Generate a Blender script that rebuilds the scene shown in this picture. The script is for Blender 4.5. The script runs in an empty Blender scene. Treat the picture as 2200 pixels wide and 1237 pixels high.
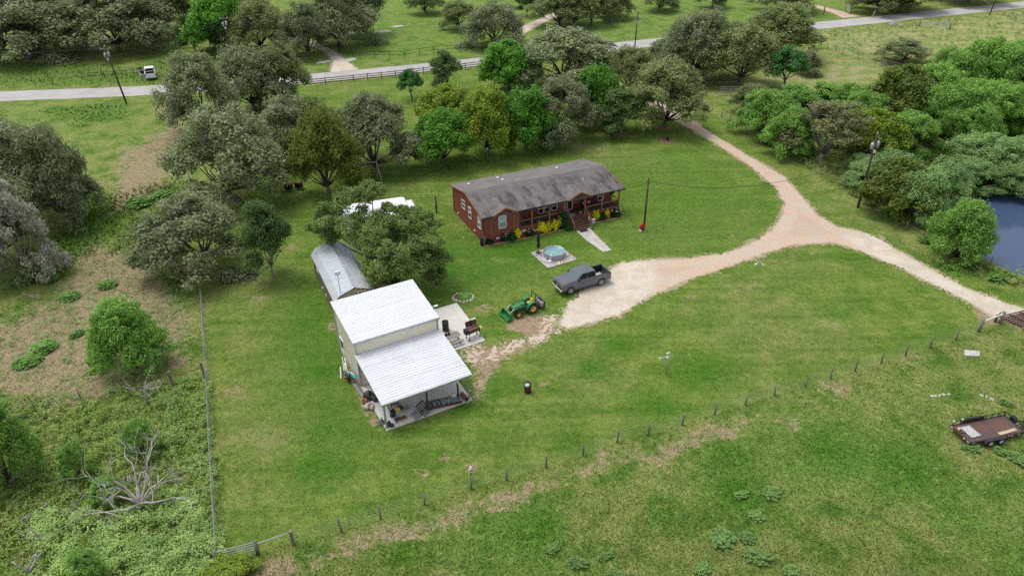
import bpy, math, random
import numpy as np
from mathutils import Vector, Matrix
R = math.radians
sc = bpy.context.scene
col = sc.collection
# ------------------------------------------------------------------ camera, sky, sun, exposure
CAM_H, PITCH, ROLL, FPX = 40.813, R(31.748), R(-0.836), 1584.3
cam = bpy.data.cameras.new('camera'); cam_ob = bpy.data.objects.new('camera', cam); col.objects.link(cam_ob)
cam.sensor_width = 36; cam.lens = 36 * FPX / 2200; cam.clip_end = 8000; cam.clip_start = .5
_c, _s = math.cos(PITCH), math.sin(PITCH); _cr, _sr = math.cos(ROLL), math.sin(ROLL)
_r0, _u0, _b0 = Vector((1, 0, 0)), Vector((0, _s, _c)), Vector((0, -_c, _s))
_rt, _up = _r0 * _cr + _u0 * _sr, _u0 * _cr - _r0 * _sr
cam_ob.matrix_world = Matrix(((_rt.x, _up.x, _b0.x, 0), (_rt.y, _up.y, _b0.y, 0), (_rt.z, _up.z, _b0.z, CAM_H), (0, 0, 0, 1)))
sc.camera = cam_ob
SUN = Vector((-.34, .22, 1.0)).normalized()
w = bpy.data.worlds.new('World'); sc.world = w; w.use_nodes = True
nt = w.node_tree; bg = nt.nodes['Background']
sky = nt.nodes.new('ShaderNodeTexSky'); sky.sky_type = 'NISHITA'; sky.sun_disc = False
sky.sun_elevation = math.asin(SUN.z); sky.sun_rotation = math.atan2(SUN.x, SUN.y)
sky.air_density = 1.0; sky.dust_density = 3.0; sky.ozone_density = 1.0
hs = nt.nodes.new('ShaderNodeHueSaturation'); hs.inputs['Saturation'].default_value = .38     # thin white overcast
nt.links.new(sky.outputs[0], hs.inputs['Color']); nt.links.new(hs.outputs[0], bg.inputs[0]); bg.inputs[1].default_value = .15
sl = bpy.data.lights.new('sun', 'SUN'); sl.energy = .85; sl.angle = R(24); sl.color = (1, .96, .9)
so = bpy.data.objects.new('sun', sl); col.objects.link(so); so.rotation_euler = SUN.to_track_quat('Z', 'Y').to_euler(); so.location = (0, 60, 90)
vs = sc.view_settings; vs.view_transform = 'Standard'; vs.look = 'None'; vs.exposure = .55; vs.gamma = 1; vs.use_curve_mapping = False
sc.cycles.max_bounces = 5; sc.cycles.diffuse_bounces = 3; sc.cycles.transparent_max_bounces = 4; sc.cycles.use_denoising = False
T = {'TREES': [('live', -104.42, 163.11, 13.42, 21.44, 'wide grey live oak between the dirt track and the tree cut by the edge'), ('live', -111.25, 165.84, 12.72, 16.06, 'grey live oak cut by the photo edge above the left end of the road'), ('live', -87.85, 170.18, 14.26, 24.42, 'big dark live oak with leaning trunks behind the leaning power pole'), ('post', -104.32, 176.72, 13.59, 19.81, 'dark oak behind the grey live oaks, left of the dirt track'), ('post', -78.76, 186.81, 11.75, 15.66, 'shaded dark oak behind the small olive tree across the road'), ('post', -85.34, 184.79, 13.59, 17.03, 'dark oak with its foot in the tall grass straight behind the white pickup'), ('bright', -63.46, 167.13, 12.6, 12.75, 'bright lime green tree among dark oaks across the road'), ('slim', -68.88, 165.82, 8.09, 7.21, 'small olive tree left of the bright lime green tree'), ('post', -54.3, 165.39, 10.44, 14.67, 'olive oak left of the driveway mouth across the road'), ('post', -66.38, 191.04, 10.44, 16.93, 'dark oak far behind the bright lime green tree'), ('live', -43.51, 161.64, 10.74, 11.31, 'pale olive oak at the left edge of the driveway across the road'), ('live', -37.73, 169.77, 13.6, 17.59, 'large live oak with a thick forked trunk right of the driveway across the road'), ('slim', -35.36, 181.2, 11.67, 10.14, 'slim oak in the far lawn, left one of the pair with bare trunks'), ('slim', -33.75, 181.58, 11.35, 10.74, 'slim oak in the far lawn, right one of the pair with bare trunks'), ('post', -21.63, 204.5, 6.89, 9.26, 'dark oak at the top edge above the long far lawn'), ('post', -11.98, 185.53, 6.48, 8.65, 'small dark round oak left of the tan oak by the far corner fence'), ('live', -3.07, 168.99, 9.06, 14.27, 'tan green oak at the far fence corner beside the curving drive'), ('slim', 4.88, 199.22, 6.79, 5.39, 'tiny dark tree at the top edge left of the curving drive'), ('post', 12.89, 186.93, 8.96, 13.92, 'dark oak overhanging the curving drive across the road'), ('post', 20.56, 188.47, 9.09, 10.41, 'dark oak standing right of the curving drive, nearest the transformer pole'), ('post', 26.95, 195.49, 8.06, 9.54, 'oak at the top edge straight above the transformer pole'), ('post', 39.9, 203.74, 6.48, 9.35, 'oak at the top edge left of the second far pole'), ('slim', 54.82, 207.51, 7.21, 8.27, 'slim multi stemmed tree at the top edge of the wide green field'), ('post', 72.59, 201.43, 6.44, 15.13, 'dark spreading oak at the top edge left of the sandy lane'), ('post', 95.14, 198.11, 9.72, 15.52, 'dark dense oak by the white gate at the sandy lane'), ('post', 102.88, 199.3, 9.5, 15.83, 'dark dense oak right of the one by the white gate'), ('post', 123.58, 208.76, 9.09, 17.08, 'dark oak behind the road at the top right'), ('live', -48.58, 113.96, 12.45, 11.99, 'olive oak with a leaning trunk, left front of the clump before the road'), ('live', -44.56, 125.85, 10.16, 12.37, 'grey oak in the middle of the clump before the road, hiding a pole'), ('post', -40.55, 129.81, 9.72, 10.31, 'oak with open crown at the left end of the dark board fence'), ('live', -35.86, 88.91, 12.23, 14.71, 'broad live oak with twin leaning trunks behind the light pole'), ('live', -31.81, 102.48, 9.15, 9.8, 'dark oak between the twin trunk live oak and the cedar'), ('post', -28.0, 103.24, 8.64, 7.59, 'dark oak behind the yellow green cedar'), ('cedar', -24.34, 90.71, 11.3, 9.05, 'yellow green cedar with drooping sprays behind the big shade oak'), ('live', -18.96, 99.0, 10.47, 12.14, 'grey mossy oak with forked trunks left of the round green trees'), ('bright', -9.5, 100.2, 7.57, 8.59, 'round vivid green tree nearest the back of the brown house'), ('yell', -9.81, 111.92, 7.71, 9.03, 'yellow green tree behind the round vivid green tree'), ('yell', -3.43, 102.84, 9.73, 8.36, 'yellow green tree with mottled dark foliage in the row behind the house'), ('bright', 2.27, 105.42, 8.79, 8.69, 'dense bright green tree right of the mottled yellow green tree'), ('live', 8.04, 108.92, 9.37, 11.48, 'grey brown oak with a single clear trunk behind the house'), ('bright', 13.95, 115.9, 9.07, 7.97, 'bright green tree with dark trunk in a mulch ring behind the grey brown oak'), ('slim', 17.47, 111.63, 6.88, 7.58, 'deep green young tree with pale trunk left of the drive'), ('post', 24.68, 114.11, 10.04, 12.33, 'oak with two trunks on a mulch ring beside the gravel drive'), ('post', 21.54, 131.48, 8.19, 8.8, 'dark oak behind the deep green young tree'), ('live', 10.12, 136.89, 10.03, 21.43, 'huge grey live oak between the road and the row of round trees'), ('bright', -0.07, 136.22, 8.41, 9.89, 'bright green tree at the left flank of the huge grey live oak'), ('slim', -11.58, 135.91, 7.11, 5.57, 'slim open tree by the board fence, right one of two'), ('bslim', -17.46, 130.33, 5.36, 4.52, 'little green lollipop tree by the board fence, left one of two'), ('live', 35.54, 141.71, 11.84, 14.94, 'live oak at the left of the dark clump where the drive meets the road'), ('post', 42.54, 137.06, 10.49, 14.13, 'dark oak at the front of the clump right of the drive mouth'), ('post', 55.6, 154.23, 10.53, 14.93, 'dark oak at the right end of the clump along the road'), ('live', 32.23, 155.53, 4.14, 6.67, 'small grey scrubby oak at the left foot of the dark clump'), ('bslim', 49.74, 132.07, 7.8, 7.23, 'small rich green tree at the edge of the dry clearing'), ('live', 57.54, 143.12, 4.27, 5.45, 'small grey scrub tree right of the rich green tree'), ('post', 40.42, 120.3, 4.86, 7.15, 'low olive oak over the pipe panel near the thicket'), ('live', 79.7, 151.09, 4.4, 9.8, 'lone dark bush like oak in the fenced weedy field'), ('live', -60.87, 84.23, 12.19, 13.56, 'tall grey live oak at the left edge with pale hanging limbs'), ('live', -55.08, 83.0, 11.88, 8.48, 'grey live oak at the right of the left edge clump'), ('live', -57.03, 71.85, 12.58, 11.2, 'dark grey live oak cut by the photo edge'), ('mossy', -52.09, 69.19, 11.05, 6.77, 'pale silvery mossy oak at the front of the left edge clump'), ('live', -34.73, 70.69, 8.23, 11.94, 'wide low live oak over the left wire fence'), ('slim', -25.81, 68.74, 8.84, 4.88, 'upright small oak alone on the grass left of the metal shed'), ('shade', -14.02, 67.43, 9.87, 14.55, 'huge spreading shade oak over the metal roofed shed'), ('mesb', -34.26, 53.32, 6.82, 6.76, 'feathery green mesquite bush standing alone in the dry left field'), ('mesb', -37.75, 39.63, 7.19, 5.39, 'feathery mesquite bush at the left edge above the brush logs'), ('mesq', -28.8, 42.22, 3.31, 3.12, 'small feathery mesquite behind the fallen dead tree'), ('mesq', -32.71, 40.0, 3.01, 2.71, 'small mesquite left of the fallen dead tree'), ('mesq', -29.21, 37.4, 2.19, 2.65, 'mesquite sapling growing through the dead branches'), ('mesq', -27.1, 30.26, 3.1, 2.86, 'pale mesquite sapling at the bottom edge among weeds'), ('yell', -18.41, 30.12, 1.55, 3.69, 'low lime green bush at the bottom edge by the tube gate'), ('greyt', 44.42, 99.02, 8.37, 11.34, 'pale olive tree with bare grey twigs before the thicket'), ('olive', 60.91, 111.49, 9.49, 10.53, 'dark olive tree standing out of the mesquite thicket'), ('yell', 52.33, 101.03, 6.49, 8.26, 'yellow green tree right behind the tall leaning pole'), ('olive', 47.56, 82.24, 6.58, 8.48, 'dark round tree with yellow flower tips at the pond bank'), ('mesb', 49.24, 71.03, 6.63, 7.72, 'lime green mesquite leaning over the pond corner'), ('mesq', 39.63, 110.28, 6.75, 10.69, '#thicket'), ('mesq', 45.91, 116.09, 5.68, 9.58, '#thicket'), ('mesq', 51.38, 118.62, 5.2, 9.88, '#thicket'), ('mesq', 57.16, 119.55, 4.73, 10.11, '#thicket'), ('mesq', 40.71, 102.4, 6.49, 8.57, '#thicket'), ('mesq', 50.32, 107.8, 5.76, 10.0, '#thicket'), ('mesq', 54.65, 109.66, 6.36, 9.41, '#thicket'), ('mesq', 66.61, 113.41, 9.16, 10.95, '#thicket'), ('mesq', 57.87, 101.73, 6.11, 9.04, '#thicket'), ('mesq', 71.02, 117.75, 10.32, 12.36, '#thicket'), ('mesq', 77.52, 119.83, 11.52, 12.79, '#thicket'), ('mesq', 83.51, 120.78, 10.66, 13.13, '#thicket'), ('mesq', 88.13, 119.35, 10.58, 13.26, '#thicket'), ('mesq', 64.32, 107.22, 8.04, 9.59, '#thicket'), ('mesq', 68.5, 107.05, 8.9, 10.62, '#thicket'), ('mesq', 73.36, 106.85, 8.26, 10.81, '#thicket'), ('mesq', 78.2, 106.65, 8.39, 11.01, '#thicket'), ('mesq', 65.01, 103.68, 5.72, 6.84, '#thicket'), ('mesq', 67.55, 101.35, 6.79, 7.66, '#thicket'), ('mesq2', 47.56, 89.67, 3.78, 7.98, '#bank'), ('mesq2', 48.55, 86.72, 6.16, 8.54, '#bank'), ('mesq2', 49.0, 80.64, 6.25, 8.18, '#bank'), ('mesq2', 53.73, 84.45, 5.27, 7.88, '#bank'), ('mesq2', 63.26, 94.59, 5.19, 8.81, '#bank'), ('mesq2', 65.09, 92.11, 5.78, 9.54, '#bank'), ('mesq2', 68.79, 91.98, 5.53, 9.69, '#bank'), ('mesq2', 60.7, 89.21, 4.0, 6.88, '#bank'), ('mesq2', 65.26, 88.6, 3.87, 7.78, '#bank'), ('mesq2', 71.08, 89.59, 5.06, 10.46, '#bank'), ('mesq2', 48.03, 93.53, 2.93, 5.98, '#bank'), ('mesq2', 72.97, 92.61, 5.95, 10.75, '#bank'), ('post', -165.82, 247.99, 12.06, 28.51, '#far'), ('post', -150.48, 246.77, 11.7, 27.64, '#far'), ('post', -133.77, 245.45, 11.3, 26.75, '#far'), ('post', -114.22, 243.91, 10.89, 25.79, '#far'), ('post', -94.9, 242.38, 10.49, 24.95, '#far'), ('post', -75.8, 240.87, 10.17, 24.22, '#far'), ('post', -56.91, 239.37, 9.9, 23.61, '#far'), ('post', -69.97, 240.41, 10.08, 24.02, '#far'), ('post', -38.23, 237.9, 9.68, 23.14, '#far'), ('post', -20.46, 245.96, 9.81, 18.95, '#far'), ('post', -7.33, 244.88, 9.72, 18.81, '#far'), ('post', 8.58, 243.58, 9.68, 18.72, '#far'), ('post', 30.02, 241.82, 9.68, 18.71, '#far'), ('post', 48.38, 240.32, 9.72, 18.82, '#far'), ('post', 66.54, 238.83, 9.86, 19.03, '#far')], 'POLY': {'lawn': [(-35.0, 72.78), (-32.73, 66.73), (-27.35, 52.35), (-22.98, 40.86), (-19.98, 33.09), (-17.1, 32.85), (-15.03, 33.58), (-11.97, 34.46), (-9.43, 35.51), (-6.48, 36.75), (-3.21, 38.14), (-0.62, 39.0), (2.37, 40.16), (5.25, 41.38), (8.06, 42.69), (10.65, 43.58), (13.52, 44.6), (16.44, 45.82), (19.26, 46.91), (22.05, 48.04), (27.59, 50.22), (32.9, 52.27), (38.34, 54.38), (44.03, 56.82), (50.34, 60.08), (54.63, 62.52), (46.24, 70.38), (42.32, 79.6), (40.22, 98.83), (32.85, 125.61), (22.48, 159.08), (-8.76, 149.93), (-39.94, 138.77), (-39.09, 125.1), (-37.59, 105.48), (-34.93, 87.45), (-31.33, 83.27), (-34.15, 72.75)], 'leftfield': [(-88.06, 92.18), (-58.85, 80.36), (-62.62, 106.46), (-62.87, 130.05), (-57.16, 125.92), (-48.99, 105.93), (-45.88, 90.72), (-43.34, 79.87), (-39.26, 69.81), (-35.21, 72.79), (-32.73, 66.73), (-27.35, 52.35), (-19.98, 33.09), (-18.13, 30.18), (-45.27, 30.64)], 'verge': [(-118.13, 132.61), (-92.97, 133.06), (-64.66, 135.61), (-61.49, 128.67), (-55.33, 112.13), (-62.62, 106.46), (-58.85, 80.36), (-88.06, 92.18)], 'weedzone': [(-53.43, 45.64), (-40.22, 49.43), (-32.11, 50.19), (-27.2, 51.55), (-23.05, 40.86), (-20.05, 33.28), (-17.71, 28.84), (-41.22, 29.22)], 'densew1': [(-30.02, 48.0), (-27.05, 51.35), (-20.3, 33.86), (-17.81, 29.17), (-23.7, 29.27), (-26.06, 37.25), (-25.41, 40.91)], 'densew2': [(-33.5, 36.12), (-28.19, 36.02), (-24.02, 38.09), (-20.11, 33.47), (-17.81, 29.17), (-30.78, 29.38)], 'tanA': [(-50.76, 77.71), (-45.8, 75.28), (-40.54, 72.94), (-34.38, 64.93), (-31.45, 59.76), (-29.32, 53.07), (-32.23, 52.46), (-34.55, 49.31), (-37.86, 46.42), (-43.57, 48.3), (-52.24, 55.72), (-50.08, 61.88), (-48.11, 67.15)], 'tanB': [(-61.18, 106.41), (-57.45, 116.51), (-61.91, 128.69), (-57.16, 125.92), (-48.84, 105.92), (-46.11, 93.77), (-46.58, 87.85), (-48.46, 83.83), (-52.0, 82.65), (-55.05, 91.03)], 'tanE': [(-64.53, 134.2), (-56.97, 127.18), (-49.34, 107.87), (-52.2, 106.05)], 'tanC': [(-17.53, 30.17), (-16.89, 32.11), (-12.87, 33.54), (-9.34, 34.85), (-3.55, 36.74), (2.57, 39.31), (8.07, 41.62), (11.49, 42.67), (18.98, 46.05), (21.35, 46.28), (14.17, 41.59), (11.74, 40.17), (6.77, 39.7), (2.48, 37.59), (-0.23, 35.71), (-7.81, 33.45), (-11.91, 31.84), (-13.95, 30.11)], 'tanD': [(37.75, 130.7), (41.57, 140.77), (49.06, 141.96), (55.94, 146.5), (65.84, 155.88), (70.97, 154.11), (73.3, 148.29), (76.07, 143.13), (68.21, 136.37), (55.94, 131.21), (44.8, 127.66)], 'tanF': [(-39.01, 69.8), (-34.27, 68.68), (-31.09, 74.84), (-32.24, 79.52), (-32.55, 72.71), (-36.41, 71.77)], 'tanG': [(-35.81, 90.37), (-29.03, 93.16), (-28.3, 90.1), (-32.09, 85.97)], 'dirt1': [(-17.39, 60.21), (-16.39, 59.78), (-15.04, 54.82), (-13.71, 52.03), (-12.36, 48.2), (-11.03, 45.85), (-10.57, 44.45), (-11.42, 44.64), (-12.76, 47.03), (-14.19, 50.73), (-15.22, 53.42)], 'dirt2': [(-0.73, 58.98), (0.42, 60.56), (2.73, 60.83), (4.05, 59.65), (4.4, 57.9), (2.15, 57.35), (-0.06, 58.02)], 'dirt3': [(-15.28, 68.14), (-13.04, 68.28), (-12.21, 65.69), (-14.45, 64.39)], 'dirt4': [(-5.0, 54.22), (-4.01, 56.15), (-1.82, 56.09), (0.37, 56.78), (3.06, 57.94), (4.39, 57.67), (2.07, 55.12), (-0.52, 53.07), (-1.75, 50.77), (-2.31, 48.58), (-3.16, 46.82), (-3.78, 48.62), (-3.83, 51.8)], 'dirt5': [(45.82, 61.46), (47.27, 60.33), (47.17, 58.54), (46.07, 57.39), (44.95, 58.6)], 'lush1': [(-23.1, 68.37), (-19.67, 66.36), (-16.56, 57.82), (-13.65, 48.84), (-10.6, 44.19), (-12.22, 40.65), (-14.25, 40.21), (-17.48, 44.87), (-20.89, 52.2), (-23.24, 61.18)], 'lush2': [(-14.07, 72.16), (-8.28, 78.76), (-3.16, 75.11), (2.88, 78.41), (8.12, 74.76), (5.24, 71.59), (0.01, 67.71), (-4.81, 64.13), (-7.56, 62.45), (-10.5, 68.01)], 'lush3': [(10.34, 99.97), (27.8, 102.91), (32.99, 87.97), (30.98, 81.23), (24.64, 74.26), (12.25, 73.53), (13.34, 81.81)], 'lush4': [(-136.96, 172.18), (-99.83, 162.1), (-78.06, 153.62), (-77.31, 168.74), (-46.69, 166.98), (-43.91, 155.33), (-67.21, 143.17), (-116.51, 142.54)], 'lush5': [(-82.1, 127.04), (-70.9, 133.12), (-65.17, 123.8), (-71.0, 119.33)], 'lush6': [(-56.64, 91.09), (-50.93, 90.89), (-49.67, 93.9), (-46.09, 94.55), (-42.97, 86.33), (-46.62, 86.45), (-48.48, 82.53), (-48.54, 75.36), (-50.68, 71.15), (-52.16, 68.22), (-55.0, 73.37), (-54.88, 81.47)], 'lush7': [(-48.16, 84.48), (-45.45, 85.06), (-42.37, 77.45), (-46.09, 74.73)], 'shrubgreen': [(-9.33, 35.26), (-3.54, 36.4), (3.24, 38.93), (14.06, 41.1), (22.51, 45.12), (30.48, 46.08), (46.72, 50.61), (34.01, 27.99), (-11.88, 28.74)], 'yards': [(-55.61, 185.35), (-43.05, 151.76), (-5.26, 160.65), (23.9, 170.37), (75.32, 189.54), (97.37, 199.1), (88.48, 245.19), (-81.06, 259.51)], 'gold': [(71.55, 177.34), (89.46, 180.99), (132.05, 196.67), (120.89, 161.27), (93.61, 155.07), (77.54, 145.35), (69.94, 164.27)], 'drive': [(18.18, 141.97), (20.97, 139.96), (26.99, 129.04), (29.28, 122.01), (31.95, 111.65), (35.13, 102.07), (37.95, 93.9), (38.24, 84.29), (38.23, 82.29), (39.31, 79.08), (42.42, 77.16), (43.31, 74.81), (44.55, 71.17), (46.25, 67.37), (47.31, 64.69), (48.74, 62.94), (52.05, 59.87), (49.68, 56.76), (46.73, 58.55), (45.72, 61.72), (44.52, 63.95), (42.73, 67.28), (40.66, 70.55), (38.27, 73.62), (37.03, 74.55), (32.64, 74.24), (28.87, 72.38), (24.83, 69.98), (19.91, 67.44), (14.85, 64.04), (10.75, 60.29), (8.58, 59.37), (5.07, 57.89), (4.23, 58.85), (5.25, 62.54), (6.67, 64.9), (9.47, 68.42), (11.95, 71.19), (15.66, 71.71), (19.86, 71.9), (24.36, 73.16), (26.88, 74.64), (30.58, 78.02), (33.29, 82.19), (34.68, 85.64), (35.01, 90.57), (33.53, 98.74), (30.89, 107.19), (27.1, 116.91), (24.52, 124.21), (18.36, 133.03)], 'drivewhite': [(38.39, 76.7), (42.52, 77.4), (52.65, 60.85), (49.74, 56.15), (44.76, 63.49), (40.66, 70.55)], 'drivewhite2': [(3.92, 57.3), (4.77, 63.87), (9.63, 68.91), (12.49, 71.38), (15.66, 71.71), (15.9, 67.26), (13.21, 62.76), (8.96, 58.73)], 'driveB': [(-4.98, 53.87), (-4.46, 56.38), (-1.83, 56.31), (2.16, 57.73), (2.72, 60.5), (7.15, 63.81), (5.07, 57.89), (3.2, 56.19), (0.34, 54.8), (-2.19, 52.43), (-2.91, 48.6), (-3.65, 47.41), (-3.42, 51.79)], 'laneA': [(-51.44, 181.26), (-45.49, 174.97), (-38.8, 167.75), (-33.87, 157.7), (-30.2, 151.07), (-36.15, 148.67), (-37.34, 157.9), (-41.47, 166.68), (-48.87, 176.51), (-53.84, 182.83)], 'laneB': [(-2.26, 159.71), (-0.46, 170.54), (1.82, 185.15), (8.56, 197.85), (12.81, 205.05), (13.04, 198.66), (8.59, 190.29), (3.27, 178.34), (1.96, 163.37), (3.73, 160.91)], 'laneC': [(74.51, 227.51), (81.78, 212.5), (87.69, 197.48), (89.04, 193.47), (83.52, 191.66), (83.43, 196.64), (80.39, 210.67), (71.95, 223.4)], 'laneD': [(-116.67, 217.28), (-111.38, 210.73), (-98.45, 188.05), (-92.28, 176.0), (-94.06, 176.11), (-100.81, 188.2), (-112.78, 207.85)], 'pond': [(58.06, 85.96), (61.33, 87.56), (67.36, 88.52), (75.5, 88.83), (87.41, 86.08), (73.19, 65.64), (58.22, 58.25), (56.02, 62.48), (55.49, 66.62), (54.76, 68.31), (53.81, 70.16), (53.08, 72.08), (54.11, 76.21)], 'slabtop': [(40.83, 53.67), (42.28, 53.99), (42.35, 53.5), (40.89, 52.97)], 'bank': [(37.62, 113.56), (40.03, 102.43), (42.66, 94.53), (44.89, 85.85), (46.59, 77.27), (48.85, 69.48), (50.12, 63.71), (52.65, 60.85), (54.4, 65.23), (53.02, 69.67), (52.86, 75.09), (56.04, 84.37), (62.21, 89.15), (74.57, 90.22), (93.41, 119.12), (69.52, 117.82), (59.17, 120.66), (47.59, 121.19)]}, 'ROADC': [(-128.92, 133.38), (-94.89, 136.35), (-66.07, 139.16), (-40.05, 144.94), (-5.63, 155.78), (23.23, 166.61), (73.19, 183.53), (137.0, 204.95), (185.64, 220.19)], 'FB': [(-15.03, 33.58), (-11.97, 34.46), (-9.43, 35.51), (-6.48, 36.75), (-3.21, 38.14), (-0.62, 39.0), (2.37, 40.16), (5.25, 41.38), (8.06, 42.69), (10.65, 43.58), (13.52, 44.6), (16.44, 45.82), (19.26, 46.91), (22.05, 48.04), (25.03, 49.14), (27.59, 50.22), (30.11, 51.13), (32.9, 52.27), (35.61, 53.38), (38.34, 54.38), (41.25, 55.54), (44.03, 56.82)], 'FL': [(-34.18, 70.17), (-31.82, 63.97), (-29.88, 58.93), (-28.15, 54.42), (-26.59, 50.38), (-24.57, 45.02), (-22.81, 40.38), (-21.25, 36.31), (-19.8, 32.53)], 'FROAD': [(-46.41, 136.74), (-42.54, 138.6), (-40.16, 139.68), (-35.17, 141.25), (-30.09, 142.85), (-24.91, 144.49), (-19.65, 146.32), (-14.29, 148.53), (-8.78, 150.28), (-5.04, 151.81)], 'FPIPE': [(-33.72, 161.87), (-31.54, 159.07), (-28.41, 159.27), (-25.26, 159.48), (-22.07, 159.3), (-19.11, 161.43), (-16.22, 162.83), (-13.33, 163.45), (-10.43, 164.08), (-7.91, 164.74), (-5.98, 165.03)], 'FPIPE2': [(-5.98, 165.03), (-7.83, 170.98), (-10.04, 177.78), (-12.04, 184.55)], 'FFIELD': [(68.76, 161.91), (69.79, 159.87), (70.36, 157.52), (72.04, 153.69), (73.88, 149.65), (73.64, 145.22), (74.62, 143.53)], 'FSIDE': [(-27.32, 51.55), (-29.65, 50.32), (-32.89, 49.27), (-36.78, 48.63), (-39.93, 47.27), (-42.37, 46.24)], 'FRIGHT': [(35.22, 118.87), (36.01, 116.52), (36.36, 113.83), (38.44, 106.29), (42.01, 96.71), (43.71, 90.56), (46.76, 77.62), (51.71, 68.69), (53.03, 66.21)], 'GB': [(-19.47, 31.9), (-17.17, 32.67), (-15.03, 33.58)], 'PT': {'burn': (1.22, 48.75), 'spigot': (13.39, 51.2), 'slab': (41.52, 53.45), 'hang': (-3.24, 39.05), 'trackbox': (-29.86, 91.65), 'trackbox2': (-28.62, 92.22), 'swing': (-17.67, 94.64), 'feeder': (-1.3, 102.94), 'feeder2': (-3.29, 102.65), 'ring': (-5.05, 64.14), 'hose': (15.78, 78.73), 'dead1': (-26.66, 36.39), 'dead2': (-30.87, 48.13), 'dead3': (-31.89, 33.68), 'dead4': (-31.55, 31.21), 'log1': (-35.54, 34.53), 'log1b': (-33.33, 37.17), 'log2': (-37.88, 39.73), 'log2b': (-35.74, 40.63), 'wpick': (-71.51, 145.91), 'person': (-71.95, 144.97), 'panel': (39.49, 130.62), 'panel2': (101.26, 180.23), 'wgate': (87.81, 197.47), 'mailbox': (-26.61, 154.39), 'brick': (-11.76, 77.44), 'guardTL': (46.73, 58.55), 'guardBL': (47.39, 57.59), 'guardR': (49.29, 58.32), 'pole_right': (43.7, 83.97), 'sign345': (-63.93, 133.34), 'post1': (44.12, 56.9), 'post2': (46.86, 58.15), 'bird': (27.02, 69.61), 'stone1': (35.93, 47.79), 'stone2': (39.67, 47.46), 'tin': (-3.48, 38.87), 'flag': (-6.26, 59.92), 'bushunder': (-13.11, 68.08), 'deadstick': (-49.86, 65.35), 'whitecup': (-5.31, 81.14), 'ball': (-7.33, 76.72), 'wirepole': (121.14, 192.92), 'lpole': (-39.28, 84.19)}, 'WEEDS': [(4.0, 31.49, 1.7), (5.89, 32.0, 1.19), (13.88, 33.25, 1.92), (15.62, 33.3, 1.39), (15.91, 31.79, 1.71), (16.25, 37.1, 1.23), (18.48, 37.19, 1.47), (16.8, 35.19, 1.21), (12.09, 30.89, 1.33), (2.54, 32.69, 1.32), (34.68, 41.58, 1.03), (35.27, 41.46, 1.29), (37.1, 41.03, 1.3), (37.99, 40.13, 1.73), (40.71, 46.55, 1.4), (17.72, 30.61, 1.36), (6.32, 30.56, 1.3), (-43.2, 67.49, 1.93), (-39.79, 75.1, 3.57), (-36.05, 68.73, 2.21), (-46.16, 65.25, 2.04), (-52.27, 71.71, 3.7), (-48.43, 87.91, 3.42), (-46.23, 89.26, 3.42), (-50.66, 70.14, 4.23), (-42.03, 58.46, 1.57), (-37.13, 56.44, 1.99), (-44.4, 54.11, 2.05), (-44.04, 56.25, 2.34), (50.08, 79.35, 2.58), (49.74, 69.26, 2.98), (51.1, 66.27, 2.35), (47.81, 74.67, 1.85)], 'SHADE': [(-0.35, 3.07, 9.02), (-2.19, 3.57, 8.56), (-4.14, 3.57, 7.51), (-5.34, 2.57, 6.61), (-5.9, 1.57, 5.38), (-4.19, 1.57, 6.44), (-2.19, 0.07, 6.41), (-0.18, -2.93, 5.69), (0.92, -4.93, 4.54), (1.62, -5.43, 4.97), (0.28, -2.93, 6.47), (2.52, -4.43, 6.21), (3.11, -4.43, 4.21), (2.37, -0.93, 6.96), (3.8, 1.07, 6.99), (1.34, 2.57, 6.93), (4.61, -0.43, 6.13), (3.83, -2.43, 5.62), (5.61, -1.43, 5.58), (6.33, -1.43, 3.67), (5.72, -1.43, 1.85), (4.87, -2.43, 3.99), (0.45, 0.07, 7.01), (5.34, 1.07, 6.32), (-1.56, 2.57, 6.33), (2.59, 1.57, 4.85), (-5.22, 3.07, 4.7), (1.17, -4.93, 3.47)], 'BARE': [(-6.99, 39.59, 1.3), (-5.37, 41.24, 0.9), (2.77, 49.71, 1.0), (1.88, 49.54, 0.6), (27.24, 48.65, 2.0), (-5.94, 44.09, 0.7), (-4.52, 45.43, 0.6), (-3.36, 40.23, 0.9), (-26.09, 64.71, 1.2), (-17.32, 59.4, 1.2), (-5.48, 67.87, 1.0), (3.34, 76.05, 0.5), (-8.31, 71.99, 0.5), (-2.85, 62.33, 1.5), (-4.09, 58.27, 1), (18.09, 63.51, 1.2), (35.97, 52.88, 1.4), (22.42, 44.85, 1.8), (16.9, 43.87, 1.8), (11.4, 42.16, 1.6), (-1.06, 36.78, 2.0), (6.92, 41.0, 1.6), (-25.96, 75.8, 1.5), (-28.31, 72.58, 1.3), (-24.67, 49.7, 0.8), (-21.48, 40.83, 0.8)], 'DARK': [(6.96, 52.21, 2.0), (11.87, 46.95, 2.5), (16.33, 51.33, 3.0), (17.67, 52.64, 1.6), (-17.13, 52.11, 3.0), (-14.91, 44.28, 2.5), (-14.71, 40.7, 3.0), (-20.25, 60.28, 2.5), (-4.04, 47.42, 1.5), (-1.73, 49.19, 1.5), (9.91, 55.65, 2), (16.24, 37.32, 3.0), (16.18, 41.05, 2.5), (10.82, 35.3, 2.0), (1.37, 34.66, 2.5), (-7.39, 32.49, 2.0), (29.49, 39.82, 3.0), (24.33, 41.89, 2.5), (-8.03, 62.47, 1.5), (-10.09, 68.98, 2.0), (0.04, 70.71, 2.0)]}
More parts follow.
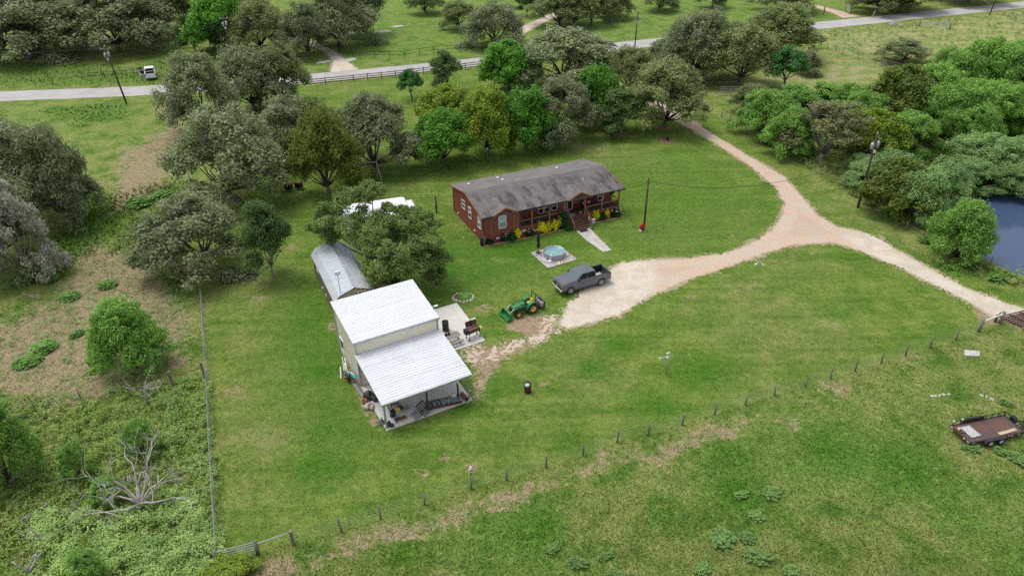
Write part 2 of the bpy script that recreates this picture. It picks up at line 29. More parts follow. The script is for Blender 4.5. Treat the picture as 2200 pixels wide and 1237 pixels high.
# ------------------------------------------------------------------ helpers
rng = np.random.default_rng(7); rnd = random.Random(5)
def set_mesh(me, V, F=None, quads=None, tris=None):
    me.from_pydata(V, [], F)
class MB:
    """collects shapes, builds ONE mesh object"""
    def __init__(s): s.v, s.f, s.m = [], [], []
    def add(s, vs, fs, mi=0):
        n = len(s.v); s.v += [tuple(p) for p in vs]; s.f += [tuple(i + n for i in f) for f in fs]; s.m += [mi] * len(fs); return s
    def box(s, c, d, rz=0, mi=0, ry=0, rx=0):
        M = Matrix.Rotation(rz, 3, 'Z') @ Matrix.Rotation(ry, 3, 'Y') @ Matrix.Rotation(rx, 3, 'X'); c = Vector(c)
        vs = [c + M @ Vector((x * d[0] / 2, y * d[1] / 2, z * d[2] / 2)) for z in (-1, 1) for y in (-1, 1) for x in (-1, 1)]
        return s.add(vs, [(0, 2, 3, 1), (4, 5, 7, 6), (0, 1, 5, 4), (2, 6, 7, 3), (0, 4, 6, 2), (1, 3, 7, 5)], mi)
    def bb(s, x0, x1, y0, y1, z0, z1, mi=0):
        return s.box(((x0 + x1) / 2, (y0 + y1) / 2, (z0 + z1) / 2), (x1 - x0, y1 - y0, z1 - z0), 0, mi)
    def bar(s, a, b, w, h=None, mi=0):
        a, b = Vector(a), Vector(b); h = h or w; d = (b - a).normalized()
        u = d.cross(Vector((0, 0, 1))); u = u.normalized() if u.length > 1e-4 else Vector((1, 0, 0)); q = u.cross(d)
        vs = [p + u * (i * w / 2) + q * (j * h / 2) for p in (a, b) for i, j in ((-1, -1), (1, -1), (1, 1), (-1, 1))]
        return s.add(vs, [(0, 1, 2, 3), (7, 6, 5, 4), (0, 4, 5, 1), (1, 5, 6, 2), (2, 6, 7, 3), (3, 7, 4, 0)], mi)
    def tube(s, pts, r, n=6, mi=0, caps=True):
        P = [Vector(p) for p in pts]; r = r if hasattr(r, '__len__') else [r] * len(P); rings = []; u = None
        for i, p in enumerate(P):
            d = (P[min(i + 1, len(P) - 1)] - P[max(i - 1, 0)]).normalized()
            if u is None: u = d.orthogonal().normalized()
            else:
                u = u - d * u.dot(d); u = u.normalized() if u.length > 1e-5 else d.orthogonal().normalized()
            q = d.cross(u); rings.append([p + (u * math.cos(2 * math.pi * k / n) + q * math.sin(2 * math.pi * k / n)) * r[i] for k in range(n)])
        vs = [p for g in rings for p in g]; fs = []
        for i in range(len(P) - 1):
            for k in range(n): a, b = i * n + k, i * n + (k + 1) % n; fs.append((a, b, b + n, a + n))
        if caps: fs += [tuple(range(n))[::-1], tuple(range(len(vs) - n, len(vs)))]
        return s.add(vs, fs, mi)
    def lathe(s, prof, n=16, c=(0, 0, 0), mi=0, axis='Z'):
        vs = []; c = Vector(c)
        for r, z in prof:
            for k in range(n):
                a = 2 * math.pi * k / n; x, y = r * math.cos(a), r * math.sin(a)
                vs.append(c + Vector((x, y, z) if axis == 'Z' else ((x, z, y) if axis == 'Y' else (z, x, y))))
        fs = []
        for i in range(len(prof) - 1):
            for k in range(n): a, b = i * n + k, i * n + (k + 1) % n; fs.append((a, b, b + n, a + n))
        return s.add(vs, fs, mi)
    def prism(s, poly, h0, h1, axis='Z', mi=0):
        f = (lambda p, h: (p[0], p[1], h)) if axis == 'Z' else ((lambda p, h: (p[0], h, p[1])) if axis == 'Y' else (lambda p, h: (h, p[0], p[1])))
        n = len(poly); vs = [f(p, h0) for p in poly] + [f(p, h1) for p in poly]
        return s.add(vs, [tuple(range(n))[::-1], tuple(range(n, 2 * n))] + [(i, (i + 1) % n, (i + 1) % n + n, i + n) for i in range(n)], mi)
    def quad(s, *p, mi=0): return s.add(p, [tuple(range(len(p)))], mi)
    def mesh(s, name, mats, smooth=False):
        me = bpy.data.meshes.new(name); me.from_pydata(s.v, [], s.f)
        for m in (mats if isinstance(mats, (list, tuple)) else [mats]): me.materials.append(m)
        if any(s.m): me.polygons.foreach_set('material_index', s.m)
        if smooth: me.polygons.foreach_set('use_smooth', [True] * len(me.polygons))
        me.update(); return me
    def build(s, name, mats, parent=None, smooth=False, loc=None, rz=0, bevel=0, fixn=False):
        me = s.mesh(name, mats, smooth)
        if fixn:
            import bmesh
            bm = bmesh.new(); bm.from_mesh(me); bmesh.ops.recalc_face_normals(bm, faces=bm.faces); bm.to_mesh(me); bm.free()
        o = bpy.data.objects.new(name, me); col.objects.link(o); o.parent = parent
        if loc: o.location = loc
        if rz: o.rotation_euler.z = rz
        if bevel:
            b = o.modifiers.new('bevel', 'BEVEL'); b.width = bevel; b.segments = 2; b.limit_method = 'ANGLE'; b.angle_limit = R(40)
        return o
def tag(o, label=None, cat=None, group=None, kind=None):
    if label: o['label'] = label
    if cat: o['category'] = cat
    if group: o['group'] = group
    if kind: o['kind'] = kind
    return o
def thing(name, label, cat, loc=(0, 0, 0), rz=0, group=None):
    o = bpy.data.objects.new(name, None); col.objects.link(o); o.location = loc; o.rotation_euler.z = rz; o.empty_display_size = .2
    return tag(o, label, cat, group)
def copy_tree(o, parent=None):
    c = o.copy(); col.objects.link(c); c.parent = parent
    for ch in list(o.children): copy_tree(ch, c)
    return c
def inst(name, me, parent=None, loc=(0, 0, 0), rot=(0, 0, 0), scale=None):
    o = bpy.data.objects.new(name, me); col.objects.link(o); o.parent = parent; o.location = loc; o.rotation_euler = rot
    if scale: o.scale = scale
    return o
# ------------------------------------------------------------------ materials
class NT:
    def __init__(s, m): s.t = m.node_tree; s.n = s.t.nodes; s.l = s.t.links
    def node(s, t, **k):
        q = s.n.new(t)
        for a, b in k.items(): setattr(q, a, b)
        return q
    def link(s, a, b): s.l.new(a, b)
    def val(s, x, sock):
        if isinstance(x, (int, float)): sock.default_value = x
        elif isinstance(x, tuple): sock.default_value = (*x, 1) if len(x) == 3 and len(sock.default_value) == 4 else x
        else: s.link(x, sock)
    def math(s, op, a, b=0.0, c=None, clamp=False):
        q = s.node('ShaderNodeMath', operation=op, use_clamp=clamp); s.val(a, q.inputs[0]); s.val(b, q.inputs[1])
        if c is not None: s.val(c, q.inputs[2])
        return q.outputs[0]
    def noise(s, vec, scale, detail=3, rough=.55, dist=0):
        q = s.node('ShaderNodeTexNoise'); s.link(vec, q.inputs['Vector']); q.inputs['Scale'].default_value = scale
        q.inputs['Detail'].default_value = detail; q.inputs['Roughness'].default_value = rough; q.inputs['Distortion'].default_value = dist; return q.outputs['Fac']
    def ramp(s, f, a, b):                      # smooth step a..b -> 0..1
        q = s.node('ShaderNodeMapRange', interpolation_type='SMOOTHSTEP'); s.val(f, q.inputs[0]); s.val(a, q.inputs[1]); s.val(b, q.inputs[2]); return q.outputs[0]
    def mix(s, f, a, b, mode='MIX'):
        q = s.node('ShaderNodeMix', data_type='RGBA', blend_type=mode); s.val(f, q.inputs[0]); s.val(a, q.inputs[6]); s.val(b, q.inputs[7]); return q.outputs[2]
    def mul(s, c, f):
        q = s.node('ShaderNodeVectorMath', operation='SCALE'); s.link(c, q.inputs[0]); s.val(f, q.inputs['Scale']); return q.outputs[0]
def newmat(name):
    m = bpy.data.materials.new(name); m.use_nodes = True; g = NT(m); b = g.n['Principled BSDF']; return m, g, b
def pm(name, c1, c2=None, scale=4, rough=.7, metal=0, bump=0, stretch=None, lo=.35, hi=.65, spec=None, detail=4):
    m, g, b = newmat(name); b.inputs['Roughness'].default_value = rough; b.inputs['Metallic'].default_value = metal
    if spec is not None: b.inputs['Specular IOR Level'].default_value = spec
    c2 = c2 or tuple(x * .8 for x in c1)
    tc = g.node('ShaderNodeTexCoord').outputs['Object']
    if stretch:
        mp = g.node('ShaderNodeMapping'); mp.inputs['Scale'].default_value = stretch; g.link(tc, mp.inputs[0]); tc = mp.outputs[0]
    n = g.noise(tc, scale, detail); g.link(g.mix(g.ramp(n, lo, hi), c1, c2), b.inputs['Base Color'])
    if bump:
        q = g.node('ShaderNodeBump'); q.inputs['Strength'].default_value = bump; q.inputs['Distance'].default_value = .05
        g.link(g.noise(tc, scale * 3, 4), q.inputs['Height']); g.link(q.outputs[0], b.inputs['Normal'])
    return m
def leafmat(name, dark, light, alt=None, altw=0, trans=.38):
    """leaf colour: varies per leaf, per limb (object noise) and per tree"""
    m, g, b = newmat(name)
    geo = g.node('ShaderNodeNewGeometry'); oi = g.node('ShaderNodeObjectInfo'); tc = g.node('ShaderNodeTexCoord').outputs['Object']
    f = g.math('ADD', g.math('MULTIPLY', geo.outputs['Random Per Island'], .42), g.math('MULTIPLY', g.ramp(g.noise(tc, .55, 3), .3, .7), .58))
    c = g.mix(f, dark, light)
    if alt: c = g.mix(g.math('MULTIPLY', g.ramp(g.noise(tc, .9, 3), .5, .68), altw), c, alt)
    c = g.mul(c, g.math('MULTIPLY_ADD', oi.outputs['Random'], .3, .98))
    b.inputs['Roughness'].default_value = .55; b.inputs['Specular IOR Level'].default_value = .25; g.link(c, b.inputs['Base Color'])
    tr = g.node('ShaderNodeBsdfTranslucent'); g.link(c, tr.inputs[0]); mx = g.node('ShaderNodeMixShader'); mx.inputs[0].default_value = trans
    g.link(b.outputs[0], mx.inputs[1]); g.link(tr.outputs[0], mx.inputs[2]); g.link(mx.outputs[0], g.n['Material Output'].inputs[0])
    return m
# ------------------------------------------------------------------ ground zones
def seg_sd(x, y, poly):
    """signed distance in metres, positive inside"""
    P = np.array(poly); d2 = np.full(x.shape, 1e12); ins = np.zeros(x.shape, bool); n = len(P)
    for i in range(n):
        a, b = P[i], P[(i + 1) % n]; e = b - a; wx, wy = x - a[0], y - a[1]; L = e @ e
        t = np.clip((wx * e[0] + wy * e[1]) / L, 0, 1) if L > 0 else 0; d2 = np.minimum(d2, (wx - t * e[0]) ** 2 + (wy - t * e[1]) ** 2)
        c = ((a[1] > y) != (b[1] > y))
        if a[1] != b[1]: ins ^= c & (x < (b[0] - a[0]) * (y - a[1]) / (b[1] - a[1]) + a[0])
    d = np.sqrt(d2); return np.where(ins, d, -d)
def soft(x, y, poly, w0=1.5):
    xs = [p[0] for p in poly]; ys = [p[1] for p in poly]; r = np.zeros(x.shape); k = (x > min(xs) - w0) & (x < max(xs) + w0) & (y > min(ys) - w0) & (y < max(ys) + w0)
    if k.any(): t = np.clip(seg_sd(x[k], y[k], poly) / w0 * .5 + .5, 0, 1); r[k] = t * t * (3 - 2 * t)
    return r
PO = T['POLY']
def zones(x, y):
    mx = np.maximum
    S = lambda k, w0=1.5: soft(x, y, PO[k], w0)
    lawn = S('lawn', .8)
    tan = mx.reduce([S('tanA', 3) * .88, S('tanB', 5) * .74, S('tanE', 3) * .85, S('tanC', 2.5) * .8, S('tanD', 6) * .42, S('tanF', 2) * .7, S('tanG', 3) * .35])
    dirt = mx.reduce([S('dirt1', .8) * .8, S('dirt2', 1.0) * .95, S('dirt3', .6), S('dirt4', 1.6) * .68, S('dirt5', 1.2) * .8, S('slabtop', .6) * .5])
    lush = mx.reduce([S('lush1', 4) * .8, S('lush2', 4) * .9, S('lush3', 6) * .5, S('lush4', 4) * .6, S('lush5', 3) * .7, S('lush6', 2.5) * .9, S('lush7', 2) * .9])
    bright = mx.reduce([S('yards', 6), S('verge', 6) * .45])
    weed = mx(S('weedzone', 2), S('densew1', 1)); gold = mx(S('gold', 5), 0); pas = S('shrubgreen', 8)
    for t in T['TREES']:                                      # leaf litter rings and bare earth under crowns
        if t[0] in ('live', 'post', 'shade', 'mossy') and not (t[0] == 'shade'):
            d = np.hypot(x - t[1], y - t[2]); tan = mx(tan, np.clip(1.15 - d / (t[4] * .42), 0, 1) * (.28 if t[2] > 95 else .55))
    for bx, by, r_ in T['BARE']: d = np.hypot((x - bx) / r_, (y - by) / (r_ * .8)); tan = mx(tan, np.clip(1.2 - d, 0, .56))
    for bx, by, r_ in T['DARK']: d = np.hypot((x - bx) / r_, (y - by) / r_); lush = mx(lush, np.clip(1.25 - d, 0, .95))  # dark green grass spots; one colours in the big oak's shadow on the lawn
    gold = mx(gold, S('tanD', 5))
    return dict(lawn=lawn, tan=tan, dirt=dirt, lush=lush, bright=bright, weed=weed, gold=gold, pas=pas)
def ground_colour(g):
    """node colour of turf and soil from the zone attributes and position; shared by the ground sheet and the grass blades"""
    a1 = g.node('ShaderNodeAttribute', attribute_name='zone_a'); a2 = g.node('ShaderNodeAttribute', attribute_name='zone_b')
    s1 = g.node('ShaderNodeSeparateColor'); g.link(a1.outputs['Color'], s1.inputs[0]); s2 = g.node('ShaderNodeSeparateColor'); g.link(a2.outputs['Color'], s2.inputs[0])
    lawn, tan, dirt = s1.outputs; lush, bright, weed = s2.outputs; gold, pas = a1.outputs['Alpha'], a2.outputs['Alpha']
    p = g.node('ShaderNodeNewGeometry').outputs['Position']
    big, mid, small, fine = g.noise(p, .055, 4, .6), g.noise(p, .33, 4, .6), g.noise(p, 1.7, 4, .65), g.noise(p, 7.5, 3, .7)
    c = g.mix(g.ramp(mid, .36, .64), (.115, .185, .032), (.22, .25, .075))                              # pasture
    c = g.mix(g.math('MULTIPLY', pas, g.ramp(big, .4, .6)), c, (.11, .215, .034))
    lc = g.mix(g.ramp(mid, .38, .66), (.098, .175, .024), (.172, .232, .046)); lc = g.mix(g.math('MULTIPLY', g.ramp(big, .48, .64), .75), lc, (.16, .205, .052))
    lc = g.mix(g.math('MULTIPLY', g.ramp(small, .58, .74), .45), lc, (.205, .215, .08))
    mp = g.node('ShaderNodeMapping'); mp.inputs['Rotation'].default_value = (0, 0, -.36); mp.inputs['Scale'].default_value = (.05, .75, 1); g.link(p, mp.inputs[0])
    mow = g.noise(mp.outputs[0], 1.0, 3, .5)                                                            # mower passes
    lc = g.mix(g.math('MULTIPLY', g.ramp(mow, .5, .64), .5), lc, (.175, .235, .05)); lc = g.mix(g.math('MULTIPLY', g.ramp(mow, .46, .34), .4), lc, (.06, .14, .014))
    dry = g.math('MULTIPLY', g.ramp(big, .5, .62), g.ramp(mid, .48, .66)); lc = g.mix(g.math('MULTIPLY', dry, .55), lc, (.27, .255, .11))
    c = g.mix(lawn, c, lc)
    c = g.mix(g.math('MULTIPLY', bright, .8), c, g.mix(g.ramp(mid, .35, .65), (.105, .21, .028), (.17, .24, .05)))
    c = g.mix(g.math('MULTIPLY', lush, g.ramp(mid, .25, .6)), c, (.055, .155, .012))
    c = g.mix(g.math('MULTIPLY', weed, .7), c, g.mix(g.ramp(small, .4, .6), (.07, .125, .022), (.2, .26, .06)))
    pl = g.math('SUBTRACT', 1.0, lawn); c = g.mix(g.math('MULTIPLY', g.math('MULTIPLY', pl, g.ramp(small, .56, .70)), .55), c, (.29, .26, .12)); c = g.mix(g.math('MULTIPLY', g.math('MULTIPLY', pl, g.ramp(mid, .44, .33)), .6), c, (.06, .135, .02))
    c = g.mix(gold, c, g.mix(g.ramp(mid, .4, .62), (.19, .25, .07), (.33, .31, .135)))
    tn = g.math('ADD', tan, g.math('ADD', g.math('MULTIPLY', g.math('SUBTRACT', small, .5), 1.1), g.math('MULTIPLY', g.math('SUBTRACT', mid, .5), 1.0)))
    c = g.mix(g.math('MULTIPLY', g.ramp(tn, .42, .72), .82), c, g.mix(g.ramp(fine, .35, .65), (.25, .19, .115), (.365, .285, .185)))
    dn = g.math('ADD', dirt, g.math('ADD', g.math('MULTIPLY', g.math('SUBTRACT', small, .5), 1.0), g.math('MULTIPLY', g.math('SUBTRACT', fine, .5), .7)))
    c = g.mix(g.math('MULTIPLY', g.ramp(dn, .40, .62), .9), c, g.mix(g.ramp(fine, .35, .65), (.40, .29, .21), (.28, .19, .13)))
    return c, fine, small, mid
def zone_attr(me, x, y):
    z = zones(x, y); n = len(x)
    for nm, ks in (('zone_a', ('lawn', 'tan', 'dirt', 'gold')), ('zone_b', ('lush', 'bright', 'weed', 'pas'))):
        at = me.attributes.new(nm, 'FLOAT_COLOR', 'POINT'); A = np.stack([z[k] for k in ks], -1).astype(np.float32); at.data.foreach_set('color', A.ravel())
    return z
m_ground, g, b = newmat('turf_and_soil')
c, fine, small, mid = ground_colour(g)
c = g.mul(c, g.math('MULTIPLY', g.math('MULTIPLY_ADD', fine, 1.0, .5), g.math('MULTIPLY_ADD', small, 1.2, .42)))
g.link(c, b.inputs['Base Color']); b.inputs['Roughness'].default_value = .95; b.inputs['Specular IOR Level'].default_value = .1
q = g.node('ShaderNodeBump'); q.inputs['Strength'].default_value = .8; q.inputs['Distance'].default_value = .12
g.link(g.math('ADD', fine, g.math('MULTIPLY', small, 1.5)), q.inputs['Height']); g.link(q.outputs[0], b.inputs['Normal'])
def grid_mesh(name, xs, ys, zf):
    X, Y = np.meshgrid(xs, ys); x, y = X.ravel(), Y.ravel(); nx, ny = len(xs), len(ys)
    V = np.stack([x, y, zf(x, y)], -1).astype(np.float32); i = (np.arange(ny - 1)[:, None] * nx + np.arange(nx - 1)[None]).ravel()
    Fq = np.stack([i, i + 1, i + 1 + nx, i + nx], -1).astype(np.int32)
    return raw_mesh(name, V, Fq), x, y
def raw_mesh(name, V, Fq, smooth=False):
    k = Fq.shape[1]; me = bpy.data.meshes.new(name); me.vertices.add(len(V)); me.vertices.foreach_set('co', V.astype(np.float32).ravel())
    me.loops.add(Fq.size); me.loops.foreach_set('vertex_index', Fq.astype(np.int32).ravel()); me.polygons.add(len(Fq))
    me.polygons.foreach_set('loop_start', np.arange(0, Fq.size, k, dtype=np.int32))
    if smooth: me.polygons.foreach_set('use_smooth', np.ones(len(Fq), bool))
    me.update(calc_edges=True); return me
def pond_z(x, y): return -1.3 * soft(x, y, PO['pond'], 2.4)
ys = [-3000, -900, -200, 0, 15]; yv = 22.
while yv < 262: ys.append(yv); yv += .55 if yv < 100 else .9
ys += [275, 300, 360, 500, 900, 1800, 3500]
xs = [-3000, -1200, -500, -260, -200, -170] + list(np.arange(-150, 150.1, .7)) + [170, 200, 260, 500, 1200, 3000]
me, gx, gy = grid_mesh('ground', np.array(xs), np.array(ys), pond_z); zone_attr(me, gx, gy); me.materials.append(m_ground)
me.polygons.foreach_set('use_smooth', np.ones(len(me.polygons), bool))
tag(inst('ground', me), kind='structure')
# pond water
m_water, g, b = newmat('pond_water'); b.inputs['Base Color'].default_value = (.055, .085, .16, 1); b.inputs['Roughness'].default_value = .06; b.inputs['IOR'].default_value = 1.33
q = g.node('ShaderNodeBump'); q.inputs['Strength'].default_value = .06; q.inputs['Distance'].default_value = .1; g.link(g.noise(g.node('ShaderNodeNewGeometry').outputs['Position'], 2.2, 3), q.inputs['Height']); g.link(q.outputs[0], b.inputs['Normal'])
px = [p[0] for p in PO['pond']]; py = [p[1] for p in PO['pond']]
tag(MB().quad((min(px) - 1, min(py) - 1, -.5), (max(px) + 1, min(py) - 1, -.5), (max(px) + 1, max(py) + 1, -.5), (min(px) - 1, max(py) + 1, -.5)).build('pond_water', m_water), kind='structure')
# paved road: crowned ribbon
def asphalt():
    m, g, b = newmat('old_asphalt'); p = g.node('ShaderNodeNewGeometry').outputs['Position']
    c = g.mix(g.ramp(g.noise(p, .25, 4), .35, .65), (.36, .345, .33), (.43, .41, .39)); c = g.mul(c, g.math('MULTIPLY_ADD', g.noise(p, 3, 4, .7), .4, .8)); g.link(c, b.inputs['Base Color']); b.inputs['Roughness'].default_value = .9; return m
def ribbon(pts, wds, offs_z=(.02, .09, .02), sub=6):
    P = [np.array(p) for p in pts]; n = len(P); out = []
    for i in range(n - 1):                                    # Catmull-Rom
        p0, p1, p2, p3 = P[max(i - 1, 0)], P[i], P[i + 1], P[min(i + 2, n - 1)]
        for k in range(sub + (i == n - 2)):
            t = k / sub; out.append(.5 * ((2 * p1) + (-p0 + p2) * t + (2 * p0 - 5 * p1 + 4 * p2 - p3) * t * t + (-p0 + 3 * p1 - 3 * p2 + p3) * t ** 3))
    mb = MB(); vs = []; fs = []
    for i, p in enumerate(out):
        d = out[min(i + 1, len(out) - 1)] - out[max(i - 1, 0)]; d /= np.linalg.norm(d); nrm = np.array([-d[1], d[0]]); w0 = wds if not hasattr(wds, '__len__') else np.interp(i / (len(out) - 1), np.linspace(0, 1, len(wds)), wds)
        for s_, z in zip((-1, 0, 1), offs_z): q = p + nrm * s_ * (w0 / 2 + (rnd.uniform(-.12, .12) if s_ else 0)); vs.append((q[0], q[1], z))
    for i in range(len(out) - 1):
        for k in (0, 1): a = i * 3 + k; fs.append((a, a + 3, a + 4, a + 1))
    return mb.add(vs, fs)
tag(ribbon(T['ROADC'], 6.3, sub=14).build('road', asphalt(), fixn=True, smooth=True), kind='structure')
# gravel drives: ragged sheets of small cells, holed where grass grows through
def vnoise(x, y, s, seed):
    r = np.random.default_rng(seed); G = r.random((64, 64)); u, v = x * s, y * s; i, j = np.floor(u).astype(int), np.floor(v).astype(int); fu, fv = u - i, v - j; fu, fv = fu * fu * (3 - 2 * fu), fv * fv * (3 - 2 * fv)
    A = lambda a, b: G[a % 64, b % 64]
    return (A(i, j) * (1 - fu) + A(i + 1, j) * fu) * (1 - fv) + (A(i, j + 1) * (1 - fu) + A(i + 1, j + 1) * fu) * fv
m_gravel, g, b = newmat('gravel'); p = g.node('ShaderNodeNewGeometry').outputs['Position']; at = g.node('ShaderNodeAttribute', attribute_name='pale').outputs['Fac']
f2, f1 = g.noise(p, 5, 4, .75), g.noise(p, .5, 4)
c = g.mix(g.ramp(g.math('ADD', at, g.math('MULTIPLY', g.math('SUBTRACT', f1, .5), .9)), .3, .7), g.mix(g.ramp(f1, .4, .6), (.54, .40, .295), (.51, .425, .335)), g.mix(g.ramp(f1, .4, .6), (.60, .53, .43), (.52, .45, .36)))
inw = g.math('ADD', g.node('ShaderNodeAttribute', attribute_name='inward').outputs['Fac'], g.math('MULTIPLY', g.math('SUBTRACT', g.noise(p, 1.3, 4, .7), .5), .55))
c = g.mix(g.math('MULTIPLY', g.ramp(inw, .26, .02), .75), c, (.24, .225, .10))                                   # grassy verge
c = g.mix(g.math('MULTIPLY', g.math('MULTIPLY', g.ramp(inw, .72, .9), g.math('SUBTRACT', 1.0, at)), .28), c, (.38, .31, .22))     # looser middle between the wheel tracks
c = g.mul(c, g.math('MULTIPLY_ADD', f2, .55, .72)); g.link(c, b.inputs['Base Color']); b.inputs['Roughness'].default_value = .95; b.inputs['Specular IOR Level'].default_value = .1
q = g.node('ShaderNodeBump'); q.inputs['Strength'].default_value = .7; q.inputs['Distance'].default_value = .06; g.link(f2, q.inputs['Height']); g.link(q.outputs[0], b.inputs['Normal'])
def gravel(name, poly, cell, bias, amp, z, pale=0., palep=(), scatter=.0):
    psd = lambda a, b_: np.clip(seg_sd(a, b_, poly) / 2.5, 0, 1).astype(np.float32)
    xs_ = [p[0] for p in poly]; ys_ = [p[1] for p in poly]; X, Y = np.meshgrid(np.arange(min(xs_) - 1, max(xs_) + 1, cell), np.arange(min(ys_) - 1, max(ys_) + 1, cell)); ny, nx = X.shape
    cx, cy = (X[:-1, :-1] + cell / 2).ravel(), (Y[:-1, :-1] + cell / 2).ravel()
    sd = seg_sd(cx, cy, poly); val = sd + bias + amp * (.8 * vnoise(cx, cy, .55, 1) + .7 * vnoise(cx, cy, 1.7, 2) + .9 * vnoise(cx, cy, 5.1, 3) + .5 * vnoise(cx, cy, 9.1, 4) - 1.4)
    if scatter: val = np.minimum(val, .9 * (.6 * vnoise(cx, cy, .8, 5) + .6 * vnoise(cx, cy, 2.9, 6) + .8 * vnoise(cx, cy, 7.3, 7) - scatter) + np.clip(sd * .1, 0, .1))
    keep = val > 0; i = (np.arange(ny - 1)[:, None] * nx + np.arange(nx - 1)[None]).ravel()[keep]
    Fq = np.stack([i, i + 1, i + 1 + nx, i + nx], -1); used, inv_ = np.unique(Fq, return_inverse=True); Fq = inv_.reshape(Fq.shape)
    vx, vy = X.ravel()[used] + rng.uniform(-.35, .35, len(used)) * cell, Y.ravel()[used] + rng.uniform(-.35, .35, len(used)) * cell
    me = raw_mesh(name, np.stack([vx, vy, np.full(len(vx), z) + .012 * vnoise(vx, vy, 1.5, 9)], -1), Fq, True); me.materials.append(m_gravel)
    pl = np.full(len(vx), pale)
    for pp in palep: pl = np.maximum(pl, soft(vx, vy, PO[pp], 2.5))
    me.attributes.new('inward', 'FLOAT', 'POINT').data.foreach_set('value', psd(vx, vy))
    me.attributes.new('pale', 'FLOAT', 'POINT').data.foreach_set('value', pl.astype(np.float32)); return tag(inst(name, me), kind='structure')
gravel('gravel_driveway', PO['drive'], .125, .0, .8, .02, 0, ('drivewhite', 'drivewhite2'))
gravel('gravel_apron', PO['driveB'], .1, .2, .9, .014, .45, (), 1.08)
gravel('far_driveway', PO['laneA'], .25, .1, .6, .02, .8)
gravel('curving_driveway', PO['laneB'], .3, .1, .5, .02, .6)
gravel('sandy_lane', PO['laneC'], .3, .1, .5, .02, .1)
gravel('dirt_track', PO['laneD'], .3, .1, .7, .02, .1)
